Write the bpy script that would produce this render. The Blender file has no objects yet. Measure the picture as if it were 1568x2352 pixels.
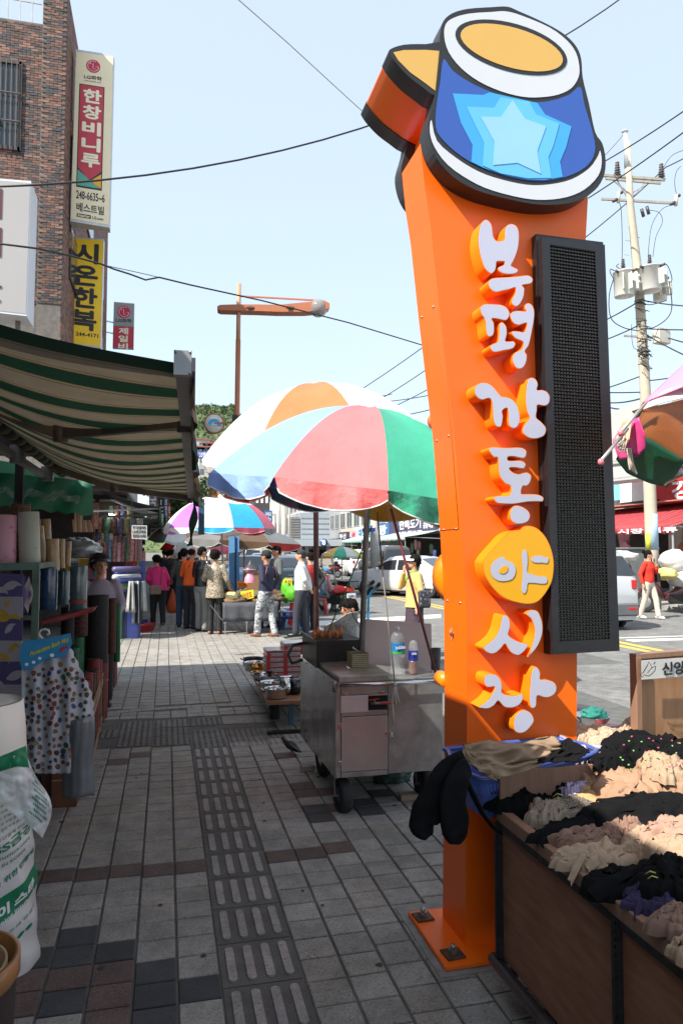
import bpy, math, random
from mathutils import Vector, Matrix, noise
random.seed(11)
scene = bpy.context.scene
COL = scene.collection
rad = math.radians
FPX, CX, CY, EYE, HORIZON = 1680.0, 784.0, 1176.0, 1.6, 1265.0
PITCH = math.atan((HORIZON - CY) / FPX)
YAW = math.atan((784 - 382) / FPX * math.cos(PITCH))
cam_data = bpy.data.cameras.new('camera')
cam = bpy.data.objects.new('camera', cam_data); COL.objects.link(cam)
cam.location = (0, 0, EYE)
cam.rotation_euler = (math.pi / 2 + PITCH, 0, -YAW)
cam_data.sensor_fit = 'VERTICAL'; cam_data.sensor_height = 36.0
cam_data.lens = 36.0 * FPX / 2352.0
cam_data.clip_start = 0.05; cam_data.clip_end = 3000
scene.camera = cam
SUN_FROM = Vector((-0.89, -0.455, 1.04)).normalized()
world = bpy.data.worlds.new('World'); scene.world = world; world.use_nodes = True
wn = world.node_tree.nodes; wl = world.node_tree.links
sky = wn.new('ShaderNodeTexSky'); sky.sky_type = 'NISHITA'; sky.sun_disc = False
sky.sun_elevation = math.asin(SUN_FROM.z)
sky.sun_rotation = math.atan2(SUN_FROM.x, SUN_FROM.y)
sky.air_density = 1.0; sky.dust_density = 1.0; sky.ozone_density = 1.2
bg = wn['Background']; bg.inputs['Strength'].default_value = 0.15
veil = wn.new('ShaderNodeMix'); veil.data_type = 'RGBA'   # thin bright overcast veil over the blue
veil.inputs['Factor'].default_value = .68; veil.inputs['B'].default_value = (3.2, 3.72, 4.2, 1)
wl.new(sky.outputs[0], veil.inputs['A']); wl.new(veil.outputs['Result'], bg.inputs['Color'])
sd = bpy.data.lights.new('sun', 'SUN'); sd.energy = 4.7; sd.angle = rad(0.55); sd.color = (1.0, 0.95, 0.87)
sun = bpy.data.objects.new('sun', sd); COL.objects.link(sun)
sun.rotation_euler = (-SUN_FROM).to_track_quat('-Z', 'Y').to_euler()
sun.location = (-8, -5, 12)
scene.view_settings.view_transform = 'Standard'; scene.view_settings.look = 'None'
scene.view_settings.gamma = 1.0; scene.view_settings.use_curve_mapping = False
scene.view_settings.exposure = 0.93
_R = Vector((math.cos(YAW), -math.sin(YAW), 0))
_F = Vector((math.sin(YAW) * math.cos(PITCH), math.cos(YAW) * math.cos(PITCH), math.sin(PITCH)))
_U = _R.cross(_F)
def ray(u, v): return _F + _R * ((u - CX) / FPX) + _U * ((CY - v) / FPX)
def G(u, v, z=0.0):
 d = ray(u, v); t = (z - EYE) / d.z; return Vector((d.x * t, d.y * t, z))
def PY(u, v, y):
 d = ray(u, v); t = y / d.y; return Vector((d.x * t, y, EYE + d.z * t))
def PX(u, v, x):
 d = ray(u, v); t = x / d.x; return Vector((x, d.y * t, EYE + d.z * t))
def PD(u, v, dist):
 d = ray(u, v); return Vector((0, 0, EYE)) + d * dist
class MB:
 def __init__(s, m=None):
  s.v = []; s.f = []; s.mi = []; s.sm = []; s.mats = []; s.cur = 0; s.T = None
  if m is not None: s.mat(m)
 def mat(s, m):
  if m not in s.mats: s.mats.append(m)
  s.cur = s.mats.index(m); return s
 def add(s, vs, fs, smooth=False):
  o = len(s.v)
  for p in vs:
   p = Vector(p)
   if s.T is not None: p = s.T @ p
   s.v.append(p)
  for f in fs:
   s.f.append([i + o for i in f]); s.mi.append(s.cur); s.sm.append(smooth)
  return s
 def box(s, x0, x1, y0, y1, z0, z1):
  vs = [(x0,y0,z0),(x1,y0,z0),(x1,y1,z0),(x0,y1,z0),(x0,y0,z1),(x1,y0,z1),(x1,y1,z1),(x0,y1,z1)]
  return s.add(vs, [(0,3,2,1),(4,5,6,7),(0,1,5,4),(1,2,6,5),(2,3,7,6),(3,0,4,7)])
 def cbox(s, c, sx, sy, sz, rz=0, rx=0, ry=0, bev=0):
  M = Matrix.Translation(c) @ Matrix.Rotation(rz, 4, 'Z') @ Matrix.Rotation(ry, 4, 'Y') @ Matrix.Rotation(rx, 4, 'X')
  old = s.T; s.T = M if old is None else old @ M
  if bev: s.rbox(-sx/2, sx/2, -sy/2, sy/2, -sz/2, sz/2, bev)
  else: s.box(-sx/2, sx/2, -sy/2, sy/2, -sz/2, sz/2)
  s.T = old; return s
 def rbox(s, x0, x1, y0, y1, z0, z1, b):
  o = []; idx = {}
  for k, (sx, sy, sz) in enumerate([(a, c, d) for a in (0, 1) for c in (0, 1) for d in (0, 1)]):
   for ax in range(3):
    p = [x1 if sx else x0, y1 if sy else y0, z1 if sz else z0]
    q = [(-b if sx else b), (-b if sy else b), (-b if sz else b)]
    for j in range(3):
     if j != ax: p[j] += q[j]
    idx[(sx, sy, sz, ax)] = len(o); o.append(p)
  fs = []
  for ax in range(3):
   a1, a2 = [j for j in range(3) if j != ax]
   for sgn in (0, 1):
    ring = []
    for (p, q) in ((0, 0), (1, 0), (1, 1), (0, 1)):
     c = [0, 0, 0]; c[ax] = sgn; c[a1] = p; c[a2] = q
     ring.append(idx[(c[0], c[1], c[2], ax)])
    fs.append(ring)
   for (p, q) in ((0, 0), (1, 0), (1, 1), (0, 1)):
    c0 = [0, 0, 0]; c0[a1] = p; c0[a2] = q; c1 = list(c0); c1[ax] = 1
    fs.append([idx[(*c0, a1)], idx[(*c1, a1)], idx[(*c1, a2)], idx[(*c0, a2)]])
  for c in [(a, d, e) for a in (0, 1) for d in (0, 1) for e in (0, 1)]:
   fs.append([idx[(*c, 0)], idx[(*c, 1)], idx[(*c, 2)]])
  return s.add(o, fs)
 def bar(s, p0, p1, w, h=None, up=(0, 0, 1)):
  p0 = Vector(p0); p1 = Vector(p1); h = h or w
  d = (p1 - p0).normalized(); up = Vector(up)
  if abs(d.dot(up)) > .98: up = Vector((0, 1, 0))
  a = d.cross(up).normalized() * (w / 2); b = a.cross(d).normalized() * (h / 2)
  vs = [p0-a-b, p0+a-b, p0+a+b, p0-a+b, p1-a-b, p1+a-b, p1+a+b, p1-a+b]
  return s.add(vs, [(0,1,2,3),(7,6,5,4),(0,4,5,1),(1,5,6,2),(2,6,7,3),(3,7,4,0)])
 def tube(s, pts, r, n=8, smooth=True, caps=True, flat=1.0):
  pts = [Vector(p) for p in pts]; m = len(pts)
  rs = r if isinstance(r, (list, tuple)) else [r] * m
  vs = []; fs = []; ref = None
  for i, p in enumerate(pts):
   d = (pts[min(i+1, m-1)] - pts[max(i-1, 0)])
   if d.length < 1e-9: d = Vector((0, 0, 1))
   d.normalize()
   if ref is None:
    ref = Vector((0, 0, 1)) if abs(d.z) < .9 else Vector((1, 0, 0))
   a = (ref - d * ref.dot(d))
   if a.length < 1e-6: a = d.orthogonal()
   a.normalize(); ref = a; b = d.cross(a)
   for k in range(n):
    t = 2 * math.pi * k / n
    vs.append(p + a * (math.cos(t) * rs[i] * flat) + b * (math.sin(t) * rs[i]))
  for i in range(m - 1):
   for k in range(n):
    k2 = (k + 1) % n
    fs.append((i*n+k, i*n+k2, (i+1)*n+k2, (i+1)*n+k))
  if caps:
   fs.append(tuple(range(n))[::-1]); fs.append(tuple(range((m-1)*n, m*n)))
  return s.add(vs, fs, smooth)
 def cyl(s, p0, p1, r0, r1=None, n=12, smooth=True):
  return s.tube([p0, p1], [r0, r0 if r1 is None else r1], n, smooth)
 def lathe(s, prof, c=(0, 0, 0), n=24, smooth=True, sx=1, sy=1):
  vs = []; fs = []; m = len(prof)
  for (r, z) in prof:
   for k in range(n):
    t = 2 * math.pi * k / n
    vs.append((c[0] + r * math.cos(t) * sx, c[1] + r * math.sin(t) * sy, c[2] + z))
  for i in range(m - 1):
   for k in range(n):
    k2 = (k + 1) % n
    fs.append((i*n+k, i*n+k2, (i+1)*n+k2, (i+1)*n+k))
  return s.add(vs, fs, smooth)
 def disc(s, c, r, n=20, z=0, nrm=None):
  return s.add([(c[0]+r*math.cos(2*math.pi*k/n), c[1]+r*math.sin(2*math.pi*k/n), c[2]) for k in range(n)], [tuple(range(n))])
 def ell(s, c, rx, ry=None, rz=None, n=12, m=8):
  ry = rx if ry is None else ry; rz = rx if rz is None else rz
  vs = [(c[0], c[1], c[2]-rz)]; fs = []
  for i in range(1, m):
   ph = -math.pi/2 + math.pi*i/m
   for k in range(n):
    t = 2*math.pi*k/n
    vs.append((c[0]+rx*math.cos(ph)*math.cos(t), c[1]+ry*math.cos(ph)*math.sin(t), c[2]+rz*math.sin(ph)))
  vs.append((c[0], c[1], c[2]+rz)); L = len(vs)-1
  for k in range(n):
   fs.append((0, 1+(k+1) % n, 1+k)); fs.append((L, L-n+k, L-n+(k+1) % n))
  for i in range(m-2):
   for k in range(n):
    a = 1+i*n+k; b = 1+i*n+(k+1) % n
    fs.append((a, b, b+n, a+n))
  return s.add(vs, fs, True)
 def prism(s, pts, off, smooth_side=False):
  off = Vector(off); n = len(pts); pts = [Vector(p) for p in pts]
  nr = Vector((0, 0, 0))
  for i in range(n):
   a = pts[i]; b = pts[(i+1) % n]; nr += a.cross(b)
  if nr.dot(off) < 0: pts = pts[::-1]
  vs = pts + [p + off for p in pts]
  s.add(vs, [tuple(range(n))[::-1], tuple(range(n, 2*n))])
  vs2 = vs; fs = [(i, (i+1) % n, n+(i+1) % n, n+i) for i in range(n)]
  return s.add(vs2, fs, smooth_side)
 def grid(s, fn, nu, nv, smooth=True, close_u=False):
  vs = []; fs = []
  for i in range(nu + 1):
   for j in range(nv + 1): vs.append(fn(i / nu, j / nv))
  for i in range(nu):
   for j in range(nv):
    a = i*(nv+1)+j; fs.append((a, a+nv+1, a+nv+2, a+1))
  return s.add(vs, fs, smooth)
 def mesh(s, name):
  me = bpy.data.meshes.new(name)
  me.from_pydata([tuple(p) for p in s.v], [], s.f)
  for m in s.mats: me.materials.append(m)
  if len(s.f) == len(me.polygons):
   me.polygons.foreach_set('material_index', s.mi)
   me.polygons.foreach_set('use_smooth', s.sm)
  me.update(); return me
 def build(s, name, parent=None, label=None, solid=0, kind=None):
  return link(name, s.mesh(name), parent, label, solid, kind)
WM = {}
def link(name, me, parent=None, label=None, solid=0, kind=None, local=False):
 o = bpy.data.objects.new(name, me); COL.objects.link(o)
 if parent is not None:
  o.parent = parent
  o.matrix_parent_inverse = WM.get(parent.name, Matrix.Identity(4)).inverted()
 WM[o.name] = Matrix.Identity(4)
 if label: o['label'] = label
 if kind: o['kind'] = kind
 if solid:
  md = o.modifiers.new('thickness', 'SOLIDIFY'); md.thickness = solid; md.offset = 0
 return o
def tag(o, label, cat, group=None):
 o['label'] = label; o['category'] = cat
 if group: o['group'] = group
 return o
def thing(name, label, cat, loc=(0, 0, 0), rz=0, group=None):
 o = bpy.data.objects.new(name, None); COL.objects.link(o)
 o.location = loc; o.rotation_euler = (0, 0, rz); o.empty_display_size = .1
 WM[o.name] = Matrix.Translation(loc) @ Matrix.Rotation(rz, 4, 'Z')
 return tag(o, label, cat, group)
def struct(mb, name): return mb.build(name, kind='structure')
def place(o, loc, rz=0, sc=None):
 o.location = loc; o.rotation_euler = (0, 0, rz)
 if sc: o.scale = (sc, sc, sc)
MATS = {}
def mat(name, col, rough=.6, metal=0.0, var=.12, vs=6.0, bump=0.0, bs=40.0, thin=0.0, clear=0.0, rnd=0.0, emit=0.0, alpha=1.0, trans=0.0, coat=0.0, dirt=0.0, spec=None):
 if name in MATS: return MATS[name]
 m = bpy.data.materials.new(name); m.use_nodes = True; MATS[name] = m
 nt = m.node_tree; N = nt.nodes; L = nt.links; b = N['Principled BSDF']; out = N['Material Output']
 c4 = (*col, 1)
 b.inputs['Base Color'].default_value = c4
 b.inputs['Roughness'].default_value = rough; b.inputs['Metallic'].default_value = metal
 if spec is not None: b.inputs['Specular IOR Level'].default_value = spec
 if coat: b.inputs['Coat Weight'].default_value = coat; b.inputs['Coat Roughness'].default_value = .08
 tc = N.new('ShaderNodeTexCoord')
 csock = None
 if var or rnd or dirt:
  n1 = N.new('ShaderNodeTexNoise'); n1.inputs['Scale'].default_value = vs; n1.inputs['Detail'].default_value = 6; n1.inputs['Roughness'].default_value = .65
  L.new(tc.outputs['Object'], n1.inputs['Vector'])
  mr = N.new('ShaderNodeMapRange'); mr.inputs['From Min'].default_value = .3; mr.inputs['From Max'].default_value = .7
  mr.inputs['To Min'].default_value = 1 - var; mr.inputs['To Max'].default_value = 1 + var
  L.new(n1.outputs['Fac'], mr.inputs['Value'])
  val = mr.outputs['Result']
  if rnd:
   oi = N.new('ShaderNodeObjectInfo'); m2 = N.new('ShaderNodeMapRange')
   m2.inputs['To Min'].default_value = 1 - rnd; m2.inputs['To Max'].default_value = 1 + rnd
   L.new(oi.outputs['Random'], m2.inputs['Value'])
   mu = N.new('ShaderNodeMath'); mu.operation = 'MULTIPLY'
   L.new(val, mu.inputs[0]); L.new(m2.outputs['Result'], mu.inputs[1]); val = mu.outputs[0]
  mx = N.new('ShaderNodeVectorMath'); mx.operation = 'SCALE'; mx.inputs[0].default_value = col
  L.new(val, mx.inputs['Scale']); csock = mx.outputs[0]
  if dirt:
   n3 = N.new('ShaderNodeTexNoise'); n3.inputs['Scale'].default_value = vs * .35; n3.inputs['Detail'].default_value = 8
   L.new(tc.outputs['Object'], n3.inputs['Vector'])
   r3 = N.new('ShaderNodeMapRange'); r3.inputs['From Min'].default_value = .5; r3.inputs['From Max'].default_value = .75; r3.inputs['To Max'].default_value = dirt
   L.new(n3.outputs['Fac'], r3.inputs['Value'])
   mm = N.new('ShaderNodeMix'); mm.data_type = 'RGBA'; mm.inputs['B'].default_value = (.05, .042, .035, 1)
   L.new(r3.outputs['Result'], mm.inputs['Factor']); L.new(csock, mm.inputs['A']); csock = mm.outputs['Result']
  L.new(csock, b.inputs['Base Color'])
 if bump:
  n2 = N.new('ShaderNodeTexNoise'); n2.inputs['Scale'].default_value = bs; n2.inputs['Detail'].default_value = 5
  L.new(tc.outputs['Object'], n2.inputs['Vector'])
  bp = N.new('ShaderNodeBump'); bp.inputs['Strength'].default_value = bump; bp.inputs['Distance'].default_value = .02
  L.new(n2.outputs['Fac'], bp.inputs['Height']); L.new(bp.outputs[0], b.inputs['Normal'])
 if emit:
  b.inputs['Emission Color'].default_value = c4; b.inputs['Emission Strength'].default_value = emit
 if trans:
  b.inputs['Transmission Weight'].default_value = trans
 if thin:
  tr = N.new('ShaderNodeBsdfTranslucent'); tr.inputs['Color'].default_value = c4
  if csock is not None: L.new(csock, tr.inputs['Color'])
  ms = N.new('ShaderNodeMixShader'); ms.inputs[0].default_value = thin
  L.new(b.outputs[0], ms.inputs[1]); L.new(tr.outputs[0], ms.inputs[2]); L.new(ms.outputs[0], out.inputs['Surface'])
 if clear:
  tp = N.new('ShaderNodeBsdfTransparent'); ms = N.new('ShaderNodeMixShader'); ms.inputs[0].default_value = clear
  L.new(b.outputs[0], ms.inputs[1]); L.new(tp.outputs[0], ms.inputs[2]); L.new(ms.outputs[0], out.inputs['Surface'])
 return m
def S(r, g, b):
 f = lambda c: (c/255/12.92) if c <= 10 else ((c/255+.055)/1.055)**2.4
 return (f(r), f(g), f(b))
def pattern(name, stops, kind='noise', scale=20, rough=.7, rot=(0,0,0), sc3=(1,1,1), detail=4, thin=0, bump=0, rnd=0, metal=0, dist=0, world=False, stain=0):
 """colour-ramp pattern material: noise / wave / brick / voronoi"""
 if name in MATS: return MATS[name]
 m = bpy.data.materials.new(name); m.use_nodes = True; MATS[name] = m
 nt = m.node_tree; N = nt.nodes; L = nt.links; b = N['Principled BSDF']; b.inputs['Roughness'].default_value = rough; b.inputs['Metallic'].default_value = metal
 tc = N.new('ShaderNodeTexCoord'); mp = N.new('ShaderNodeMapping'); mp.inputs['Rotation'].default_value = rot; mp.inputs['Scale'].default_value = sc3
 src = N.new('ShaderNodeNewGeometry').outputs['Position'] if world else tc.outputs['Object']
 L.new(src, mp.inputs['Vector'])
 if kind == 'noise':
  t = N.new('ShaderNodeTexNoise'); t.inputs['Detail'].default_value = detail; o = t.outputs['Fac']
  t.inputs['Distortion'].default_value = dist
 elif kind == 'wave':
  t = N.new('ShaderNodeTexWave'); t.inputs['Distortion'].default_value = detail; t.inputs['Detail'].default_value = 3; o = t.outputs['Fac']
 elif kind == 'vor':
  t = N.new('ShaderNodeTexVoronoi'); o = t.outputs['Distance']
 elif kind == 'vorc':
  t = N.new('ShaderNodeTexVoronoi'); sp = N.new('ShaderNodeSeparateColor'); L.new(t.outputs['Color'], sp.inputs[0]); o = sp.outputs[0]
 elif kind == 'check':
  t = N.new('ShaderNodeTexChecker'); o = t.outputs['Fac']
 t.inputs['Scale'].default_value = scale
 L.new(mp.outputs[0], t.inputs['Vector'])
 cr = N.new('ShaderNodeValToRGB'); cr.color_ramp.interpolation = 'CONSTANT' if kind == 'vorc' else 'LINEAR'
 e = cr.color_ramp.elements
 while len(e) > 1: e.remove(e[-1])
 for i, (p, c) in enumerate(stops):
  if i == 0: e[0].position = p; e[0].color = (*c, 1)
  else: q = e.new(p); q.color = (*c, 1)
 L.new(o, cr.inputs[0]); col = cr.outputs[0]
 if stain:
  for sc_, a_, b_ in ((1.3, .35, .65), (7.0, .40, .62)):
   n9 = N.new('ShaderNodeTexNoise'); n9.inputs['Scale'].default_value = sc_; n9.inputs['Detail'].default_value = 8; n9.inputs['Roughness'].default_value = .7
   L.new(src, n9.inputs['Vector']); m9 = N.new('ShaderNodeMapRange'); m9.inputs['From Min'].default_value = a_; m9.inputs['From Max'].default_value = b_
   m9.inputs['To Min'].default_value = 1-stain; m9.inputs['To Max'].default_value = 1+stain*.35; L.new(n9.outputs['Fac'], m9.inputs['Value'])
   v9 = N.new('ShaderNodeVectorMath'); v9.operation = 'SCALE'; L.new(col, v9.inputs[0]); L.new(m9.outputs['Result'], v9.inputs['Scale']); col = v9.outputs[0]
 if rnd:
  oi = N.new('ShaderNodeObjectInfo'); m2 = N.new('ShaderNodeMapRange'); m2.inputs['To Min'].default_value = 1-rnd; m2.inputs['To Max'].default_value = 1+rnd
  L.new(oi.outputs['Random'], m2.inputs['Value']); vm = N.new('ShaderNodeVectorMath'); vm.operation = 'SCALE'
  L.new(col, vm.inputs[0]); L.new(m2.outputs['Result'], vm.inputs['Scale']); col = vm.outputs[0]
 L.new(col, b.inputs['Base Color'])
 if bump:
  bp = N.new('ShaderNodeBump'); bp.inputs['Strength'].default_value = bump; bp.inputs['Distance'].default_value = .01
  L.new(o, bp.inputs['Height']); L.new(bp.outputs[0], b.inputs['Normal'])
 if thin:
  tr = N.new('ShaderNodeBsdfTranslucent'); L.new(col, tr.inputs['Color'])
  ms = N.new('ShaderNodeMixShader'); ms.inputs[0].default_value = thin
  L.new(b.outputs[0], ms.inputs[1]); L.new(tr.outputs[0], ms.inputs[2]); L.new(ms.outputs[0], N['Material Output'].inputs['Surface'])
 return m
_tc = bpy.data.curves.new('lettering', 'FONT'); _to = bpy.data.objects.new('lettering', _tc); _ts = bpy.data.scenes.new('type'); _ts.collection.objects.link(_to)
def text(body, o, ux, uz, w, h, m, parent, bold=0.02, ext=.003, name='lettering', fit=True, align='CENTER', sp=1.0, lab=None):
 """text fitted into the rectangle with lower left corner o, along unit vectors ux, uz"""
 _tc.body = body; _tc.offset = min(bold, .012); _tc.align_x = align; _tc.space_line = sp; _tc.resolution_u = 3
 vl_ = _ts.view_layers[0]; vl_.update(); dg = vl_.depsgraph
 me = bpy.data.meshes.new_from_object(_to.evaluated_get(dg))
 vs = [v.co.copy() for v in me.vertices]; fs = [list(p.vertices) for p in me.polygons]
 bpy.data.meshes.remove(me)
 if not vs: return None
 x0 = min(p.x for p in vs); x1 = max(p.x for p in vs); y0 = min(p.y for p in vs); y1 = max(p.y for p in vs)
 sx = w / max(1e-6, x1-x0); sy = h / max(1e-6, y1-y0)
 ox = 0; oy = 0
 if not fit:
  s_ = min(sx, sy); ox = (w - (x1-x0)*s_)/2; oy = (h - (y1-y0)*s_)/2; sx = sy = s_
 o = Vector(o); ux = Vector(ux).normalized(); uz = Vector(uz).normalized(); nn = ux.cross(uz).normalized()
 mb = MB(m)
 e_ = max(0, bold-.012)*.8
 for q, (dx, dy) in enumerate(((0,0),(e_,0),(-e_,0),(0,e_),(0,-e_)) if e_ > .002 else ((0,0),)):
  mb.add([o + ux*((p.x+dx-x0)*sx+ox) + uz*((p.y+dy-y0)*sy+oy) + nn*(ext+q*min(.0006, ext*.2)) for p in vs], fs)
 return mb.build(name, parent, lab)
def smooth_poly(pts, k=3):
 n = len(pts); out = []
 for i in range(n):
  p0, p1, p2, p3 = pts[i-1], pts[i], pts[(i+1) % n], pts[(i+2) % n]
  for j in range(k):
   t = j/k
   out.append(tuple(.5*((2*p1[a]) + (-p0[a]+p2[a])*t + (2*p0[a]-5*p1[a]+4*p2[a]-p3[a])*t*t + (-p0[a]+3*p1[a]-3*p2[a]+p3[a])*t**3) for a in range(2)))
 return out
def inset(pts, d):
 n = len(pts); A = sum(pts[i][0]*pts[(i+1) % n][1]-pts[(i+1) % n][0]*pts[i][1] for i in range(n)); sg = 1 if A > 0 else -1
 out = []
 for i in range(n):
  ax, ay = pts[i-1]; bx, by = pts[i]; cx, cy = pts[(i+1) % n]
  tx, ty = cx-ax, cy-ay; l = math.hypot(tx, ty) or 1
  out.append((bx - sg*ty/l*d, by + sg*tx/l*d))
 return out
def wire(name, p0, p1, sag, r, m, parent=None, n=14):
 p0 = Vector(p0); p1 = Vector(p1); mb = MB(m)
 pts = [p0.lerp(p1, i/n) - Vector((0, 0, sag*4*(i/n)*(1-i/n))) for i in range(n+1)]
 mb.tube(pts, r, 5); return mb.build(name, parent)
def ordinal(n):
 a = ['first','second','third','fourth','fifth','sixth','seventh','eighth','ninth','tenth','eleventh','twelfth','thirteenth','fourteenth','fifteenth','sixteenth','seventeenth','eighteenth','nineteenth']
 if n <= 19: return a[n-1]
 t = {2:'twent',3:'thirt',4:'fort'}[n//10]
 return t+'ieth' if n % 10 == 0 else t+'y-'+a[n % 10-1]
asph = pattern('asphalt', [(.25, (.13,.127,.118)), (.5, (.19,.186,.174)), (.75, (.26,.253,.24))], 'noise', 60, .9, detail=8, bump=.3, stain=.25)
concrete = mat('concrete', (.30,.29,.27), .9, var=.2, vs=3, bump=.2, bs=60, dirt=.35)
g = MB(mat('bare_ground', (.16,.15,.135), .95, var=.2, vs=1.5)); g.box(-400, 500, -60, 1500, -1.2, -.06); struct(g, 'ground')
g = MB(asph); g.box(2.12, 13.4, -30, 300, -.3, -.035); struct(g, 'road')
g = MB(concrete); g.box(13.4, 22, -30, 300, -.3, .08); struct(g, 'far_pavement')
g = MB(mat('grout', (.105,.095,.082), .95, var=.35, vs=5, dirt=.5)); g.box(-6, 2.0, -6, 120, -.3, .003); pave = struct(g, 'pavement')
g = MB(concrete)
for k in range(60): g.box(2.0, 2.12, -6 + k*1.0, -6 + k*1.0 + .992, -.3, .0)
struct(g, 'kerb')
yel = mat('road_yellow', (.62,.40,.06), .8, var=.25, vs=9)
whi = mat('road_white', (.62,.62,.58), .8, var=.2, vs=9)
for xx in (7.55, 7.83):
 g = MB(yel); g.box(xx, xx+.13, 6, 200, -.04, -.031); struct(g, 'centre_line')
g = MB(whi); q = [G(715, 1424), G(1012, 1408), G(1012, 1416), G(700, 1436)]
g.prism([Vector((p.x, p.y, -.03)) for p in q], (0, 0, -.004)); struct(g, 'stop_line')
g = MB(whi); g.box(3.1, 3.22, 14.5, 60, -.04, -.031); g.box(8.2, 12.2, 11.7, 11.95, -.04, -.031); g.box(8.2, 12.2, 12.2, 12.28, -.04, -.031); struct(g, 'edge_line')
gran = lambda n, a, b, c: pattern(n, [(.28, a), (.46, b), (.60, b), (.78, c)], 'noise', 105, .75, detail=5, bump=.15, rnd=.14, world=True, stain=.22)
g_grey = gran('granite_grey', (.12,.112,.10), (.27,.253,.228), (.44,.415,.375))
g_grey2 = gran('granite_warm', (.11,.097,.082), (.27,.243,.207), (.43,.395,.35))
g_red = gran('granite_red', (.035,.026,.023), (.105,.066,.056), (.22,.14,.118))
g_dark = gran('granite_dark', (.025,.026,.028), (.043,.044,.047), (.075,.077,.08))
PW, PL = .158, .151
def paver_mesh(m, w, l, seed):
 rr = random.Random(seed); mb = MB(m); h = .012; t = lambda: rr.uniform(-.0014, .0014)
 a, b = w/2 - .005, l/2 - .0038; c = .004
 z = [h + t() for _ in range(4)]
 vs = [(-a,-b,-.01),(a,-b,-.01),(a,b,-.01),(-a,b,-.01), (-a,-b,z[0]-c),(a,-b,z[1]-c),(a,b,z[2]-c),(-a,b,z[3]-c),
   (-a+c,-b+c,z[0]),(a-c,-b+c,z[1]),(a-c,b-c,z[2]),(-a+c,b-c,z[3])]
 mb.add(vs, [(0,1,5,4),(1,2,6,5),(2,3,7,6),(3,0,4,7),(4,5,9,8),(5,6,10,9),(6,7,11,10),(7,4,8,11),(8,9,10,11)])
 return mb.mesh('paver')
pav = {m.name: [paver_mesh(m, PW, PL, s) for s in range(4)] for m in (g_grey, g_grey2, g_red, g_dark)}
special = {}
zc = lambda zx, zy: G(.6225*zx, 1550+.6225*zy)
cols = []   # (x centre, row phase)
for k in range(9): cols.append((.217 - PW*(k+.5), [.0, .0, .03, .03, .05, .05, .09, .1, .0][k]))
for k in range(10): cols.append((.519 + PW*(k+.5), [.02, .02, .06, .06, .1, .1, .0, .0, .03, .05][k]))
cols += [(.217+.302*.25, 0.0), (.217+.302*.75, 0.0)]
cells = []
for ci, (cx, ph) in enumerate(cols):
 for r in range(4, 108):
  cells.append([cx, ph + (r+.5)*PL, ci])
def cell_at(p):
 best = min(cells, key=lambda c: abs(c[0]-p.x)/PW*1.0 + abs(c[1]-p.y)/PL); return (best[0], best[1])
for zx, zy in [(720,1140),(565,1085),(565,1170),(560,1255),(430,1035),(290,980),(265,1055),(135,1085),(230,1235),(180,1250),(1160,495),(1290,470),(1330,500),(1250,440),(1400,450),(1210,520)]:
 special[cell_at(zc(zx, zy))] = g_dark
for zx, zy in [(410,1110),(395,1200),(390,1270),(250,1140),(110,1160),(80,1240),(90,770),(200,765),(330,755),(460,742),(585,728),(700,712),(1030,672),(1140,662),(1245,650),(1110,415),(1130,450),(1180,440),(1085,300),(980,215),(430,320),(520,310),(1230,480)]:
 special[cell_at(zc(zx, zy))] = g_red
cells.sort(key=lambda c: (c[0]-.5)**2*.3 + c[1]**2)
near = [c for c in cells if c[1] > 2.0 and not (c[0] > 1.9)]
parts_n = 0; far = MB()
def curveY(x): return 7.5 + .22*math.sin((x+1.0)*1.1)
for c in cells:
 x, y, ci = c
 m = special.get((x, y)) or (g_grey if random.random() < .72 else g_grey2)
 if 6.25 < y < 7.25 and -.75 < x < 1.0 : continue
 if ci >= 19 and y < 7.25: continue
 if abs(y - curveY(x)) < .085: continue
 if y > 1.9 and parts_n < 285:
  me = pav[m.name][random.randrange(4)]
  o = bpy.data.objects.new('paver', me); COL.objects.link(o); o.parent = pave
  o.location = (x, y, 0); o.rotation_euler = (0, 0, random.uniform(-.006, .006)); parts_n += 1
 else:
  far.mat(m); me = pav[m.name][random.randrange(4)]; dz = random.uniform(-.001, .0015)
  far.add([(v.co.x+x, v.co.y+y, v.co.z+dz) for v in me.vertices], [tuple(p.vertices) for p in me.polygons])
far.build('distant_pavers', pave, kind='stuff')
slab = MB()
for i in range(14):
 for j in range(140):
  slab.mat(g_grey if (i*7+j*3) % 5 else g_grey2); x = -1.2 + i*.24 - .1; y = 16.4 + j*.3
  slab.box(x, x+.23, y, y+.29, -.01, .011)
slab.build('slabs', pave, kind='stuff')
kc = MB(mat('kerb_stone', (.26,.25,.235), .85, var=.2, vs=20, bump=.2, bs=90)); n = 26
for i in range(n):
 xa = -1.2 + 3.2*i/n; xb = -1.2 + 3.2*(i+1)/n - .006
 kc.add([(xa,curveY(xa)-.06,-.01),(xb,curveY(xb)-.06,-.01),(xb,curveY(xb)+.06,-.01),(xa,curveY(xa)+.06,-.01),(xa,curveY(xa)-.06,.013),(xb,curveY(xb)-.06,.013),(xb,curveY(xb)+.06,.013),(xa,curveY(xa)+.06,.013)], [(0,1,5,4),(1,2,6,5),(2,3,7,6),(3,0,4,7),(4,5,6,7)])
kc.build('kerb_curve', pave)
g_tact = gran('granite_tactile', (.055,.048,.042), (.098,.09,.081), (.16,.15,.138))
g_dot = gran('granite_dots', (.08,.072,.066), (.155,.142,.13), (.25,.23,.215))
g_bar = gran('granite_bar', (.15,.125,.115), (.30,.265,.245), (.44,.41,.39))
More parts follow.
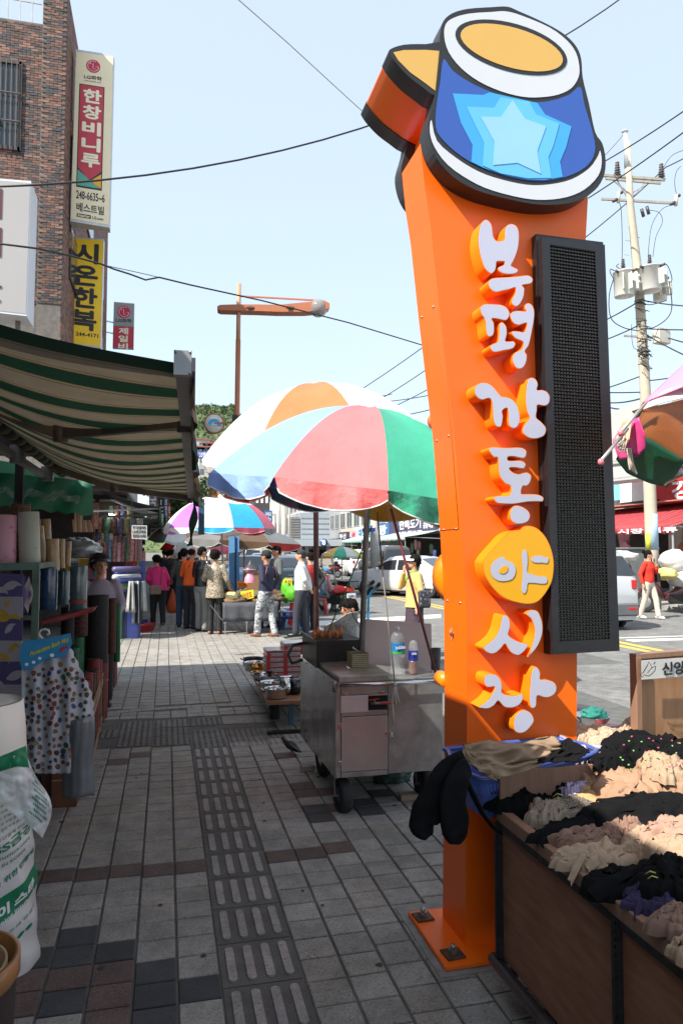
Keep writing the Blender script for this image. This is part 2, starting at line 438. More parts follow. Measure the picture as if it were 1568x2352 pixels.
def tactile(dots):
 mb = MB(g_dot if dots else g_tact); a = .148; mb.box(-a, a, -a, a, -.01, .008); mb.mat(g_bar if not dots else g_dot)
 if dots:
  for i in range(6):
   for j in range(6):
    mb.lathe([(.017,.008),(.015,.012),(.009,.014),(0,.0145)], (-.12+.048*i, -.12+.048*j, 0), 8)
 else:
  for i in range(4):
   x = -.106 + i*.0707; n = 6; L_ = .118; r = .0165
   ring = [(x + r*math.cos(t), L_*s_ - s_*r + r*math.sin(t)) for s_, t0 in ((1, 0), (-1, math.pi)) for t in [t0 + math.pi*k/n for k in range(n+1)]]
   mb.prism([(p[0], p[1], .008) for p in ring], (0, 0, .0055))
 return mb.mesh('tactile_tile')
tb, td = tactile(False), tactile(True)
y = 6.095; x0 = .368
k = 0
while y > 1.6:
 o = bpy.data.objects.new('tactile_tile', tb); COL.objects.link(o); o.parent = pave; o.location = (x0, y-.15, 0); y -= .302
for j, yy in enumerate((6.34, 6.64)):
 for i, xx in enumerate((-.55, -.25, .055, .368, .68, .98)):
  if j == 0 and i in (0,): continue
  o = bpy.data.objects.new('tactile_tile', td); COL.objects.link(o); o.parent = pave; o.location = (xx, yy + (.12 if i < 3 else 0) - i*.03, 0)
for yy in (6.98,):
 for i, xx in enumerate((-.25, .055, .368)):
  o = bpy.data.objects.new('tactile_tile', td); COL.objects.link(o); o.parent = pave; o.location = (xx, yy+.05, 0)
y = 6.5
fm = MB(g_grey)
for xx in (-.75, .68, .98):
 fm.box(xx-.148, xx+.148, 6.98-.1, 7.2, -.01, .009)
fm.build('infill_slab', pave)
for j in range(40):   # guiding strip further along the arcade (worn)
 yy = 16.3 + j*.302
 o = bpy.data.objects.new('tactile_tile', tb); COL.objects.link(o); o.parent = pave; o.location = (.42, yy, .004)
sp = MB(mat('gum', (.03,.028,.027), .8, var=.2))
rr = random.Random(5)
for i in range(90):
 x = rr.uniform(-1, 1.9); yq = rr.uniform(2.0, 9); r = rr.uniform(.006, .016); n = 8
 sp.add([(x+r*rr.uniform(.6,1.2)*math.cos(t), yq+r*rr.uniform(.6,1.2)*math.sin(t), .0150) for t in [2*math.pi*q/n for q in range(n)]], [tuple(range(n))])
sp.build('gum_spots', pave, kind='stuff')
ck = MB(mat('crack_dark', (.05,.048,.045), .95, var=.2))
for k in range(9):
 x, yq, a = rr.uniform(3, 9), rr.uniform(5, 14), rr.uniform(-.4, 1.2); P = []
 for q in range(16):
  P.append((x, yq)); a += rr.uniform(-.5, .5); x += .22*math.cos(a); yq += .22*math.sin(a)
 for (xa, ya), (xb, yb) in zip(P, P[1:]): ck.add([(xa, ya-.006, -.0335), (xb, yb-.006, -.0335), (xb, yb+.007, -.0335), (xa, ya+.007, -.0335)], [(0,1,2,3)])
struct(ck, 'road_cracks')
for k, (x, yq, w, l) in enumerate(((3.6, 6.2, 1.1, 1.9), (5.6, 9.5, .9, 3.2), (3.0, 11.5, .7, 1.2))):
 pm_ = MB(mat('asphalt_patch', (.10,.098,.092), .95, var=.25, vs=8, bump=.3)); pm_.box(x, x+w, yq, yq+l, -.05, -.0338); struct(pm_, 'asphalt_patch')
YF, YB = 2.791, 3.036
orange = mat('orange_paint', S(240,103,6), .34, var=.05, vs=2.2, dirt=.10, spec=.5, bump=.03, bs=4)
black = mat('black_edge', (.018,.018,.018), .45, var=.15)
whitef = mat('white_acrylic', (.44,.45,.54), .3, var=.03, vs=4)
steel_dk = mat('rusty_steel', (.10,.055,.035), .7, .4, var=.5, vs=40, bump=.4, bs=80)
bolt_m = mat('zinc', (.35,.33,.30), .4, .9, var=.3, vs=30)
base = G(1068, 2194)
pyl = thing('market_pylon', 'tall orange pylon with white Korean letters and a black display panel', 'sign', (1.45, 2.9, 0))
L_ = [(1068,2194),(1072,1600),(1070,1387),(1060,1214),(1043,996),(1007,694),(987,508),(975,430),(965,330)]
R_ = [(1335,330),(1349,459),(1344,552),(1335,900),(1324,1509),(1323,1690)]
front = [PY(u, v, YF) for u, v in L_] + [PY(u, v, YF) for u, v in R_]
front.append(Vector((front[-1].x, YF, 0.0))); front[0].z = 0
mb = MB(orange); mb.prism([Vector((p.x, YF, p.z+(.018 if p.z < .01 else 0))) for p in front], (0, YB-YF, 0)); mb.build('column', pyl)
seam = MB(mat('seam', (.25,.07,.01), .6)); riv = MB(bolt_m)
for a, b in [((1060,1214),(1007,694)), ]:
 pa, pb = PY(a[0], a[1], YF), PY(b[0], b[1], YF)
 for q in (.03,):
  seam.tube([Vector((pa.x-.0005, YF+q, pa.z)), Vector((PY(1043,996,YF).x-.0005, YF+q, PY(1043,996,YF).z)), Vector((pb.x-.0005, YF+q, pb.z))], .0016, 5)
seam.bar((front[3].x-.0005, YF+.03, front[3].z), (front[3].x-.0005, YB, front[3].z), .003)
seam.build('panel_seam', pyl)
for (u, v) in [(1043,996),(1060,1214),(1007,694),(1070,1387)]:
 p = PY(u, v, YF)
 for q in (.06, .2): riv.cyl((p.x-.004, YF+q, p.z), (p.x+.002, YF+q, p.z), .005, n=8)
riv.build('rivets', pyl, kind='stuff')
px_ = PX(1040, 1457, 1.187); hm = MB(mat('rust_hole', (.08,.01,.005), .7)); hm.cyl((1.176, px_.y, px_.z), (1.190, px_.y, px_.z), .008, n=12); hm.build('rust_hole', pyl)
hm = MB(mat('chipped_white', (.6,.6,.58), .7)); rr = random.Random(12)
for k in range(26):
 a = rr.uniform(0, 6.28); r = rr.uniform(.009, .02)+(.02 if k % 4 == 0 else 0); yy, zz = px_.y+r*math.cos(a)*.6, px_.z+r*math.sin(a)*1.5; q = rr.uniform(.001, .0035)
 hm.add([(1.1795-(zz-1.0)*.0, yy-q, zz-q), (1.1795, yy+q, zz-q*.3), (1.1795, yy, zz+q*1.5)], [(0,1,2)])
hm.build('paint_chips', pyl, kind='stuff')
mb = MB(orange); mb.rbox(1.04, 1.86, 2.675, 3.11, .016, .034, .003); mb.build('base_plate', pyl)
mb = MB(mat('mortar', (.22,.21,.19), .9, var=.3, vs=15)); mb.box(1.01, 1.9, 2.645, 3.2, -.01, .0155); mb.build('mortar_bed', pyl)
for (x, y) in ((1.085, 3.045), (1.10, 2.745), (1.80, 2.745)):
 w = MB(steel_dk); w.cbox((x, y, .038), .075, .075, .007, .08); wo = w.build('washer', pyl)
 nmb = MB(bolt_m); nmb.tube([(x, y, .042), (x, y, .060)], .019, 6, smooth=False); nmb.cyl((x, y, .058), (x, y, .074), .010, n=12); nmb.build('nut', wo)
def tr(ox, oy, s, pts): return [((ox + x/s)*.574222, (oy + y/s)*.574222) for x, y in pts]
LET = {}
LET[1] = [[(350,280),(365,180),(400,115),(445,90),(490,115),(520,170),(532,250),(545,315),(580,355),(640,355),(675,330),(678,250),(690,185),(730,150),(780,145),(830,175),(857,240),(862,330),(850,440),(820,540),(785,620),(762,665),(800,690),(845,715),(840,750),(790,772),(700,775),(640,760),(600,725),(600,690),(640,670),(672,655),(675,620),(630,615),(580,620),(575,680),(560,730),(520,768),(480,755),(430,700),(390,600),(360,480),(347,380)],
[(470,880),(500,840),(560,820),(700,812),(850,800),(960,788),(1015,810),(1033,855),(1010,890),(950,905),(900,915),(925,950),(925,1020),(905,1090),(870,1150),(830,1180),(785,1165),(765,1125),(780,1070),(810,1010),(812,945),(740,965),(650,985),(570,1002),(520,980),(485,935)],
[(372,1210),(395,1165),(440,1148),(550,1150),(640,1160),(700,1190),(735,1240),(742,1290),(715,1340),(680,1355),(600,1338),(520,1332),(545,1390),(550,1470),(540,1530),(500,1560),(465,1545),(445,1480),(440,1400),(425,1330),(390,1280)],
[(612,1430),(620,1390),(645,1375),(680,1400),(705,1450),(708,1530),(690,1610),(740,1618),(790,1615),(815,1650),(800,1690),(760,1715),(680,1730),(580,1752),(530,1745),(497,1700),(505,1665),(550,1640),(590,1625),(605,1550)],
[(930,1180),(950,1145),(985,1138),(1025,1165),(1050,1230),(1050,1330),(1030,1450),(1005,1580),(980,1670),(935,1740),(958,1790),(955,1860),(925,1930),(880,1962),(830,1955),(790,1900),(775,1850),(785,1790),(820,1750),(880,1725),(905,1690),(912,1630),(870,1605),(810,1575),(760,1510),(790,1488),(860,1492),(920,1500),(945,1460),(955,1390),(900,1400),(850,1415),(790,1390),(752,1320),(748,1280),(780,1245),(850,1232),(945,1240),(935,1215)]]
LET[2] = [[(300,330),(320,290),(360,262),(420,250),(490,270),(550,320),(600,380),(640,425),(700,432),(770,460),(820,510),(855,580),(873,680),(868,750),(835,810),(790,828),(745,805),(725,750),(725,660),(715,580),(680,580),(650,615),(660,680),(650,760),(635,805),(600,812),(560,785),(535,700),(530,600),(518,490),(490,452),(450,455),(400,470),(350,450),(310,400)],
[(960,240),(985,200),(1030,190),(1075,220),(1097,280),(1085,345),(1150,345),(1210,370),(1245,430),(1240,500),(1200,540),(1150,542),(1090,535),(1085,600),(1075,690),(1130,740),(1185,800),(1200,850),(1180,910),(1120,945),(1040,958),(970,940),(915,895),(905,840),(930,780),(990,700),(960,620),(942,500),(945,360)],
[(480,1095),(500,1065),(560,1060),(700,1070),(850,1065),(920,1080),(955,1120),(945,1180),(910,1203),(860,1195),(790,1180),(722,1185),(725,1230),(800,1232),(880,1230),(930,1255),(945,1290),(920,1330),(880,1330),(800,1318),(740,1325),(770,1370),(840,1400),(900,1390),(960,1378),(1005,1410),(1015,1450),(990,1520),(950,1550),(905,1555),(888,1645),(960,1650),(1080,1655),(1150,1680),(1168,1715),(1150,1745),(1080,1745),(960,1750),(800,1775),(680,1775),(590,1765),(545,1720),(550,1690),(600,1670),(740,1660),(755,1555),(690,1520),(630,1450),(605,1370),(600,1280),(592,1195),(550,1190),(510,1150)],
[(745,1890),(760,1840),(800,1800),(850,1795),(920,1820),(980,1870),(1000,1930),(975,1990),(920,2018),(850,2028),(800,2015),(755,1970)]]
LET[3] = [[(530,1050),(545,1000),(575,992),(610,1020),(625,1080),(620,1140),(605,1200),(660,1245),(740,1280),(812,1300),(790,1350),(740,1400),(700,1415),(640,1390),(600,1340),(570,1295),(530,1340),(480,1385),(430,1400),(370,1375),(345,1330),(400,1285),(460,1230),(505,1150)],
[(790,985),(810,955),(860,940),(910,955),(940,1010),(962,1090),(960,1190),(930,1280),(890,1350),(845,1400),(808,1430),(840,1340),(870,1240),(880,1160),(865,1080),(840,1030)],
[(350,1660),(370,1620),(410,1608),(470,1615),(520,1660),(540,1730),(540,1805),(600,1830),(680,1835),(745,1815),(762,1850),(740,1910),(690,1950),(620,1965),(560,1950),(500,1890),(460,1935),(400,1970),(340,1970),(294,1955),(370,1900),(430,1830),(462,1745),(400,1750),(360,1725)],
[(840,1620),(855,1560),(885,1532),(920,1555),(940,1610),(940,1665),(1010,1670),(1080,1695),(1110,1750),(1095,1810),(1040,1850),(980,1855),(910,1835),(900,1890),(895,1945),(860,1970),(830,1940),(822,1850),(832,1730)],
[(660,2120),(670,2060),(710,2010),(770,1985),(830,2010),(865,2060),(870,2110),(830,2170),(780,2215),(720,2230),(675,2205),(658,2160)]]
org = {1: (1800, 850, 3.136), 2: (1800, 1450, 3.136), 3: (1800, 2080, 2.6133)}
YL = YF - .081
orange_l = mat('orange_return', S(244,128,16), .35, var=.04, vs=3)
def chan(poly, facemat, nm='letter'):
 P = smooth_poly(poly, 3); mb = MB(orange_l)
 mb.prism([PY(u, v, YL) for u, v in P], (0, .084, 0), smooth_side=False); o = mb.build(nm, pyl)
 f = MB(facemat); f.prism([PY(u, v, YL-.0005) for u, v in inset(P, 1.5)], (0, -.001, 0)); f.build('letter_face', o); return o
for k in (1, 2, 3):
 for poly in LET[k]: chan(tr(*org[k], poly), whitef)
yelf = mat('yellow_acrylic', S(222,160,6), .25, var=.03)
ball = [(340,470),(350,420),(400,350),(480,260),(560,170),(640,120),(740,98),(760,72),(820,60),(900,85),(980,160),(1040,270),(1075,400),(1080,520),(1060,640),(1010,740),(950,820),(890,865),(800,880),(680,860),(560,815),(470,740),(400,650),(355,560)]
bo = chan(tr(*org[3], ball), yelf, 'yellow_disc')
for poly, m, d in (([(420,520),(440,450),(500,400),(555,385),(575,420),(640,440),(675,490),(680,550),(650,610),(590,635),(500,635),(440,590)], whitef, .0035),
 ([(510,520),(540,490),(580,475),(600,490),(590,540),(550,562),(515,550)], yelf, .006),
 ([(745,360),(775,305),(800,350),(805,450),(800,545),(860,570),(930,590),(990,590),(1010,620),(1000,660),(940,665),(810,655),(800,720),(770,770),(740,730),(750,640),(755,500)], whitef, .0035),
 ([(845,400),(890,372),(950,375),(990,392),(1025,395),(1010,450),(960,445),(880,445),(845,425)], whitef, .0035)):
 f = MB(m); f.prism([PY(u, v, YL-d) for u, v in smooth_poly(tr(*org[3], poly), 2)], (0, -.001, 0)); f.build('letter_stroke', bo)
for (u, v0, v1, nm) in ((1000,1255,1395,'rear_disc'), (989,945,985,'rear_letter'), (1004,1543,1577,'rear_letter')):
 yy = YB + .02; a = PY(u, v0, yy+.03); b = PY(u, v1, yy+.03); r = (a.z-b.z)/2; c = (a+b)/2
 mb = MB(orange_l); mb.cyl((c.x+r-.005, YB-.001, c.z), (c.x+r-.005, YB+.085, c.z), r, n=24); mb.build(nm, pyl)
Z2 = lambda pts: [(775.2 + .5057*x, .5057*y) for x, y in pts]
outl = [(480,95),(520,60),(590,40),(700,32),(770,30),(820,50),(900,85),(980,125),(1040,165),(1085,215),(1105,270),(1112,355),(1140,470),(1168,600),(1200,650),(1215,720),(1210,790),(1180,850),(1130,890),(1060,920),(970,930),(880,925),(780,905),(680,880),(600,850),(520,800),(450,720),(418,640),(410,560),(435,470),(445,400),(462,230),(465,150)]
lobe = [(236,225),(300,203),(400,200),(520,206),(520,440),(438,432),(380,392),(320,345),(270,292),(240,250)]
YP0, YP1, YP2, YP3 = 2.70, 2.80, 3.045, 3.14
em = MB(black)
for P in (outl, lobe):
 Q = smooth_poly(Z2(P), 3)
 y0 = YP0 if P is outl else YP0 + .006
 em.prism([PY(u, v, y0) for u, v in Q], (0, YP1-y0, 0), smooth_side=False)
fr = em.build('emblem_board', pyl)
def at_plane(P, yproj, y): return [Vector((p.x, y, p.z)) for p in [PY(u, v, yproj) for u, v in P]]
em = MB(orange)
Q = smooth_poly(inset(Z2(lobe), 2.0), 3); em.prism(at_plane(Q, YP0, YP1+.0005), (0, YP2-YP1-.001, 0), True)
shr = [(480,110),(600,60),(770,50),(900,100),(1040,190),(1090,300),(1100,400),(1150,600),(1180,760),(1100,860),(900,900),(700,850),(560,790),(470,700),(440,600),(450,480),(470,300)]
Q = smooth_poly(inset(Z2(shr), 14.0), 2); em.prism(at_plane(Q, YP0, YP1+.0005), (0, YP2-YP1-.001, 0), True)
em.build('emblem_core', pyl)
em = MB(black)
for P in (outl, lobe):
 Q = smooth_poly(Z2(P), 3); y0 = YP3 if P is outl else YP3-.006
 em.prism(at_plane(Q, YP0, YP2), (0, y0-YP2, 0), False)
em.build('emblem_back_board', pyl)
layers = [('white_band', [(490,110),(530,80),(600,62),(700,55),(760,52),(830,70),(960,125),(1040,185),(1080,240),(1095,300),(1092,350),(1060,400),(1000,430),(920,442),(840,440),(740,415),(640,370),(560,310),(505,240),(484,170)], mat('emblem_white', (.56,.58,.60), .35, var=.02), 1),
 ('white_band', [(425,545),(450,640),(540,720),(640,780),(740,815),(860,840),(960,838),(1060,815),(1140,765),(1180,710),(1190,685),(1197,740),(1180,800),(1120,860),(1040,895),(940,908),(840,900),(700,865),(600,820),(500,750),(440,670),(418,600)], mat('emblem_white', (0,0,0)), 1),
 ('blue_panel', [(480,268),(520,320),(600,375),(700,420),(800,450),(900,465),(980,455),(1050,430),(1100,395),(1120,480),(1150,580),(1168,670),(1150,730),(1100,775),(1020,808),(940,822),(860,820),(760,800),(660,765),(560,710),(480,640),(445,580),(448,480),(465,370)], mat('emblem_blue', S(50,86,162), .35, var=.02), 1),
 ('star', [(522,425),(660,432),(688,420),(905,468),(940,520),(1060,575),(1035,670),(1008,735),(1020,803),(940,818),(860,816),(760,796),(660,762),(606,735),(612,660),(560,560)], mat('emblem_cyan', S(62,156,216), .35, var=.02), 2),
 ('star', [(585,485),(710,490),(738,442),(868,462),(900,520),(1005,562),(978,660),(955,715),(970,808),(860,810),(740,788),(658,752),(665,650),(620,560)], mat('emblem_cyan2', S(95,178,228), .35, var=.02), 3),
 ('star', [(648,530),(740,532),(792,455),(850,540),(945,575),(905,685),(922,790),(815,740),(705,750),(712,645)], mat('emblem_pale', S(140,190,222), .35, var=.02), 4)]
for nm, P, m, lv in layers:
 f = MB(m); Q = Z2(P) if nm == 'star' else smooth_poly(Z2(P), 3)
 f.prism([PY(u, v, YP0-.002*lv) for u, v in Q], (0, -.001, 0)); f.build(nm, fr)
def ellp(cx, cy, rx, ry, a, n=40): return [(cx + rx*math.cos(t)*math.cos(a) - ry*math.sin(t)*math.sin(a), cy + rx*math.cos(t)*math.sin(a) + ry*math.sin(t)*math.cos(a)) for t in [2*math.pi*k/n for k in range(n)]]
tan_ = mat('emblem_tan', S(205,162,84), .35, var=.02)
for nm, P, m, lv in (('lid_ring', ellp(787, 215, 262, 108, .28), black, 2), ('lid', ellp(789, 216, 240, 90, .28), tan_, 3), ('lobe_panel', [(252,238),(300,228),(400,227),(462,232),(445,415),(400,380),(330,330),(275,275)], tan_, .5)):
 f = MB(m); y0 = YP0 if nm != 'lobe_panel' else YP0+.006
 Q = Z2(P) if nm != 'lobe_panel' else smooth_poly(Z2(P), 2)
 if nm == 'lobe_panel': Q = Z2(P)
 f.prism([PY(u, v, y0-.002*lv) for u, v in Q], (0, -.001, 0)); f.build(nm, fr)
bz = mat('bezel', (.014,.014,.016), .38, var=.2, bump=.1, bs=30)
Yd = YF - .075
def quadY(y, c): return [PY(u, v, y) for u, v in c]
mb = MB(bz); back = [(1230,537),(1384,556),(1418,1495),(1259,1503)]
mb.prism([Vector((p.x, YF-.04, p.z)) for p in quadY(YF-.04, back)], (0, .0395, 0)); disp = mb.build('display_case', pyl)
o4 = quadY(Yd, [(1243,544),(1388,562),(1422,1495),(1269,1503)]); i4 = quadY(Yd, [(1262,561),(1366,577),(1400,1468),(1284,1474)])
mb = MB(bz)
for a in range(4):
 b = (a+1) % 4; mb.prism([o4[a], o4[b], i4[b], i4[a]], (0, .0345, 0))
mb.build('display_bezel', disp)
mb = MB(mat('display_dark', (.010,.011,.011), .6)); mb.prism([p + Vector((0, .012, 0)) for p in i4], (0, .02, 0)); mb.build('display_screen', disp)
nr, nc = 116, 16
lv_ = MB(mat('louvre', (.013,.014,.014), .5)); dm = MB(mat('led_lens', (.42,.38,.30), .25, var=.3, vs=60))
tl, t_r, br, bl = i4
for r in range(nr):
 t = (r+.5)/nr; a = tl.lerp(bl, t); b = t_r.lerp(br, t); dz = (tl.z-bl.z)/nr
 lv_.bar(a + Vector((0, .006, dz*.38)), b + Vector((0, .006, dz*.38)), .009, dz*.22)
 for c in range(nc):
  for e in (-.2, .12):
   p = a.lerp(b, (c+.5+e)/nc) + Vector((0, .0115, -dz*.12)); s_ = .0023
   dm.add([p+Vector((-s_,0,-s_)), p+Vector((s_,0,-s_)), p+Vector((s_,0,s_)), p+Vector((-s_,0,s_)), p+Vector((0,-s_*1.2,0))], [(0,1,4),(1,2,4),(2,3,4),(3,0,4)])
for c in range(1, nc):
 lv_.bar(tl.lerp(t_r, c/nc) + Vector((0, .008, 0)), bl.lerp(br, c/nc) + Vector((0, .008, 0)), .0022, .004)
lv_.build('louvres', disp, kind='stuff'); dm.build('lamps', disp, kind='stuff')
brk = [mat('brick_a', (.155,.080,.060), .85, var=.3, vs=14, bump=.2, bs=60, rnd=.25), mat('brick_b', (.10,.065,.055), .85, var=.3, vs=14, rnd=.25), mat('brick_c', (.055,.05,.052), .8, var=.3, vs=14, rnd=.25), mat('brick_d', (.20,.115,.085), .85, var=.3, vs=14, rnd=.25)]
mortar = mat('wall_mortar', (.16,.145,.13), .95, var=.25, vs=8)
brickpat = pattern('brick_far', [(.0, (.20,.085,.055)), (.3, (.12,.065,.05)), (.5, (.055,.05,.052)), (.7, (.16,.085,.06)), (.85, (.27,.13,.085))], 'vorc', 1, .9, sc3=(5, 4.5, 15))
bb = thing('brick_building', 'tall mottled dark red brick building with roof railing behind the striped awning', 'building', (-4, 24, 0))
FX, FY = PY(155, 75, 20.0).x, 20.0
mb = MB(mortar); mb.box(-8.5, FX-.62, FY+.02, 34, 0, 15.55); mb.box(FX-.60, FX-.02, FY-.08, 34, 0, 16.6)
mb.build('wall_core', bb)
mb = MB(brickpat); mb.box(FX-.02, FX, FY-.08, 34, 0, 16.6); mb.build('side_facade', bb)
pool = []
z = 8.0; row = 0
while z < 16.55:
 x = FX - (.1 if row % 2 else 0)
 xl = -5.8
 while x > xl:
  x1 = x; x0 = x - .19
  inpil = x0 > FX - .66
  if z > 15.5 and not inpil: x -= .2; continue
  win = (-5.2 < (x0+x1)/2 < FX-1.12 and 12.05 < z < 14.35)
  if not win:
   yf = FY - .10 if inpil else FY - .002
   pool.append((x0, x1, yf, z))
  x -= .2
 z += .067; row += 1
random.shuffle(pool)
pool.sort(key=lambda q: -(q[0] > FX-1.6) )
brick_me = []
for m in brk:
 for k in range(2):
  b = MB(m); b.rbox(0, .19, 0, .04, 0, .057, .003); brick_me.append(b.mesh('brick'))
stf = MB()
for i, (x0, x1, yf, z) in enumerate(pool):
 dy = random.uniform(-.006, .006); w = random.choices([0, 1, 2, 3], [3, 3, 3.2, 1.4])[0]
 if i < 300:
  o = bpy.data.objects.new('brick', brick_me[w*2 + i % 2]); COL.objects.link(o); o.parent = bb
  o.matrix_parent_inverse = WM[bb.name].inverted(); o.location = (x0, yf+dy, z)
 else:
  stf.mat(brk[w]); stf.box(x0, x1, yf+dy, yf+dy+.04, z, z+.057)
stf.build('bricks', bb, kind='stuff')
wf = MB(mat('window_frame_dark', (.04,.03,.028), .5)); wf.box(-5.2, FX-1.1, FY-.05, FY+.1, 12.0, 12.1); wf.box(-5.2, FX-1.1, FY-.05, FY+.1, 14.32, 14.4); wf.box(FX-1.16, FX-1.08, FY-.05, FY+.1, 12, 14.4)
wo = wf.build('window', bb)
gl = MB(mat('dark_glass', (.05,.06,.07), .12, var=.1)); gl.box(-5.2, FX-1.1, FY-.0, FY+.012, 12.1, 14.32); gl.build('pane', wo)
for k in range(9):
 b = MB(mat('bar_metal', (.13,.11,.10), .5, .5)); x = FX-1.2-.13*k; b.bar((x, FY-.09, 12.0), (x, FY-.09, 14.38), .018); b.build('window_bar', wo)
for zz in (12.75, 13.5):
 b = MB(mat('bar_metal', (0,0,0))); b.bar((-5.2, FY-.1, zz), (FX-1.1, FY-.1, zz), .03, .02); b.build('cross_bar', wo)
for k, (ya, zz) in enumerate(((21.2, 9.2), (21.2, 12.2), (25.5, 9.2), (25.5, 12.4), (25.5, 6.2), (30, 9), (30, 12))):
 w = MB(mat('window_frame_dark', (0,0,0))); w.box(FX-.01, FX+.05, ya, ya+1.7, zz, zz+1.5); w_ = w.build('window', bb)
 w = MB(mat('dark_glass', (0,0,0))); w.box(FX+.05, FX+.056, ya+.08, ya+1.62, zz+.08, zz+1.42); w.build('pane', w_)
rl = MB(mat('galvanised', (.42,.42,.42), .5, .6, var=.2)); rl.bar((-8, FY+.1, 16.45), (FX-.66, FY+.1, 16.35), .05); rl.bar((-8, FY+.1, 16.25), (FX-.66, FY+.1, 16.15), .03)
for k in range(18): rl.bar((FX-.9-.3*k, FY+.1, 15.55), (FX-.9-.3*k, FY+.1, 16.2), .035)
rl.build('roof_railing', bb)
pv = MB(mat('galvanised', (0,0,0))); pv.cyl((FX-.3, FY+.3, 16.6), (FX-.3, FY+.3, 16.85), .05); pv.ell((FX-.3, FY+.3, 16.88), .09, .09, .05); pv.build('vent_pipe', bb)
cream = mat('sign_cream', S(240,226,190), .5, var=.03, vs=2); frame_al = mat('sign_frame', (.55,.55,.55), .45, .3)
def q4(c, y): return [PY(u, v, y) for u, v in c]
def signbox(name, label, corners, y, depth, m, mf=frame_al, cat='sign', mount=None, ins=.03):
 p = q4(corners, y); c = sum(p, Vector())/4
 t = thing(name, label, cat, (c.x, y, min(q.z for q in p)))
 b = MB(mf); b.prism(p, (0, depth, 0)); b.build('cabinet', t)
 q = [a.lerp(c, ins) for a in p]
 b = MB(m); b.prism([a - Vector((0, .004, 0)) for a in q], (0, -.004, 0)); b.build('panel', t)
 if mount:
  b = MB(mat('rusty_bracket', (.25,.15,.09), .8, var=.5, vs=12))
  for zz in mount: b.box(FX-.3, min(q.x for q in p)+.06, y+.05, y+depth-.05, zz-.22, zz+.22); b.build('bracket', t); b = MB(MATS['rusty_bracket'])
 return t
def bil(c, a, b):   # point in image quad (a across, b down)
 (x0, y0), (x1, y1), (x2, y2), (x3, y3) = c
 u = (x0*(1-a)+x1*a)*(1-b) + (x3*(1-a)+x2*a)*b; v = (y0*(1-a)+y1*a)*(1-b) + (y3*(1-a)+y2*a)*b; return u, v
def qt(body, c, a0, a1, b0, b1, y, m, par, bold=.03, ext=.012, fit=True, sp=1.0):
 o = PY(*bil(c, a0, b1), y); px = PY(*bil(c, a1, b1), y); pz = PY(*bil(c, a0, b0), y)
 return text(body, o, px-o, pz-o, (px-o).length, (pz-o).length, m, par, bold, ext, fit=fit, sp=sp)
def qp(c, pts, y, m, par, name, d=.01):
 b = MB(m); b.prism([PY(*bil(c, a, q), y-d) for a, q in pts], (0, -.002, 0)); return b.build(name, par)
c1 = [(175,113),(262,126),(252,523),(162,508)]
s1 = signbox('vertical_shop_sign', 'tall cream vertical sign with a red letter panel projecting from the brick building', c1, 21, .35, cream, mount=(13.4, 10.2))
ink = mat('sign_ink', (.03,.03,.035), .6, var=0); red = mat('sign_red', S(196,60,76), .5, var=.03); cre2 = mat('sign_cream_letter', S(245,235,205), .5, var=0)
tealm = mat('sign_teal', S(95,172,150), .5, var=0); orm = mat('sign_orange', S(236,170,50), .5, var=0)
qp(c1, [(.12,.195),(.78,.195),(.78,.795),(.12,.795)], 21, ink, s1, 'border', .009)
qp(c1, [(.145,.20),(.755,.20),(.755,.685),(.45,.745),(.145,.68)], 21, red, s1, 'red_field', .012)
qp(c1, [(.145,.692),(.72,.785),(.145,.785)], 21, tealm, s1, 'triangle', .012); qp(c1, [(.755,.70),(.755,.785),(.47,.75)], 21, orm, s1, 'triangle', .012)
for i, ch in enumerate('한창비니루'): qt(ch, c1, .24, .70, .222+.093*i, .298+.093*i, 21, cre2, s1, .045, .016)
def lg_logo(c, a, b, r, y, par, asp):
 cc = PY(*bil(c, a, b), y); R_ = r
 m1 = MB(mat('logo_red', S(200,40,75), .5, var=0)); m1.prism([cc + Vector((R_*math.cos(t), -.013, R_*math.sin(t))) for t in [2*math.pi*k/28 for k in range(28)]], (0, -.002, 0)); m1.build('logo_disc', par)
 w = MB(mat('logo_white', (.8,.75,.7), .5, var=0)); pts = [cc + Vector((R_*.78*math.cos(t), -.018, R_*.78*math.sin(t))) for t in [math.pi*.35 + (math.pi*1.62)*k/20 for k in range(21)]]
 w.tube(pts, R_*.05, 4); w.tube([pts[-1], cc + Vector((R_*.3, -.018, -.02*R_))], R_*.05, 4)
 w.tube([cc + Vector((-.05*R_, -.018, .45*R_)), cc + Vector((-.05*R_, -.018, -.4*R_)), cc + Vector((.3*R_, -.018, -.4*R_))], R_*.05, 4)
 w.ell(cc + Vector((-.4*R_, -.018, .35*R_)), .1*R_, .01, .1*R_); w.build('logo_mark', par)
lg_logo(c1, .47, .085, .19, 21, s1, 1)
qt('LG화학', c1, .24, .70, .14, .163, 21, ink, s1, .03); qt('www.lgchem.co.kr', c1, .24, .70, .168, .18, 21, ink, s1, .0)
qt('248-6635~6', c1, .13, .86, .815, .862, 21, ink, s1, .02); qt('베스트빌', c1, .15, .85, .885, .935, 21, ink, s1, .02)
qp(c1, [(.16,.947),(.52,.947),(.52,.968),(.16,.968)], 21, ink, s1, 'label_box'); qt('interior', c1, .19, .50, .95, .966, 21, cre2, s1, .03, .016); qt('LG.com', c1, .56, .84, .95, .967, 21, ink, s1, .02)
c2 = [(161,543),(239,549),(232,800),(151,790)]
yl_ = mat('sign_yellow', S(250,205,35), .5, var=.04, vs=3)
s2 = signbox('yellow_shop_sign', 'yellow vertical sign with big black Korean letters below the cream sign', c2, 22.6, .3, yl_, mount=(7.2,))
for i, ch in enumerate('시온한복'): qt(ch, c2, .16, .84, .055+.205*i, .235+.205*i, 22.6, ink, s2, .045)
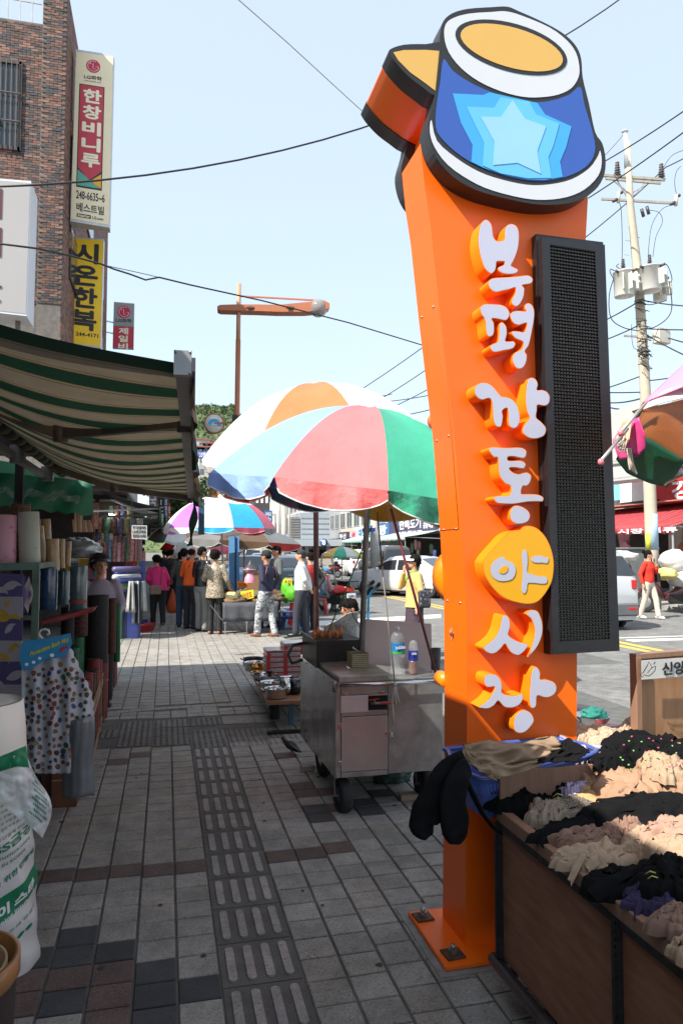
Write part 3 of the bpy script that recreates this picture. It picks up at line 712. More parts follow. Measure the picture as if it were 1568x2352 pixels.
qt('T. 244-4171', c2, .08, .92, .875, .91, 22.6, ink, s2, .03)
c3 = [(262,693),(309,697),(307,800),(259,798)]
gry = mat('sign_grey', (.33,.33,.33), .5, var=.03)
s3 = signbox('small_shop_sign', 'small grey and crimson projecting sign behind the yellow sign', c3, 34, .3, gry)
qp(c3, [(.0,.52),(1,.52),(1,1),(0,1)], 34, red, s3, 'red_field', .010); qp(c3, [(.0,.50),(1,.50),(1,.52),(0,.52)], 34, tealm, s3, 'stripe', .010)
lg_logo(c3, .5, .21, .28, 34, s3, 1); qt('LG화학', c3, .12, .88, .36, .44, 34, ink, s3, .03)
for i, ch in enumerate('제일비'): qt(ch, c3, .28, .72, .56+.17*i, .70+.17*i, 34, cre2, s3, .04, .016)
b = MB(MATS['sign_frame']); p = PY(262, 740, 34)
for dz in (0, -.5): b.bar((FX-.02, 33.9, p.z+dz), (p.x+.05, 34.1, p.z+dz), .05)
b.build('mount_arm', s3)
c4 = [(-60,405),(72,416),(62,726),(-60,712)]
wgr = mat('sign_white', (.36,.345,.335), .5, var=.02, vs=1); t = signbox('white_sign_cabinet', 'large off-white sign cabinet at the left edge above the striped awning', c4, 18, .9, wgr, mat('sign_white_side', (.62,.63,.66), .5, var=.03))
mar = mat('sign_maroon', S(90,30,45), .5, var=0)
for v0, v1, u1 in ((432,502,6), (522,590,5), (655,662,5), (688,694,3)): b = MB(mar); b.prism(q4([(-40,v0),(u1,v0+1),(u1-2,v1),(-40,v1)], 17.98), (0,-.003,0)); b.build('letter_stroke', t)
b = MB(MATS['bar_metal']); pp = PY(30, 720, 18.4)
for dx in (-.6, .1): b.bar((pp.x+dx, 18.5, 0), (pp.x+dx, 18.5, pp.z+.5), .1)
b.build('post', t)
gtarp = mat('green_tarp', (.015,.11,.055), .55, var=.2, vs=3, thin=.25, bump=.15, bs=8)
t = thing('shade_canopy', 'green tarpaulin canopy added out of view at the left to shade the foreground', 'canopy', (-1.8, -1, 0))  # unseen canopy, added left of the frame to shade the foreground
b = MB(gtarp); b.grid(lambda i, j: (-3.2+2.66*i, -5+7.55*j, 3.3-.28*i-.03*math.sin(j*18)**2), 10, 24); b.build('tarpaulin', t, solid=.004)
b = MB(MATS['bar_metal'])
for yy in (-4.5, -1, 2.3): b.bar((-3.1, yy, 0), (-3.1, yy, 3.25), .05); b.bar((-3.15, yy, 3.24), (-.6, yy, 2.98), .04)
b.build('frame', t)
aw = thing('striped_awning', 'big retractable awning with dark green and beige stripes seen from below at upper left', 'awning', (-1.2, 6, 0))
Ra, Rb = Vector((-1.2, 2.45, 2.56)), Vector((-1.2, 9.27, 2.54))
P1, P2 = PD(420, 836, 2.62), PD(437, 1140, 8.45)
ab = mat('awning_beige', (.19,.155,.105), .9, var=.2, vs=4, thin=.2); ag = mat('awning_green', (.009,.036,.02), .9, var=.2, vs=5, thin=.18)
ay = mat('awning_line', (.16,.085,.02), .9, thin=.3, var=.1); ad = mat('awning_dark', (.06,.055,.04), .9, thin=.2, var=.1)
def aw_pt(s_, t_):   # s along the roller, t towards the bar
 a = Ra.lerp(Rb, s_); c = P1.lerp(P2, s_); p = a.lerp(c, t_)
 p.z -= .16*math.sin(math.pi*t_)*(.35+.65*math.sin(math.pi*min(1, s_*1.02))) * (1.0) + .012*math.sin(40*s_ + 3*t_)*t_*(1-t_)*3
 return p
mb = MB();  L_aw = (Rb-Ra).length; pos = 0
seq = [(ag, .19), (ay, .009), (ab, .02), (ad, .012), (ab, .21), (ad, .010), (ab, .02), (ay, .009)]
while pos < L_aw:
 for m, w in seq:
  a = pos/L_aw; c = min(1, (pos+w)/L_aw); mb.mat(m)
  if a < 1: mb.grid(lambda i, j: aw_pt(a+(c-a)*i, j), 1, 14)
  pos += w
fab = mb.build('fabric', aw)
mb = MB()   # roller with the rest of the cloth wound on it
n = 44
for i in range(n):
 mb.mat(ag if i % 2 else ab); p0 = Ra.lerp(Rb, i/n) + Vector((-.02, 0, .0)); p1 = Ra.lerp(Rb, (i+1)/n) + Vector((-.02, 0, .0)); mb.cyl(p0, p1, .062, n=14)
mb.build('roller', aw)
armm = mat('arm_metal', (.17,.14,.12), .5, .4, var=.2, vs=8); alum = mat('aluminium', (.55,.55,.55), .35, .8, var=.15)
al2 = mat('aluminium_dull', (.20,.19,.18), .45, .6, var=.2)
mb = MB(al2); mb.bar(P1, P2, .05, .075); mb.bar(P1+Vector((.02,0,.0)), P2+Vector((.02,0,0)), .05, .05); mb.build('front_bar', aw)
cap = MB(mat('cap_grey', (.30,.30,.31), .5, .3, var=.15)); d = (P2-P1).normalized(); cap.bar(P1-d*.02, P1+d*.012, .062, .088); co = cap.build('end_cap', aw)
sc_ = MB(bolt_m)
for a, c in ((.026,.038),(-.026,.038),(.026,-.038)): sc_.cyl(P1 + Vector((a, -.027, c)), P1 + Vector((a, -.015, c)), .005)
sc_.build('screws', co, kind='stuff')
elb1 = PD(140, 992, 4.05); j1 = PD(423, 966, 3.75); st1 = PD(-60, 915, 4.7)
elb2 = PD(262, 1118, 7.6); j2 = PD(436, 1143, 8.3); st2 = PD(122, 1072, 8.0)
for st, el, jj in ((st1, elb1, j1), (st2, elb2, j2)):
 m_ = MB(mat('arm_pale', (.42,.32,.25), .6, .2, var=.15)); m_.bar(st, el, .05, .085); a_ = m_.build('folding_arm', aw)
 m_ = MB(armm); m_.bar(el, jj, .045, .08); m_.cyl(el-Vector((0,0,.055)), el+Vector((0,0,.055)), .04); m_.cyl(jj-Vector((0,0,.06)), jj+Vector((0,0,.06)), .035); m_.build('forearm', a_)
mb = MB(al2); mb.bar(Ra+Vector((-.14,-.2,-.1)), Rb+Vector((-.14,.2,-.1)), .06, .06)
for yy in (3.0, 5.2, 7.0, 8.7): mb.cbox((-1.3, yy, 2.46), .12, .1, .16)
mb.build('torsion_bar', aw)
def vl(i, j):
 p = P1.lerp(P2, i); w = .05*math.sin(i*60)+.03*math.sin(i*143+1)
 return p + Vector((.012 + .03*i + (.02+.05*i)*j + w*j*(.15+.5*i), 0, .02 - (.05+.20*math.sin(i*math.pi*.9)+.03*math.sin(i*31))*j + .05*math.sin(math.pi*j)))
mb = MB(); n = 90
for k in range(n):
 mb.mat([ag, ab, ab][(k//2) % 3]); mb.grid(lambda i, j: vl((k+i)/n, j), 1, 5)
mb.build('valance', aw)
mb = MB(ag); mb.grid(lambda i, j: P2 + Vector((.02+.06*i-.05*j*j+.02*math.sin(9*j+4*i), .03*math.sin(7*j), -.02-.55*j)), 4, 12); mb.build('hanging_strip', aw)
mb = MB(mat('blue_strip', (.03,.10,.15), .7)); mb.grid(lambda i, j: P2 + Vector((.10+.07*i, .1, -.02-.42*j)), 2, 4); mb.build('hanging_strip', aw)
arc = thing('market_arcade', 'dark covered market row with low ceiling and steel posts along the left of the walk', 'building', (-2.6, 12, 0))
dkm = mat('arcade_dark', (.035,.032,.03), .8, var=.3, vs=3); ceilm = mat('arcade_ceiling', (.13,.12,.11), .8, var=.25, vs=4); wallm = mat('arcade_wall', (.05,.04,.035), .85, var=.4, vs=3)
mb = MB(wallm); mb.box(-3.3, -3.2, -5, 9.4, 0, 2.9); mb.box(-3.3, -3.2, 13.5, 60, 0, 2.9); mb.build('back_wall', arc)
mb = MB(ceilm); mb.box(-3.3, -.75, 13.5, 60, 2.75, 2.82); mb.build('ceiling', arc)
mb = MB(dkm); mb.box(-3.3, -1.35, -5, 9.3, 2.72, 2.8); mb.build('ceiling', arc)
for k in range(16):
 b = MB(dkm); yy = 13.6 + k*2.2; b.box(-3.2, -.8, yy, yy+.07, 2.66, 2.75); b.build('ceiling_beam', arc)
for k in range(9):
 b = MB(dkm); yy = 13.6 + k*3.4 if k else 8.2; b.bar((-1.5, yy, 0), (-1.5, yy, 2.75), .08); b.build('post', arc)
for k, (u, v, zc_) in enumerate(((252,1181,16), (286,1189,18), (300,1205,24))):
 p = PD(u, v, zc_); b = MB(mat('tube_light', (1,1,.92), .5, var=0, emit=9)); b.cyl(p, p+Vector((.0 if k else .12,1.1,0)), .017); l_ = b.build('tube_lamp', arc)
colsA = [mat('ragged_grey', (.12,.115,.10), .8, var=.3, thin=.2), ag, mat('ragged_white', (.5,.5,.48), .8, thin=.3), mat('ragged_dk', (.03,.03,.03), .8), mat('ragged_mint', (.12,.25,.2), .8, thin=.3), mat('ragged_rust', (.2,.07,.05), .8, thin=.2)]
for k in range(12):
 y0 = 13.6 + k*2.3; y1 = y0 + 2.2; m = colsA[(k*5+3) % 6]; m2 = colsA[(k*3+1) % 6]
 t = thing('small_awning', ['first dark ragged awning beyond the big striped one', 'second ragged awning along the arcade'][k] if k < 2 else 'small awning far down the market arcade', 'awning', (-.9, y0, 0), group=None if k < 2 else 'small awnings far down the arcade')
 ex = random.uniform(.35, .95); dz = random.uniform(.2, .42)
 b = MB(m); b.grid(lambda i, j: (-1.3+(ex+.45)*i, y0+(y1-y0)*j, 2.78 - dz*i - .06*math.sin(math.pi*i) - .02*math.sin(j*30)*i), 5, 16); b.build('cloth', t, solid=.005)
 b = MB(m2); b.grid(lambda i, j: (-.85+ex+.03*math.sin(j*40), y0+(y1-y0)*j, 2.78-dz-.22*i*(1+.3*math.sin(j*23))), 2, 20); b.build('valance', t, solid=.004)
 b = MB(al2); b.bar((-1.3, y0+.1, 2.3), (-.85+ex, y0+.1, 2.76-dz), .03); b.bar((-1.3, y1-.1, 2.3), (-.85+ex, y1-.1, 2.76-dz), .03); b.build('struts', t, kind='stuff')
t = thing('green_tarpaulin', 'dark green tarpaulin hung across the stall above the rolled mats', 'tarpaulin', (-2, 8.5, 2.2))
A = PD(-40, 1082, 8.2); B_ = PD(214, 1105, 8.9); C_ = PD(214, 1185, 8.9); D_ = PD(-40, 1158, 8.2)
b = MB(gtarp); b.grid(lambda i, j: A.lerp(B_, i).lerp(D_.lerp(C_, i), j) + Vector((0, .05*math.sin(i*17+j*4), .015*math.sin(i*40)*j)), 30, 8); b.build('sheet', t)
b = MB(mat('clear_plastic', (.55,.58,.58), .2, var=.1, clear=.72, bump=.6, bs=18)); b.grid(lambda i, j: PD(-40, 1118, 8.05).lerp(PD(185, 1135, 8.6), i) + Vector((0, .04*math.sin(j*6), -.09*j - .03*math.sin(i*22) + .02*math.sin(i*55+j*9))), 40, 6); b.build('plastic_sheet', t)
b = MB(gtarp); b.grid(lambda i, j: PD(-40, 1050, 8.8).lerp(PD(150, 1085, 9.4), i) + Vector((0, 0, -.25*j)), 8, 3); b.build('upper_sheet', t)
def vroll(name, label, cat, u0, u1, v0, v1, zc_, m, m_end=None, group=None, tilt=0, n=20, bevel=.02):
 c = PD((u0+u1)/2, v1, zc_); r = (u1-u0)/2*zc_/FPX; top = PD((u0+u1)/2, v0, zc_); h = top.z - c.z
 t = thing(name, label, cat, c, 0, group)
 ax = Vector((tilt, 0, 1)).normalized()
 R_ = Matrix.Translation(c) @ Vector((0,0,1)).rotation_difference(ax).to_matrix().to_4x4()
 b = MB(m); b.T = R_
 b.lathe([(r*.98, 0), (r, .005), (r, h-.008), (r*.97, h)], (0,0,0), n); b.build('roll_body', t)
 b = MB(m_end or m); b.T = R_; k = 6; pr = []
 for i in range(k): rr_ = r*.97*(1-i/k); pr += [(rr_, h+(.001)), (rr_*.93, h-.012)]
 pr.append((0, h-.012)); b.lathe(pr, (0,0,0), n); b.lathe([(r*.96, .003), (0, .003)], (0,0,0), n); b.build('roll_end', t)
 return t
sh = MB(mat('shelf_wood', (.12,.085,.06), .8, var=.3, vs=8))
pinkm = pattern('pink_blossom', [(0, S(222,90,150)), (.35, S(238,170,200)), (.42, S(240,178,206))], 'vor', 16, .45)
m_pink = pattern('pink_roll', [(0, S(238,176,200)), (1, S(240,182,206))], 'noise', 3, .4)
m_dk = mat('paper_core', (.30,.24,.17), .8); m_wh = mat('white_roll', S(205,215,205), .45, var=.06, vs=4)
brickpaper = mat('brick_paper', (.19,.105,.065), .6, var=.3, vs=25)
t = vroll('pink_roll', 'pink plastic sheet roll with darker pink blossom bands standing at the left edge', 'roll', -22, 35, 1183, 1297, 5.6, m_pink, mat('white_pl', (.6,.5,.52)))
c = PD(6.5, 1297, 5.6); r = 57/2*5.6/FPX + .0012
for va, vb in ((1208,1225), (1262,1284)):
 za = PD(6.5, va, 5.6).z; zb = PD(6.5, vb, 5.6).z; b = MB(pinkm); b.lathe([(r, zb-c.z), (r, za-c.z)], c, 24); b.build('blossom_band', t)
t = vroll('brick_pattern_roll', 'tall roll of brown brick pattern wallpaper behind the pink roll', 'roll', 20, 63, 1158, 1297, 6.1, brickpaper, None, tilt=.03)
cc = PD(41.5, 1297, 6.1); r = 43/2*6.1/FPX; b = MB(mat('brick_paper_line', (.33,.22,.15), .6))
for k in range(11):
 z_ = .03+.045*k; b.lathe([(r+.0008, z_), (r+.0008, z_+.004)], (cc.x+.03*z_, cc.y, cc.z), 20)
 for q in range(10):
  a = 2*math.pi*(q+.5*(k % 2))/10; b.bar((cc.x+.03*z_+(r+.0005)*math.cos(a), cc.y+(r+.0005)*math.sin(a), cc.z+z_), (cc.x+.03*z_+(r+.0005)*math.cos(a), cc.y+(r+.0005)*math.sin(a), cc.z+z_+.045), .003)
b.build('joint_print', t)
vroll('white_roll', 'tall white plastic sheet roll with small blue sprigs beside the brick pattern roll', 'roll', 47, 93, 1176, 1297, 5.7, pattern('sprig', [(0, S(60,140,160)), (.08, S(208,216,205)), (1, S(214,220,212))], 'vor', 9, .4), m_wh, tilt=-.05)
b = MB(mat('panel_grey', (.25,.25,.26), .5)); p = PD(46, 1297, 5.9); b.prism([PD(40,1297,6.0), PD(50,1297,6.0), PD(60,1185,6.0), PD(57,1185,6.0)], (0,.03,0)); tag(b.build('grey_board'), 'thin grey board leaning between the brick pattern roll and the white roll', 'board')
tanw = mat('tan_wrap', (.50,.33,.17), .35, var=.15, vs=14, bump=.4, bs=30, coat=.5)
for (u0,u1,v0,v1,z_,lab) in ((84,108,1208,1310,6.3,'leftmost of the tan rolls in clear plastic, beside the white roll'), (100,122,1192,1300,6.5,'tallest tan roll in clear plastic behind the others'), (107,137,1238,1310,6.0,'front tan roll in clear plastic'), (134,150,1238,1305,6.3,'right one of the tan rolls in clear plastic'), (148,162,1243,1300,6.5,'thin pale roll at the right end of the tan rolls')):
 vroll('tan_roll', lab, 'roll', u0, u1, v0, v1, z_, tanw, m_dk, tilt=random.uniform(-.1,.05))
def lump(name, m, c, rx, ry, rz, amp=.12, fr=3.0, seed=0, n=28, mm=18, parent=None, flat=0, ridge=False):
 b = MB(m); of = Vector((seed*7.1, seed*3.3, seed*1.7))
 b.ell((0,0,0), 1, 1, 1, n, mm)
 for i, p in enumerate(b.v):
  q = Vector(p); nz = noise.noise(q*fr+of); n2 = noise.noise(q*fr*2.3+of)
  if ridge: nz = .6-2.0*abs(nz); n2 = .5-1.6*abs(n2)
  k = 1 + amp*nz + amp*.5*n2
  q = q*k
  if q.z < -flat and flat: q.z = -flat + (q.z+flat)*.15
  b.v[i] = Vector((c[0]+q.x*rx, c[1]+q.y*ry, c[2]+q.z*rz))
 return b.build(name, parent)
plas = mat('silver_plastic', (.36,.37,.38), .15, .35, var=.35, vs=9, bump=.7, bs=14, coat=.8)
c = PD(172, 1262, 8.2); o = lump('plastic_bag', plas, c, .26, .16, .115, .35, 2.2, 3, ridge=True, flat=.7); tag(o, 'crumpled silvery plastic bag of foil pieces lying above the yellow carton', 'bag')
p = [PD(150,1283,8.4), PD(203,1283,8.4), PD(203,1330,8.4), PD(150,1330,8.4)]
t = thing('toy_print_carton', 'yellow and pink carton with round prints behind the vendor', 'carton', p[3])
b = MB(mat('carton_yellow', S(225,190,80), .5)); b.prism(p, (0,.3,0)); b.build('carton', t)
b = MB(mat('carton_pink', S(225,150,180), .5)); b.prism([PD(203.3,1283,8.4), PD(240,1283,8.4), PD(240,1330,8.4), PD(203.3,1330,8.4)], (0,.3,0)); b.build('pink_side', t)
for (u, v, m) in ((172,1295,'c1'), (222,1298,'c2'), (222,1318,'c2')):
 q = PD(u, v, 8.37); b = MB(mat('print_'+m, S(120,150,140) if m == 'c1' else S(110,190,210), .5)); b.cyl(q, q-Vector((0,.004,0)), .04, n=16); b.build('round_print', t)
gm = mat('rack_green', (.13,.22,.18), .55, .1, var=.2, vs=8, dirt=.5)
t = thing('green_steel_rack', 'worn mint green steel rack holding rolled mats at the left', 'rack', PD(86, 1640, 5.0))
b = MB(gm); A = PD(-60, 1303, 4.9); B_ = PD(84, 1300, 5.0); b.bar(A, B_, .045, .05); b.build('top_rail', t)
b = MB(gm); b.bar(PD(84, 1293, 5.0), Vector((PD(84,1293,5.0).x, PD(84,1293,5.0).y, .0)), .045, .03); b.build('post', t)
b = MB(gm); p = PD(84, 1300, 5.0); b.bar(p, p + Vector((-.1, 3.2, 0)), .04); b.bar(p + Vector((-.1, 3.2, 0)), p + Vector((-.1, 3.2, -p.z)), .04); b.bar(p+Vector((0,0,-.35)), p+Vector((-1.2,0,-.35)), .03); b.build('side_frame', t)
b = MB(sh.mats[0]); b.box(-2.3, p.x-.05, p.y+.05, p.y+3.0, p.z-.02, p.z+.0); b.box(-2.3, p.x-.05, p.y+.05, p.y+3.0, .62, .64); b.build('shelf', t)
t = thing('leaf_pattern_matting', 'slatted plastic matting with white and mustard leaves on violet hanging at the left edge', 'matting', PD(30, 1620, 4.5))
vio = mat('mat_violet', S(88,80,128), .7, var=.06, bump=.3, bs=120); whm = mat('mat_white', S(168,162,172), .7, var=.05); mus = mat('mat_mustard', S(178,150,48), .7, var=.08)
zc_ = 4.5
def mp(u, v, d=0): return PD(u, v, zc_ - d)
b = MB(); n = 62
for k in range(n):
 v0 = 1318 + (1616-1318)*k/n; v1 = 1318 + (1616-1318)*(k+1)/n; g_ = (v1-v0)*.12
 band = int((v0-1318)/50) % 2
 b.mat(vio if band == 0 else whm)
 b.prism([mp(-90,v0), mp(53-.5*(v0-1318)/100,v0), mp(53-.5*(v0-1318)/100,v1-g_), mp(-90,v1-g_)], (0,.012,0))
b.build('hanging_slats', t, kind='stuff')
leafw = [(0,0),(.25,.18),(.55,.24),(.85,.14),(1.1,.22),(.95,-.02),(.8,-.16),(.5,-.22),(.2,-.14)]
for (u, v, s_, a, m) in ((5,1352,42,-.35,whm), (12,1455,30,-.9,whm), (15,1560,44,-.4,whm), (-5,1400,28,.5,mus), (14,1395,20,-1.2,mus), (-6,1425,36,-.3,mus), (28,1412,22,.4,mus), (-2,1500,30,.6,mus), (22,1500,24,-1,mus), (28,1480,18,.2,mus), (-10,1350,30,.3,whm), (-8,1560,30,.9,whm)):
 P = [(u + s_*(x*math.cos(a)-y*math.sin(a)), v + s_*(x*math.sin(a)+y*math.cos(a))) for x, y in leafw]
 P = [(min(x, 52), y) for x, y in P]
 b = MB(m); b.prism([mp(x, y, .004) for x, y in smooth_poly(P, 2)], (0,-.002,0)); b.build('leaf_print', t)
cx_, r0 = PD(57, 1366, 4.66), .125
b = MB(whm); b.lathe([(0,0),(r0,0)], (0,0,0), 4); b = MB();
for i in range(9):
 b.mat(mat('mat_edge', (.42,.37,.35), .9, var=.15, vs=60) if i % 2 == 0 else mat('mat_edge2', (.22,.18,.2), .9)); rr_ = r0*(1-i*.075)
 for q in range(28):
  a0 = 2*math.pi*q/28; a1 = 2*math.pi*(q+1)/28; r1 = rr_*.925; f = lambda r, a: cx_ + Vector((.02+.012*math.cos(a*3), r*math.cos(a)*.9, r*math.sin(a)*1.05))
  b.add([f(rr_,a0), f(rr_,a1), f(r1,a1), f(r1,a0)], [(0,1,2,3)])
b.build('spiral_end', t)
b = MB(vio); b.cyl(cx_ + Vector((.018,0,0)), cx_ + Vector((-.7,0,0)), r0*.98, n=28); b.build('matting_roll', t)
bluew = mat('blue_wrap', (.03,.09,.20), .25, var=.5, vs=12, coat=.9, bump=.3, bs=20); tealw = mat('teal_wrap', (.07,.15,.19), .25, var=.35, vs=10, coat=.9, bump=.3, bs=20)
t = vroll('blue_wrapped_roll', 'dark blue roll in clear plastic next to the rack post', 'roll', 92, 131, 1305, 1400, 5.6, bluew, plas)
t = vroll('blue_wrapped_roll', 'short blue roll in plastic with a pink top between two others', 'roll', 132, 159, 1312, 1388, 5.9, tealw, mat('pink_top', (.35,.06,.1), .4))
t = vroll('teal_wrapped_roll', 'large teal roll in clear plastic with a red band in front of the vendor', 'roll', 160, 199, 1300, 1402, 5.7, mat('teal2', (.07,.13,.15), .25, var=.2, coat=.9, bump=.3, bs=16), plas)
q = PD(179.5, 1385, 5.7); b = MB(mat('red_band', (.35,.05,.03), .5)); b.lathe([(39/2*5.7/FPX+.002, 0), (39/2*5.7/FPX+.002, .025)], q, 24); b.build('band', t)
for k in range(6):
 m = mat('basket_red', (.30,.02,.02), .5, var=.15); b = MB(m); p = PD(88+k*9, 1438-k*2, 5.3); b.prism([p, p+Vector((.23,.05,.06)), p+Vector((.25,.05,.09)), p+Vector((.0,0,.03))], (0,.25,0)); tag(b.build('red_tray'), '%s dark red tray from the left in the slanted stack below the blue rolls' % ordinal(k+1), 'tray', 'stacked red trays')
blk = mat('black_mat', (.018,.016,.015), .75, var=.35, vs=30, bump=.3, bs=90); blk2 = pattern('red_net_mat', [(0, (.02,.018,.016)), (.5, (.02,.018,.016)), (.6, (.14,.04,.03))], 'check', 60, .8, rot=(0,.7,.7))
brn = mat('brown_mat', (.05,.04,.035), .8, var=.3, vs=60)
tall = [(198,247,1368,1522,6.6,blk,'tallest black ribbed mat roll standing in front of the vendor'), (246,266,1375,1500,6.9,mat('mat_redblk', (.09,.03,.02), .8, var=.5, vs=30),'narrow red and black patterned mat roll right of the tall black one'), (168,201,1392,1460,6.3,blk2,'red netted black mat roll left of the tall black roll'), (140,170,1395,1480,6.1,blk,'black mat roll behind the hanging bath mat'), (262,276,1390,1520,7.2,mat('mat_green', (.015,.12,.05), .6, var=.3),'green mat roll at the end of the tall row')]
for (u0,u1,v0,v1,z_,m,lab) in tall: vroll('mat_roll', lab, 'roll', u0, u1, v0, v1, z_, m, blk)
ms = [blk2, mat('mat_green', (0,0,0)), blk, mat('mat_red', (.20,.02,.02), .6, var=.3), mat('mat_dkgreen', (.02,.06,.035), .7, var=.3), brn]
i = 0
for row, (xo, yo, yn, h0, zb) in enumerate(((-.60, 5.7, 9.4, .62, 0), (-.74, 5.4, 9.3, .78, 0))):
 y = yo; nr_ = 0
 while y < yn:
  r = random.uniform(.05, .068); h = h0*random.uniform(.85, 1.1); m = ms[(i*3+row) % 6]
  xx = xo + random.uniform(-.02, .02) - .02*(y-5.7)*.3
  cn_ = {'red_net_mat':'red netted black','mat_green':'green','black_mat':'black','mat_red':'red','mat_dkgreen':'dark green','brown_mat':'dark brown'}[m.name]; nr_ += 1
  if row == 1 and 7.0 < y < 7.95: y += 2*r + .012; i += 1; continue
  t = thing('mat_roll', '%s rolled mat, %s from the near end of the %s row' % (cn_, ordinal(nr_), ['front', 'rear'][row]), 'roll', (xx, y, 0), 0, 'small rolled mats along the walk')
  b = MB(m); b.lathe([(r,0),(r,h)], (xx,y,0), 14); b.build('roll_body', t); b = MB(blk); b.lathe([(r,h),(r*.8,h-.01),(r*.75,h),(r*.5,h-.01),(r*.45,h),(0,h-.01)], (xx,y,0), 14); b.build('roll_end', t)
  if i % 3 == 1: b = MB(mat('ribbon', (.5,.06,.04), .5)); b.lathe([(r+.002,h*.6),(r+.002,h*.63)], (xx,y,0), 14); b.build('ribbon', t)
  y += 2*r + .012; i += 1
wd = mat('slat_wood', (.30,.19,.11), .7, var=.25, vs=9)
t = thing('slat_fence', 'low wooden slat rail holding the small mat rolls beside the walk', 'rack', (-.5, 7, 0))
for k, zz in enumerate((.05, .36, .40, .44)):
 b = MB(wd); b.bar((-.50, 5.45, zz+.02*(k%2)), (-.64+.0, 9.5, zz), .012, .022); b.build('rail', t)
for yy in (5.45, 6.8, 8.2, 9.5): b = MB(wd); b.bar((-.515-.03*(yy-5.45)/1.2, yy, 0), (-.515-.03*(yy-5.45)/1.2, yy, .47), .03, .02); b.build('upright', t)
t = thing('bath_mat_pack', 'white bath mats printed with small coloured fruits and animals hanging under a blue header card', 'bath mat', PD(130, 1780, 3.95))
def bm(u, v, d=0):
 w = .012*math.sin((u-50)*.16) + .01*math.sin(v*.05+u*.07); e = max(0, (u-150)/60)
 return PD(u, v, 3.95 - d + w + .05*e*e)
Lft = lambda v: 50;
def redge(v): return 165 + (v-1500)*.45 if v < 1590 else 205 + 6*math.sin((v-1590)/28)
bw = mat('bath_white', (.50,.50,.54), .45, var=.04, coat=.3)
b = MB(bw)
for lay in range(4):
 b.grid(lambda i, j: bm(50 + (redge(1475+300*j) - 50 + lay*1.5 + 2.2*math.sin(j*75+lay))*i, 1475 + (300-lay*5)*j + 3*abs(math.sin(i*30+lay)), -.012*lay), 36, 60)
b.build('mat_sheet', t, solid=.001)
prm = [mat('pr%d' % k, c, .5, var=0) for k, c in enumerate(((.16,.06,.04), (.22,.04,.035), (.05,.11,.05), (.33,.16,.06), (.04,.08,.16), (.20,.11,.06), (.05,.04,.04), (.28,.22,.11)))]
rr = random.Random(3); pm = MB(); spots = []
for k in range(900):
 v = rr.uniform(1500, 1768); u = rr.uniform(55, redge(v)-3)
 if v < 1546 - (u-52)*.36 + 8: continue
 if any((u-a)**2 + (v-c)**2 < 125 for a, c in spots): continue
 spots.append((u, v)); r = rr.uniform(5.2, 8.0); m = prm[rr.randrange(8)]; n = rr.choice((5, 7, 8)); a0 = rr.random()*6
 for q in range(rr.choice((1, 2, 2))):
  pm.mat(m if q == 0 else prm[rr.randrange(8)]); rq = r*(1 if q == 0 else .5); du = rr.uniform(-2, 2)*q; dv = rr.uniform(-2, 2)*q
  P = [bm(u+du + rq*rr.uniform(.55, 1.05)*math.cos(a0+2*math.pi*i/n), v+dv + rq*rr.uniform(.6, 1.15)*math.sin(a0+2*math.pi*i/n), .004+.002*q) for i in range(n)]
  pm.add([sum(P, Vector())/n] + P, [(0, i+1, (i+1) % n+1) for i in range(n)])
pm.build('fruit_and_animal_prints', t, kind='stuff')
b = MB(mat('card_blue', S(62,150,200), .35, var=.1, vs=20, coat=.4))
card = [(50,1478),(90,1469),(130,1462),(160,1455),(163,1462),(165,1480),(158,1495),(148,1506),(130,1512),(112,1512),(95,1522),(75,1534),(50,1537)]
b.prism([PD(u, v, 3.86) for u, v in smooth_poly(card, 3)], (0,.004,0)); cd = b.build('header_card', t)
yt = mat('card_yellow', S(225,215,60), .5, var=0)
def ct(body, u0, v0, u1, v1, h, m, bold=.02, zc_=3.855):
 o = PD(u0, v0, zc_); px = PD(u1, v1, zc_); up = PD(u0+.12*h, v0-h, zc_)
 text(body, o, px-o, up-o, (px-o).length, (up-o).length, m, cd, bold, .002)
ct('Protection Bath Mat', 70, 1508, 158, 1473, 11, yt, .03); ct('SPA', 137, 1500, 156, 1489, 10, mat('card_red', S(215,40,40), .5, var=0), .05); ct('DAEMYUNG'[:2], 0, 0, 1, 0, 1, yt) if False else None
for u, v in ((62,1526), (78,1521), (92,1512), (120,1505)):
 q = PD(u, v, 3.855); b = MB(mat('card_white', (.75,.78,.8), .5, var=0)); b.prism([q+Vector((.011*math.cos(a), 0, .010*math.sin(a))) for a in [2*math.pi*k/(4 if u != 120 else 14)+.7 for k in range(4 if u != 120 else 14)]], (0,-.001,0)); b.build('card_icon', cd)
hk = MB(mat('hook_white', (.6,.58,.58), .4)); pts = [PD(98, 1466, 3.85), PD(93,1462,3.84), PD(90,1454,3.84), PD(95,1447,3.84), PD(104,1445,3.84), PD(112,1448,3.84), PD(114,1455,3.84), PD(108,1458,3.84)]
hk.tube(pts, .006, 8); hk.build('hook', t)
hk = MB(mat('black_wire', (.02,.02,.02), .5)); hk.tube([PD(95,1420,3.9), PD(98,1440,3.86), PD(107,1466,3.84)], .0022, 5); hk.tube([PD(92,1425,3.9), PD(96,1448,3.84)], .002, 5); hk.build('wire_hook', t)
b = MB(mat('grey_film', (.16,.17,.18), .2, var=.2, vs=5, coat=.6, bump=.3, bs=9)); b.grid(lambda i, j: PD(146+68*i+2*math.sin(j*9), 1650+180*j+4*math.sin(i*5), 3.99-.05*math.sin(math.pi*i)+.002*math.sin(i*25+j*3)), 24, 16)
tag(b.build('grey_plastic_sheet', solid=.02), 'grey plastic sheet pack hanging below and right of the printed bath mats', 'plastic pack')
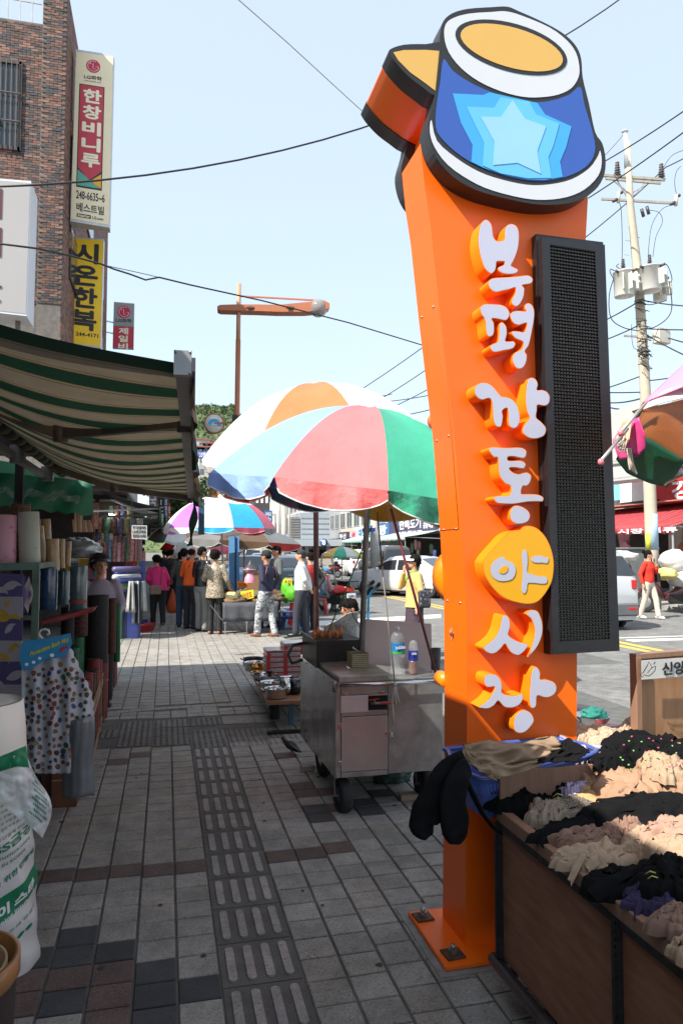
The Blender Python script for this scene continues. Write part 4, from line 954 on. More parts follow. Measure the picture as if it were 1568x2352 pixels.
for (u0,u1,v1,z_,hh,col,lab) in ((118,176,1862,4.3,.22,(.12,.045,.02),'orange-brown carton on the paving under the bath mats'), (95,150,1830,4.75,.30,(.10,.05,.035),'taller brown carton behind the orange-brown one')):
 g0 = G(u0, v1); g1 = G(u1, v1-5); t = thing('carton', lab, 'carton', g0)
 b = MB(mat('cardboard%d' % u0, col, .8, var=.2, vs=10)); b.box(g0.x, g1.x, g0.y, g0.y+.35, .0, hh); b.build('carton_body', t); b = MB(mat('tape', (.3,.2,.08), .4)); b.box(g0.x+.001, g1.x-.001, g0.y-.003, g0.y, hh*.8, hh*.84); b.build('tape', t)
fr = thing('insulation_roll', 'big white foam insulation roll in torn plastic with green printing at the lower left edge', 'roll', G(-22, 2228))
c = G(-22, 2222); c = Vector((c.x, c.y, 0)); r = .168; SHR = Matrix(((1,0,-.062,0),(0,1,0,0),(0,0,1,0),(0,0,0,1)))
foam = mat('foam_white', S(222,214,200), .6, var=.05, vs=3, dirt=.12)
b = MB(foam); b.T = SHR; b.lathe([(r*.8,.0),(r*.97,.02),(r*.97,.9),(r*.95,1.01),(r*.9,1.015)]+[(r*.9*(1-k/7.)+(0 if k%2 else .004), 1.0 if k%2 else 1.012) for k in range(8)], c, 40); b.build('foam_core', fr)
wrp = mat('wrap_film', S(205,200,195), .35, var=.05, vs=4, coat=.4, bump=.35, bs=16)
def wr(a, z, d=0):
 return c + Vector((-.062*z, 0, 0)) + Vector(((r+.006+d+.004*math.sin(z*45+a*2)+.003*math.sin(a*9+z*20))*math.cos(a), (r+.006+d+.004*math.sin(z*45+a*2)+.003*math.sin(a*9+z*20))*math.sin(a), z))
b = MB(wrp); b.grid(lambda i, j: wr(-math.pi*1.0+2*math.pi*i, .012+(.70+.10*math.sin(2*math.pi*i+1.0))*j), 60, 50); wro = b.build('plastic_wrap', fr)
grn = mat('print_green', S(28,118,78), .45, var=.08)
def wtext(body, a0, a1, z0, h, slope, m, bold=.03, d=.0025):
 _tc.body = body; _tc.offset = bold; _tc.align_x = 'LEFT'; vl_ = _ts.view_layers[0]; vl_.update(); dg = vl_.depsgraph
 me = bpy.data.meshes.new_from_object(_to.evaluated_get(dg)); vs = [v.co.copy() for v in me.vertices]; fs = [list(p.vertices) for p in me.polygons]; bpy.data.meshes.remove(me)
 x0 = min(p.x for p in vs); x1 = max(p.x for p in vs); y0 = min(p.y for p in vs); y1 = max(p.y for p in vs)
 b = MB(m); b.add([wr(a0+(a1-a0)*(p.x-x0)/(x1-x0), z0 + slope*(p.x-x0)/(x1-x0) + h*(p.y-y0)/(y1-y0), d) for p in vs], fs); b.build('printing', wro)
def wband(a0, a1, z0, z1, slope, m, d=.0015):
 b = MB(m); b.grid(lambda i, j: wr(a0+(a1-a0)*i, z0+slope*i+(z1-z0)*j, d), 30, 6); b.build('print_band', wro)
A0, A1 = -1.75, -.15
wband(A0-.3, A1+.3, .185, .275, .11, grn); wtext('온이 스타', A0+.25, A1, .228, .04, .075, mat('print_white', (.7,.7,.68), .5, var=0), .05, .0035); wtext('well-being insulation', A0+.2, A1, .200, .018, .08, MATS['print_white'], .02, .0035)
wtext('KGS금강', A0+.2, A1, .455, .036, .07, grn); wtext('www.kumcs.com', A0+.2, A1-.15, .432, .014, .06, grn, .0); wtext('MADE IN KOREA', A0+.35, A1-.3, .408, .012, .05, grn, .0); wtext('예방을 위한 단열재', A0+.2, A1, .33, .022, .10, grn)
wtext('친환경 건축단열재 전문회사', A0+.1, A1, .502, .013, .06, grn, .0)
for k in range(6): wtext('온이-스타를 제품 필요 두께 층수 및 마감으로 단열 또한 효과'[k:k+24], A0+.1, A1, .535+.022*k, .011, .055, grn, .0)
wtext('단열재 보온재 방음재', A0+.1, A1, .15, .012, .08, grn, .0); wtext('●●●●●', A0+.3, A1-.2, .118, .016, .05, grn, .0)
def flap(i, j, d=0):
 top = [(-30,1745),(48,1722),(62,1732),(72,1760),(80,1785)]; bot = [(-30,1835),(10,1850),(45,1880),(78,1905),(98,1925)]
 rt = [(75,1740),(88,1775),(108,1805),(120,1850),(98,1925)]
 def L(P, t): k = min(len(P)-2, int(t*(len(P)-1))); f = t*(len(P)-1)-k; return (P[k][0]*(1-f)+P[k+1][0]*f, P[k][1]*(1-f)+P[k+1][1]*f)
 a = L(top, min(1, i*1.0)); q = L(bot, i); u = a[0]*(1-j)+q[0]*j; v = a[1]*(1-j)+q[1]*j
 u += 40*i*i*math.sin(math.pi*j)*.9*(1-.3*j)
 return PD(u, v, 2.50 + .12*i - d + .010*math.sin(u*.06+v*.033) + .012*noise.noise(Vector((u*.03, v*.03, 1.7)))+.008*noise.noise(Vector((u*.09, v*.09, 4.7))))
b = MB(mat('torn_film', S(215,214,210), .3, var=.06, clear=.12, coat=.5, bump=.5, bs=22)); b.grid(flap, 34, 26); fl = b.build('torn_flap', fr)
b = MB(grn); b.grid(lambda i, j: flap(.0+.55*i, .06+.34*j-.22*i, .002), 14, 8); b.build('print_band', fl)
for k in range(10):
 b = MB(grn); i0 = .62+.03*(k % 3)
 b.grid(lambda i, j: flap(i0+.27*i, .12+.075*k+.025*j-.03*i, .003), 8, 1);
 bb_ = MB(grn);
 for q in range(9): bb_.add([flap(i0+.03*q, .12+.075*k, .003), flap(i0+.03*q+.018, .12+.075*k-.003, .003), flap(i0+.03*q+.018, .12+.075*k+.028, .003), flap(i0+.03*q, .12+.075*k+.03, .003)], [(0,1,2,3)])
 bb_.build('fine_print', fl, kind='stuff')
tb_ = thing('wooden_tub', 'brown wooden tub with a pale inner hoop cut off by the lower left corner', 'tub', (-.45, 2.0, 0))
cc = PD(-62, 2350, 1.62); wdm = mat('tub_wood', (.26,.11,.035), .5, var=.25, vs=10, coat=.3); wdd = mat('tub_dark', (.035,.022,.018), .6, var=.3)
z1 = PD(-20, 2155, 1.8).z; r1 = .145
cc = Vector((PD(-124, 2250, 1.62).x, PD(-124, 2250, 1.62).y, 0)); z1 = PD(-124, 2225, 1.6).z
b = MB(wdd); b.lathe([(r1*.85,0),(r1,z1-.04)], cc, 40); b.build('staves', tb_)
b = MB(wdm); b.lathe([(r1,z1-.05),(r1+.007,z1-.04),(r1+.007,z1),(r1-.004,z1+.003),(r1-.008,z1-.06)], cc, 48); b.build('rim_hoop', tb_)
b = MB(mat('tub_pale', (.42,.28,.15), .6, var=.15)); b.lathe([(r1-.02,z1-.12),(r1-.02,z1-.012),(r1-.026,z1-.012),(r1-.026,z1-.12)], cc, 40); b.build('inner_hoop', tb_)
b = MB(wdd); b.lathe([(r1-.01,z1-.1),(0,z1-.1)], cc, 30); b.build('bottom', tb_)
colr = [S(150,70,40), S(200,120,60), S(120,50,30), S(60,110,150), S(190,180,80), S(230,120,160), S(220,220,215), S(60,130,90), S(150,60,50), S(80,70,140), S(190,90,60), S(90,150,170)]
rm = [pattern('wrap%d' % k, [(0, c), (.45, c), (.55, tuple(min(1, x*1.7+.05) for x in c)), (1, tuple(x*.5 for x in c))], 'noise', 22, .45, rnd=.1) for k, c in enumerate([tuple(.55*x + .45*(sum(y)/3*.8+.06) for x in y) for y in colr])]
b = MB(wallm); p0 = PD(190, 1340, 11.5); b.box(-3.2, -.9, 17.3, 17.36, 0, 2.7)
so = tag(b.build('roll_shelf'), 'dark shelf wall crowded with printed rolls behind the vendor', 'shelf')
k = 0
for row, (v0, v1, du, zz, ua, ub) in enumerate(((1160,1195,17,16.6,232,300), (1190,1225,16,16.2,222,318), (1228,1262,11,15.8,212,300), (1243,1290,11.5,15.4,215,305), (1215,1290,17,15,297,326), (1265,1300,14,15.1,306,335))):
 u = ua; q_ = 0
 while u < ub:
  q_ += 1
  w = du*random.uniform(.75, 1.0); t = vroll('wallpaper_roll', '%s printed roll from the left in the %s row of the vendor shelf' % (ordinal(q_), ['top', 'second', 'middle', 'fourth', 'right end', 'lowest right'][row]), 'roll', u, u+w, v0+random.uniform(-3,5), v1, zz, rm[(k*7+row) % 12], m_wh if k % 2 else None, 'printed rolls in the shelf', n=12); u += w+1; k += 1
for (u0,u1,v0,v1,z_,m,lab) in ((314,324,1205,1290,14.6,rm[2],'thin brown post-like roll under the small white sign'), (211,226,1155,1215,15.4,rm[10],'tall copper coloured roll left of the shelf'), ):
 vroll('brown_roll', lab, 'roll', u0, u1, v0, v1, z_, m)
for k in range(12):   # wooden chopping boards and sticks leaning
 u = 172 + k*4.2; b = MB(mat('stick%d' % (k % 3), ((.25,.13,.07), (.33,.24,.15), (.2,.08,.05))[k % 3], .7)); b.bar(PD(u, 1222, 14.2), PD(u-4+random.uniform(-4,4), 1160+random.uniform(0, 40) if k < 5 else 1195, 14.2), .05, .02)
 tag(b.build('wooden_board'), 'wooden board leaning among others behind the stall above the vendor', 'board', 'boards leaning behind the stall')
q = PD(303, 1207, 14.4); b = MB(mat('board_white', (.55,.55,.53), .6)); A, B_, C_, D_ = PD(303,1206,10.2), PD(338,1207,10.2), PD(338,1239,10.2), PD(303,1237,10.2)
t = thing('hanging_notice', 'small white board with three lines of black Korean text hanging under the arcade', 'sign', D_)
b.prism([A,B_,C_,D_], (0,.02,0)); b.build('board', t)
for k, s_ in enumerate(('전기온돌매트', 'LG씽크매트', '토로토음이온매트')):
 o_ = D_.lerp(A, .70-.31*k) + (B_-A)*.06; text(s_, o_, (B_-A), (A-D_), (B_-A).length*.88, .05, ink, t, .03, .004)
b = MB(MATS['black_wire']); b.bar(A, A+Vector((0,0,.35)), .006); b.bar(B_, B_+Vector((0,0,.35)), .006); b.build('string', t)
for k, (u0,u1,v0,v1,z_,c) in enumerate(((286,300,1290,1325,14.2,(.22,.02,.04)), (300,316,1288,1322,14.1,(.25,.015,.02)), (316,326,1288,1330,14,(.02,.16,.10)), (324,334,1288,1332,13.9,(.03,.06,.30)))):
 a = PD(u0, v1, z_); w = (u1-u0)*z_/FPX/2; h = (v1-v0)*z_/FPX; t = thing('basket_stack', ['maroon','bright red','green','blue'][k] + ' stack of nested plastic baskets beyond the vendor', 'baskets', a)
 nl = 9
 for q in range(nl):
  b = MB(mat('bk%d' % k, c, .5, var=.2)); z0 = a.z + h*q/nl; b.lathe([(w*.8,0),(w*1.02,h/nl*.8),(w*1.06,h/nl*.8),(w*.8,.004)], (a.x+w, a.y, z0), 12); b.build('basket', t)
blu = mat('tarp_roll_blue', (.025,.04,.17), .4, var=.2, coat=.4)
for k in range(7):
 m = [blu, mat('roll_lime', (.35,.42,.08), .5), mat('roll_sky', (.2,.35,.5), .4), blu, mat('roll_white', (.5,.5,.5), .4), blu, mat('roll_violet', (.12,.10,.22), .4)][k]
 p = PD(262+(k%2)*4, 1362-k*9, 13+.1*(k%3)); b = MB(m); b.cyl(p, p+Vector((.42, .5, .0)), .05, n=12); tag(b.build('lying_roll'), ['lowest dark blue roll in the lying stack right of the vendor','lime roll in the lying stack','pale blue roll in the lying stack','middle dark blue roll in the lying stack','white roll in the lying stack','upper dark blue roll in the lying stack','violet roll at the top of the lying stack'][k], 'roll')
for k in range(5):
 p = PD(300+k*7, 1335, 13.0+.1*k); b = MB([MATS['ragged_white'], MATS['ragged_grey'], mat('bag_blue', (.35,.4,.48), .4), MATS['ragged_dk'], MATS['ragged_white']][k]); hh = .55+.2*(k in (2, 3))
 b.grid(lambda i, j: p + Vector((.03*math.sin(i*9+k)+.16*(i-.5)*(.4+.6*j), .08*math.cos(i*12), -hh*j)), 10, 6); tag(b.build('hanging_bag', solid=.004), ['first white','grey striped','long pale blue','dark','last white'][k] + ' plastic bag hanging at the stall front beyond the vendor', 'bag')
for k, (u, v, z_, rr_, c) in enumerate(((334,1452,14.8,.16,(.35,.02,.02)), (326,1440,15.2,.14,(.02,.03,.2)), (345,1448,15.4,.12,(.3,.03,.05)))):
 p = G(u, v); b = MB(mat('bowl%d' % k, c, .35, coat=.4)); b.lathe([(rr_*.6,0),(rr_,.14),(rr_*1.06,.15),(rr_*.96,.14),(rr_*.55,.012),(0,.012)], p, 22); tag(b.build('basin'), ['red', 'dark blue', 'crimson'][k] + ' plastic basin on the paving beside the woman in pink', 'basin')
for k, (u0,u1,v0,v1,z_) in enumerate(((266,283,1380,1475,13.0), (283,292,1400,1470,13.4))):
 for q in range(2):
  vroll('green_mat_roll', ['pair of tall green mat rolls at the end of the stall, nearer one', 'pair of tall green mat rolls at the end of the stall, farther one'][k] if q == 0 else 'dark green thin roll beside the green mat rolls', 'roll', u0+q*(u1-u0)*.55, u1-(1-q)*(u1-u0)*.45, v0+q*8, v1, z_+q*.2, mat('mat_green', (0,0,0)) if q == 0 else ms[4], None, None if q == 0 else 'dark green thin rolls', n=12)
b = MB(blu); a = PD(288, 1405, 13.4); b.cbox((a.x+.12, a.y+.1, .3), .3, .5, .6); tag(b.build('blue_carton'), 'tall blue carton at the end of the mat stall', 'carton')
rr = random.Random(9)
for k in range(70):
 y = rr.uniform(17, 30); x = -.9 - rr.uniform(0, .5) - (y-17)*.0; z_ = rr.uniform(.9, 2.2); c = rr.choice([(.35,.02,.02), (.4,.35,.3), (.35,.02,.02), (.05,.05,.2), (.5,.5,.48), (.4,.2,.03), (.03,.12,.05), (.3,.05,.15), (.02,.02,.02)])
 b = MB(mat('goods%d' % int(c[0]*100+c[2]*10), c, .5, var=.3, vs=20)); w = rr.uniform(.06, .14); h = rr.uniform(.12, .35)
 b.prism([(x-w, y, z_), (x+w, y, z_+.01), (x+w*.9, y, z_+h), (x, y, z_+h+.03), (x-w*.9, y, z_+h)], (0, .06, 0)); tag(b.build('hanging_packet'), 'small packet hanging in the shaded stalls deep in the arcade', 'packet', 'goods hanging deep in the arcade')
b = MB(wallm); b.box(-2.6, -1.5, 16.4, 34, 0, .8); tag(b.build('stall_counter'), 'dark stall counter deep in the arcade', 'counter')
def fabric(name, col, thin=.3): return mat(name, col, .38, var=.10, vs=2.2, thin=thin, bump=.5, bs=7)
F_ = dict(pink=fabric('canvas_pink', S(250,130,130)), blue=fabric('canvas_blue', S(150,182,245)), yellow=fabric('canvas_yellow', S(240,190,50)), dkgreen=fabric('canvas_dkgreen', (.02,.10,.05)), red=fabric('canvas_red', (.45,.015,.015)), navy=fabric('canvas_navy', (.02,.025,.09)), gold=fabric('canvas_gold', (.45,.24,.03)), green=fabric('canvas_green', S(75,188,150)), white=fabric('canvas_white', S(235,232,226)), orange=fabric('canvas_orange', S(240,130,80)), violet=fabric('canvas_violet', S(190,120,225)), cyan=fabric('canvas_cyan', S(60,180,225)), rose=fabric('canvas_rose', S(230,100,120)), grey=fabric('canvas_grey', (.22,.22,.21)), brown=fabric('canvas_brown', (.16,.10,.06)), lime=fabric('canvas_lime', S(190,210,60)))
pole_gal = mat('pole_grey', (.22,.215,.21), .4, .5, var=.25, vs=14); pole_brown = mat('pole_brown', (.10,.045,.035), .5, .2, var=.3, vs=10)
pipe_w = mat('piping_white', (.75,.73,.70), .6, var=.05)
def parasol(name, label, c, n, R, h, ph, sg, cols, NG, val=.13, valcols=None, top2=None, wav=.018, pole=None, group=None, res=10, pole_m=None, rim=True, ground=0.0, al=1.05, gloss=False, pole_r=.019):
 c = Vector(c); n = Vector(n).normalized(); a = n.cross(Vector((0, 1, 0))).normalized(); b_ = n.cross(a)
 base = Vector((pole[0], pole[1], ground)) if pole else Vector((c.x, c.y, ground))
 t = thing(name, label, 'parasol', base, 0, group)
 def P(ang, tt):
  r = R*math.sin(tt*al)/math.sin(al); z = h*(math.cos(tt*al)-math.cos(al))/(1-math.cos(al))
  return c + (a*math.cos(ang) + b_*math.sin(ang))*r + n*z
 def gp(k, i, tt):
  a0 = ph + sg*k*2*math.pi/NG; a1 = ph + sg*(k+1)*2*math.pi/NG
  p = P(a0, tt).lerp(P(a1, tt), i)   # straight between the ribs: a taut panel
  return p + n*(.018*math.sin(math.pi*i)*math.sin(tt*3)*-1)
 for k in range(NG):
  m = MB(F_[cols[k % len(cols)]])
  if top2:
   m.mat(F_[top2]); m.grid(lambda i, j: gp(k, i, j*.5), 5, 5); m.mat(F_[cols[k % len(cols)]]); m.grid(lambda i, j: gp(k, i, .5+j*.5), 5, 5)
  else: m.grid(lambda i, j: gp(k, i, j), 6, res)
  g_ = m.build('canopy_panel', t)
  vn = (valcols or cols)[k % len(valcols or cols)]; vm_ = F_[vn]
  if gloss: vm_ = mat('satin_'+vn, tuple(F_[vn].node_tree.nodes['Principled BSDF'].inputs['Base Color'].default_value[:3]), .2, var=.15, vs=5, thin=.15, bump=1.0, bs=9, coat=.3)
  m = MB(vm_); rr = random.Random(k*3+NG)
  q1, q2 = rr.uniform(0, 6), rr.uniform(-1, 1)
  vv = lambda i, j: gp(k, i, 1) - Vector((0, 0, 1))*(val*j*(.45+.75*math.sin(math.pi*i)**.7)) + (gp(k, i, 1)-c).normalized()*(wav*math.sin(i*13+q1)*j + .02*j*q2 + .6*wav*math.sin(i*29+q2)*j)
  m.grid(vv, 14, 4); m.build('valance', g_)
  if rim:
   m = MB(pipe_w); m.tube([vv(i/14, 1) for i in range(15)], .005 if R > .9 else .004, 5); m.build('piping', g_)
 m = MB(pole_brown)
 for k in range(NG):
  a0 = ph + sg*k*2*math.pi/NG; m.tube([P(a0, q)-n*.012 for q in (.05, .4, .7, 1.0)], .006, 5)
 m.build('ribs', t, kind='stuff')
 m = MB(pole_m or pole_gal); top = c + n*h; m.cyl(base, top-n*.02, pole_r, n=10); m.build('pole', t)
 m = MB(F_[top2 or 'white']); m.ell(top, .035, .035, .03); m.build('finial', t)
 return t
BIG = (1.339, 5.035, 1.995, 1.097, .63, 1.465, .119, -.064)
nb = Vector((BIG[6], BIG[7], 1)).normalized()
parasol('big_parasol', 'largest parasol with blue, pink-red and green panels tilted over the steel food cart', BIG[:3], nb, BIG[3], BIG[4], BIG[5], -1, ['pink','blue','yellow','red','navy','gold','gold','green','green','green'], 10, .125, pole=(PD(829,1535,5.05).x, PD(829,1535,5.05).y), ground=.82, res=12, al=.5, gloss=True, wav=.03, pole_r=.021, valcols=['pink','blue','yellow','red','navy','gold','gold','green','green','green'])
c2_ = PD(738, 1065, 8.2)
parasol('white_orange_parasol', 'white parasol with one orange panel standing behind the big colourful one', (c2_.x, c2_.y, c2_.z+.12), (-.10,-.02,1), 1.34, .78, rad(51), 1, ['orange','white','white','white','orange','white','white','white'], 8, .10, pole=(PD(728,1400,8.2).x, PD(728,1400,8.2).y), al=.5, pole_m=pole_brown, pole_r=.03)
c3_ = PD(505, 1215, 15.6); p3_ = PD(519, 1215, 15.7)
parasol('multicolour_parasol', 'white-topped parasol with violet, white, sky blue and pink skirt over the herb stall', c3_, (.0,0,1), 1.19, .71, rad(27), 1, ['violet','white','cyan','rose','grey','white','red','navy','orange','white'], 10, .10, top2='white', valcols=['white','cyan','rose','grey','navy','red','white','white','violet','white'], pole_m=pole_gal, pole=(p3_.x, p3_.y))
c4_ = PD(560, 1245, 18.5)
parasol('dark_parasol', 'dark brown and grey parasol hidden behind the white-topped one', c4_, (.05,0,1), 1.5, .38, .3, 1, ['grey','brown','grey','brown','dkgreen','brown','grey','dkgreen'], 8, .16, valcols=['grey','brown','red','dkgreen','dkgreen','red','grey','cyan'])
for k, (u, v, zz, R, cols, lab) in enumerate(((478,1262,21,1.0,['dkgreen','white','rose','white'],'pale parasol with green and rose stripes above the crowd'), (432,1258,27,1.0,['red','white'],'red and white parasol far down the walk'), (405,1240,24,.95,['grey','white','orange','white'],'small white and grey parasol tilted far down the walk at the left'))):
 cc = PD(u, v, zz); parasol('distant_parasol', lab, cc, (.1*(k-1),-.1,1), R, .5, .2*k, 1, [['white','white','rose','white'], ['red','white'], ['grey','white','orange','white']][k], 8, .08, rim=False, res=5)
t = thing('pink_brown_parasol', 'pink and brown parasol with green valance and tied pink flaps at the right edge', 'parasol', PD(1900, 2300, 3.0) )
def pg(name, pts, m, sub=6, par=t, solid=.003, wv=.01):
 a, b, c, d = [PD(*p) for p in pts]; mb_ = MB(m)
 nn_ = (b-a).cross(d-a).normalized()
 mb_.grid(lambda i, j: a.lerp(b, i).lerp(d.lerp(c, i), j) + nn_*wv*(math.sin(i*9+j*3)*math.sin(j*math.pi)), sub, sub); return mb_.build(name, par, solid=solid)
cp_, cw_, cb_, cg_ = fabric('parasol_pink', S(238,165,195), .3), fabric('parasol_white', S(235,230,232), .3), fabric('parasol_tan', S(222,176,138), .5), fabric('parasol_green', (.012,.12,.06), .3)
def curve_patch(name, top, bot, m, n=16, solid=.003):
 def L(P, s_):
  s_ = min(.9999, max(0, s_))*(len(P)-1); k = int(s_); f = s_-k; A = PD(*P[k]); B = PD(*P[k+1]); return A.lerp(B, f)
 mb_ = MB(m); mb_.grid(lambda i, j: L(top, i).lerp(L(bot, i), j), n, 8); return mb_.build(name, t, solid=solid)
curve_patch('canopy_panel', [(1570,835,3.1),(1700,760,3.2),(1950,760,3.3)], [(1474,925,2.45),(1590,880,2.3),(1900,900,2.2)], cp_)
curve_patch('valance', [(1490,922,2.44),(1530,895,2.4),(1572,884,2.36),(1900,880,2.3)], [(1476,940,2.42),(1520,925,2.38),(1572,914,2.34),(1900,930,2.28)], cw_)
curve_patch('canopy_panel', [(1480,938,2.46),(1530,928,2.5),(1580,915,2.6),(1900,900,2.7)], [(1418,1040,3.1),(1480,1000,3.25),(1580,1062,3.35),(1900,1180,3.5)], cb_)
curve_patch('valance', [(1425,1030,3.2),(1462,998,3.25),(1500,1010,3.3),(1572,1058,3.35)], [(1414,1055,3.18),(1440,1088,3.22),(1490,1110,3.28),(1532,1120,3.33)], cg_)
curve_patch('canopy_panel', [(1455,965,2.8),(1475,925,2.7),(1500,930,2.7)], [(1450,980,2.9),(1470,975,2.9),(1490,940,2.9)], cg_)
fl1 = fabric('flap_pink', S(205,70,130), .2)
curve_patch('folded_flap', [(1448,965,2.6),(1466,958,2.58),(1480,1000,2.56)], [(1440,1040,2.6),(1462,1050,2.6),(1482,1030,2.58)], fl1)
curve_patch('folded_flap', [(1406,1012,2.62),(1416,995,2.62),(1440,1010,2.6),(1446,1035,2.6)], [(1416,1044,2.6),(1424,1056,2.6),(1438,1054,2.6),(1448,1046,2.6)], fl1)
curve_patch('folded_flap', [(1420,990,2.6),(1432,965,2.58),(1452,960,2.58)], [(1412,1012,2.6),(1430,1020,2.58),(1444,1010,2.56)], fabric('flap_cream', S(225,180,140), .3))
m = MB(mat('rib_silver', (.5,.46,.45), .35, .7, var=.2))
m.tube([PD(1570,880,2.9), PD(1478,930,2.5), PD(1425,992,2.4)], .006, 6); m.tube([PD(1440,985,2.5), PD(1378,1060,2.35)], .006, 6); m.tube([PD(1640,1060,3.3), PD(1530,1108,3.25), PD(1524,1115,3.2)], .006, 6); m.build('ribs', t, kind='stuff')
for (u, v, d) in ((1424,994,2.4), (1379,1061,2.35)):
 m = MB(mat('knob_pink', S(225,120,130), .4)); m.ell(PD(u, v, d), .010, .010, .012); m.build('rib_tip', t)
m = MB(mat('string', (.45,.38,.30), .9))
rr = random.Random(4)
for k in range(26):
 p = PD(1430+rr.uniform(-4,4), 1000+rr.uniform(-6,6), 2.55); q = PD(1425+rr.uniform(-8,10), 1030+rr.uniform(-12,10), 2.5); m.tube([p, p.lerp(q,.5)+Vector((rr.uniform(-.02,.02),0,rr.uniform(-.01,.02))), q], .0022, 4)
for k in range(4): m.tube([PD(1440+k*2, 1030, 2.5), PD(1443+k*3, 1065, 2.52), PD(1446+k*5, 1080+k*3, 2.5)], .004, 4)
m.build('tie_string', t, kind='stuff')
m = MB(pole_gal); pp = PD(1900, 1000, 2.9); m.cyl((pp.x, pp.y, 0), (pp.x, pp.y, pp.z+.4), .02); m.build('pole', t)
st = pattern('brushed_steel', [(0, (.38,.37,.35)), (.5, (.50,.485,.465)), (1, (.60,.58,.56))], 'noise', 9, .38, metal=.8, detail=5, bump=.05, stain=.22)
stw = pattern('wavy_steel', [(0, (.34,.33,.31)), (.5, (.42,.41,.39)), (1, (.52,.50,.48))], 'wave', 2.2, .16, metal=1, detail=9, bump=.25)
stl = mat('steel_bright', (.60,.60,.60), .22, 1.0, var=.1)
X0, X1, Y0, Y1, Z0, Z1 = 1.004, 1.69, 4.36, 5.54, .235, .80
ct_ = thing('food_cart', 'stainless steel street food cart on rubber wheels behind the orange pylon', 'cart', ((X0+X1)/2, 5, 0))
b = MB(st); b.box(X0+.012, X1, Y0+.012, Y1, Z0, Z1); b.build('body', ct_)
b = MB(stw); b.prism([(X0, Y0+.01, Z0), (X0, Y1, Z0-.03), (X0, Y1, Z1+.01), (X0, Y0+.01, Z1+.01)], (.010, 0, 0)); b.build('side_panel', ct_)
fp = lambda u, v: PY(u, v, Y0)
def plate(name, x0, x1, z0, z1, m, d=.006, y=Y0, par=ct_): b = MB(m); b.rbox(x0, x1, y-d, y+.012, z0, z1, min(.002, d/2)); return b.build(name, par)
xa = fp(783,1600).x; xb = fp(889,1600).x
zd0 = fp(783,1773).z; zd1 = fp(783,1648).z
dr = plate('door', xa, xb, zd0, zd1, mat('steel_door', (.50,.47,.455), .38, .85, var=.14, vs=3, bump=.04, bs=8), .008)  # slight pink in the door's base colour stands in for a red reflection
plate('front_panel', xb+.004, X1, Z0+.005, Z1-.02, st, .004)
plate('corner_strip', X0, xa-.003, Z0, Z1, st, .005); plate('lower_strip', xa, xb, Z0, zd0-.004, st, .005); plate('middle_strip', xa, xb, zd1+.004, zd1+.035, st, .005); plate('upper_strip', xa, xb, fp(783,1597).z, Z1-.025, st, .005)
z_f0 = fp(783,1637).z; z_f1 = fp(783,1600).z; xm = fp(844,1610).x
b = MB(mat('void_dark', (.006,.006,.006), .9, var=0)); b.box(xm-.002, xb-.004, Y0-.001, Y0+.002, z_f0+.008, z_f1-.004); b.build('valve_opening', ct_)
fl = plate('flap', xa-.004, xm, z_f0, z_f1+.004, mat('flap_alu', (.62,.65,.70), .3, .6, var=.05), .013)
plate('flap_top', xm, xb+.002, z_f1-.004, z_f1+.006, stl, .012)
b = MB(mat('brass', (.22,.20,.17), .4, .8)); zc1 = (z_f0+z_f1)/2; b.cyl((xm+.015, Y0-.012, zc1), (xb+.01, Y0-.012, zc1), .010); b.cyl((xm+.04, Y0-.015, zc1), (xm+.04, Y0-.015, zc1+.022), .006); b.build('gas_valve', ct_)
b = MB(mat('valve_red', (.50,.02,.02), .4)); b.bar((xb-.05, Y0-.02, zc1+.002), (xb+.035, Y0-.03, zc1-.002), .008, .010); b.build('valve_lever', ct_); b = MB(MATS['valve_red']); b.bar((xm+.0, Y0-.02, zc1+.022), (xm+.065, Y0-.02, zc1+.028), .007, .006); b.build('valve_lever', ct_)
for (xx, zz, w, h) in ((xa+.03, z_f1+.012, .028, .022), (xb-.03, z_f1+.012, .028, .022), (xa-.008, zd1-.05, .022, .034), (xa-.008, zd0+.05, .022, .034)): plate('hinge', xx-w/2, xx+w/2, zz-h/2, zz+h/2, stl, .011)
b = MB(stl); b.box(xb-.018, xb+.024, Y0-.014, Y0-.004, zd1-.115, zd1-.10); b.tube([(xb+.022, Y0-.018, zd1-.10), (xb+.014, Y0-.022, zd1-.165)], .0018, 5); b.tube([(xb+.022, Y0-.018, zd1-.10), (xb+.036, Y0-.022, zd1-.16)], .0018, 5); b.build('latch', ct_)
b = MB(stl)
for xx, zz in [(X0+.012, Z0+.02), (X0+.012, Z1-.03), (xa+.02, Z0+.012), (xb-.01, Z0+.012), (xb+.1, Z0+.02), (X1-.03, Z0+.02), (xb-.012, zd1+.02), (xa+.012, zd1+.02)]: b.ell((xx, Y0-.007, zz), .004, .003, .004, 6, 4)
for yy in (4.5, 4.7, 4.9, 5.1, 5.3): b.ell((X0-.002, yy, Z1-.02), .003, .005, .005, 6, 4)
b.build('rivets', ct_, kind='stuff')
b = MB(st); b.rbox(X0+.02, fp(893,1550).x, Y0-.005, 4.96, Z1+.001, Z1+.04, .004); b.build('hotplate_lid', ct_)
b = MB(stl); xh = fp(817,1540).x; b.tube([(xh-.01, 4.62, Z1+.042), (xh-.004, 4.62, Z1+.062), (xh+.018, 4.60, Z1+.045)], .007, 6, flat=.35); b.build('lid_handle', ct_)
b = MB(stl); b.cyl((X0+.01, Y0-.055, Z1-.006), (X1+.02, Y0-.055, Z1-.004), .0125, n=14); b.bar((X0+.012, Y0-.055, Z1-.006), (X0+.012, Y0, Z1-.006), .02); b.bar((X1-.02, Y0-.055, Z1-.006), (X1-.02, Y0, Z1-.006), .02); b.build('push_handle', ct_)
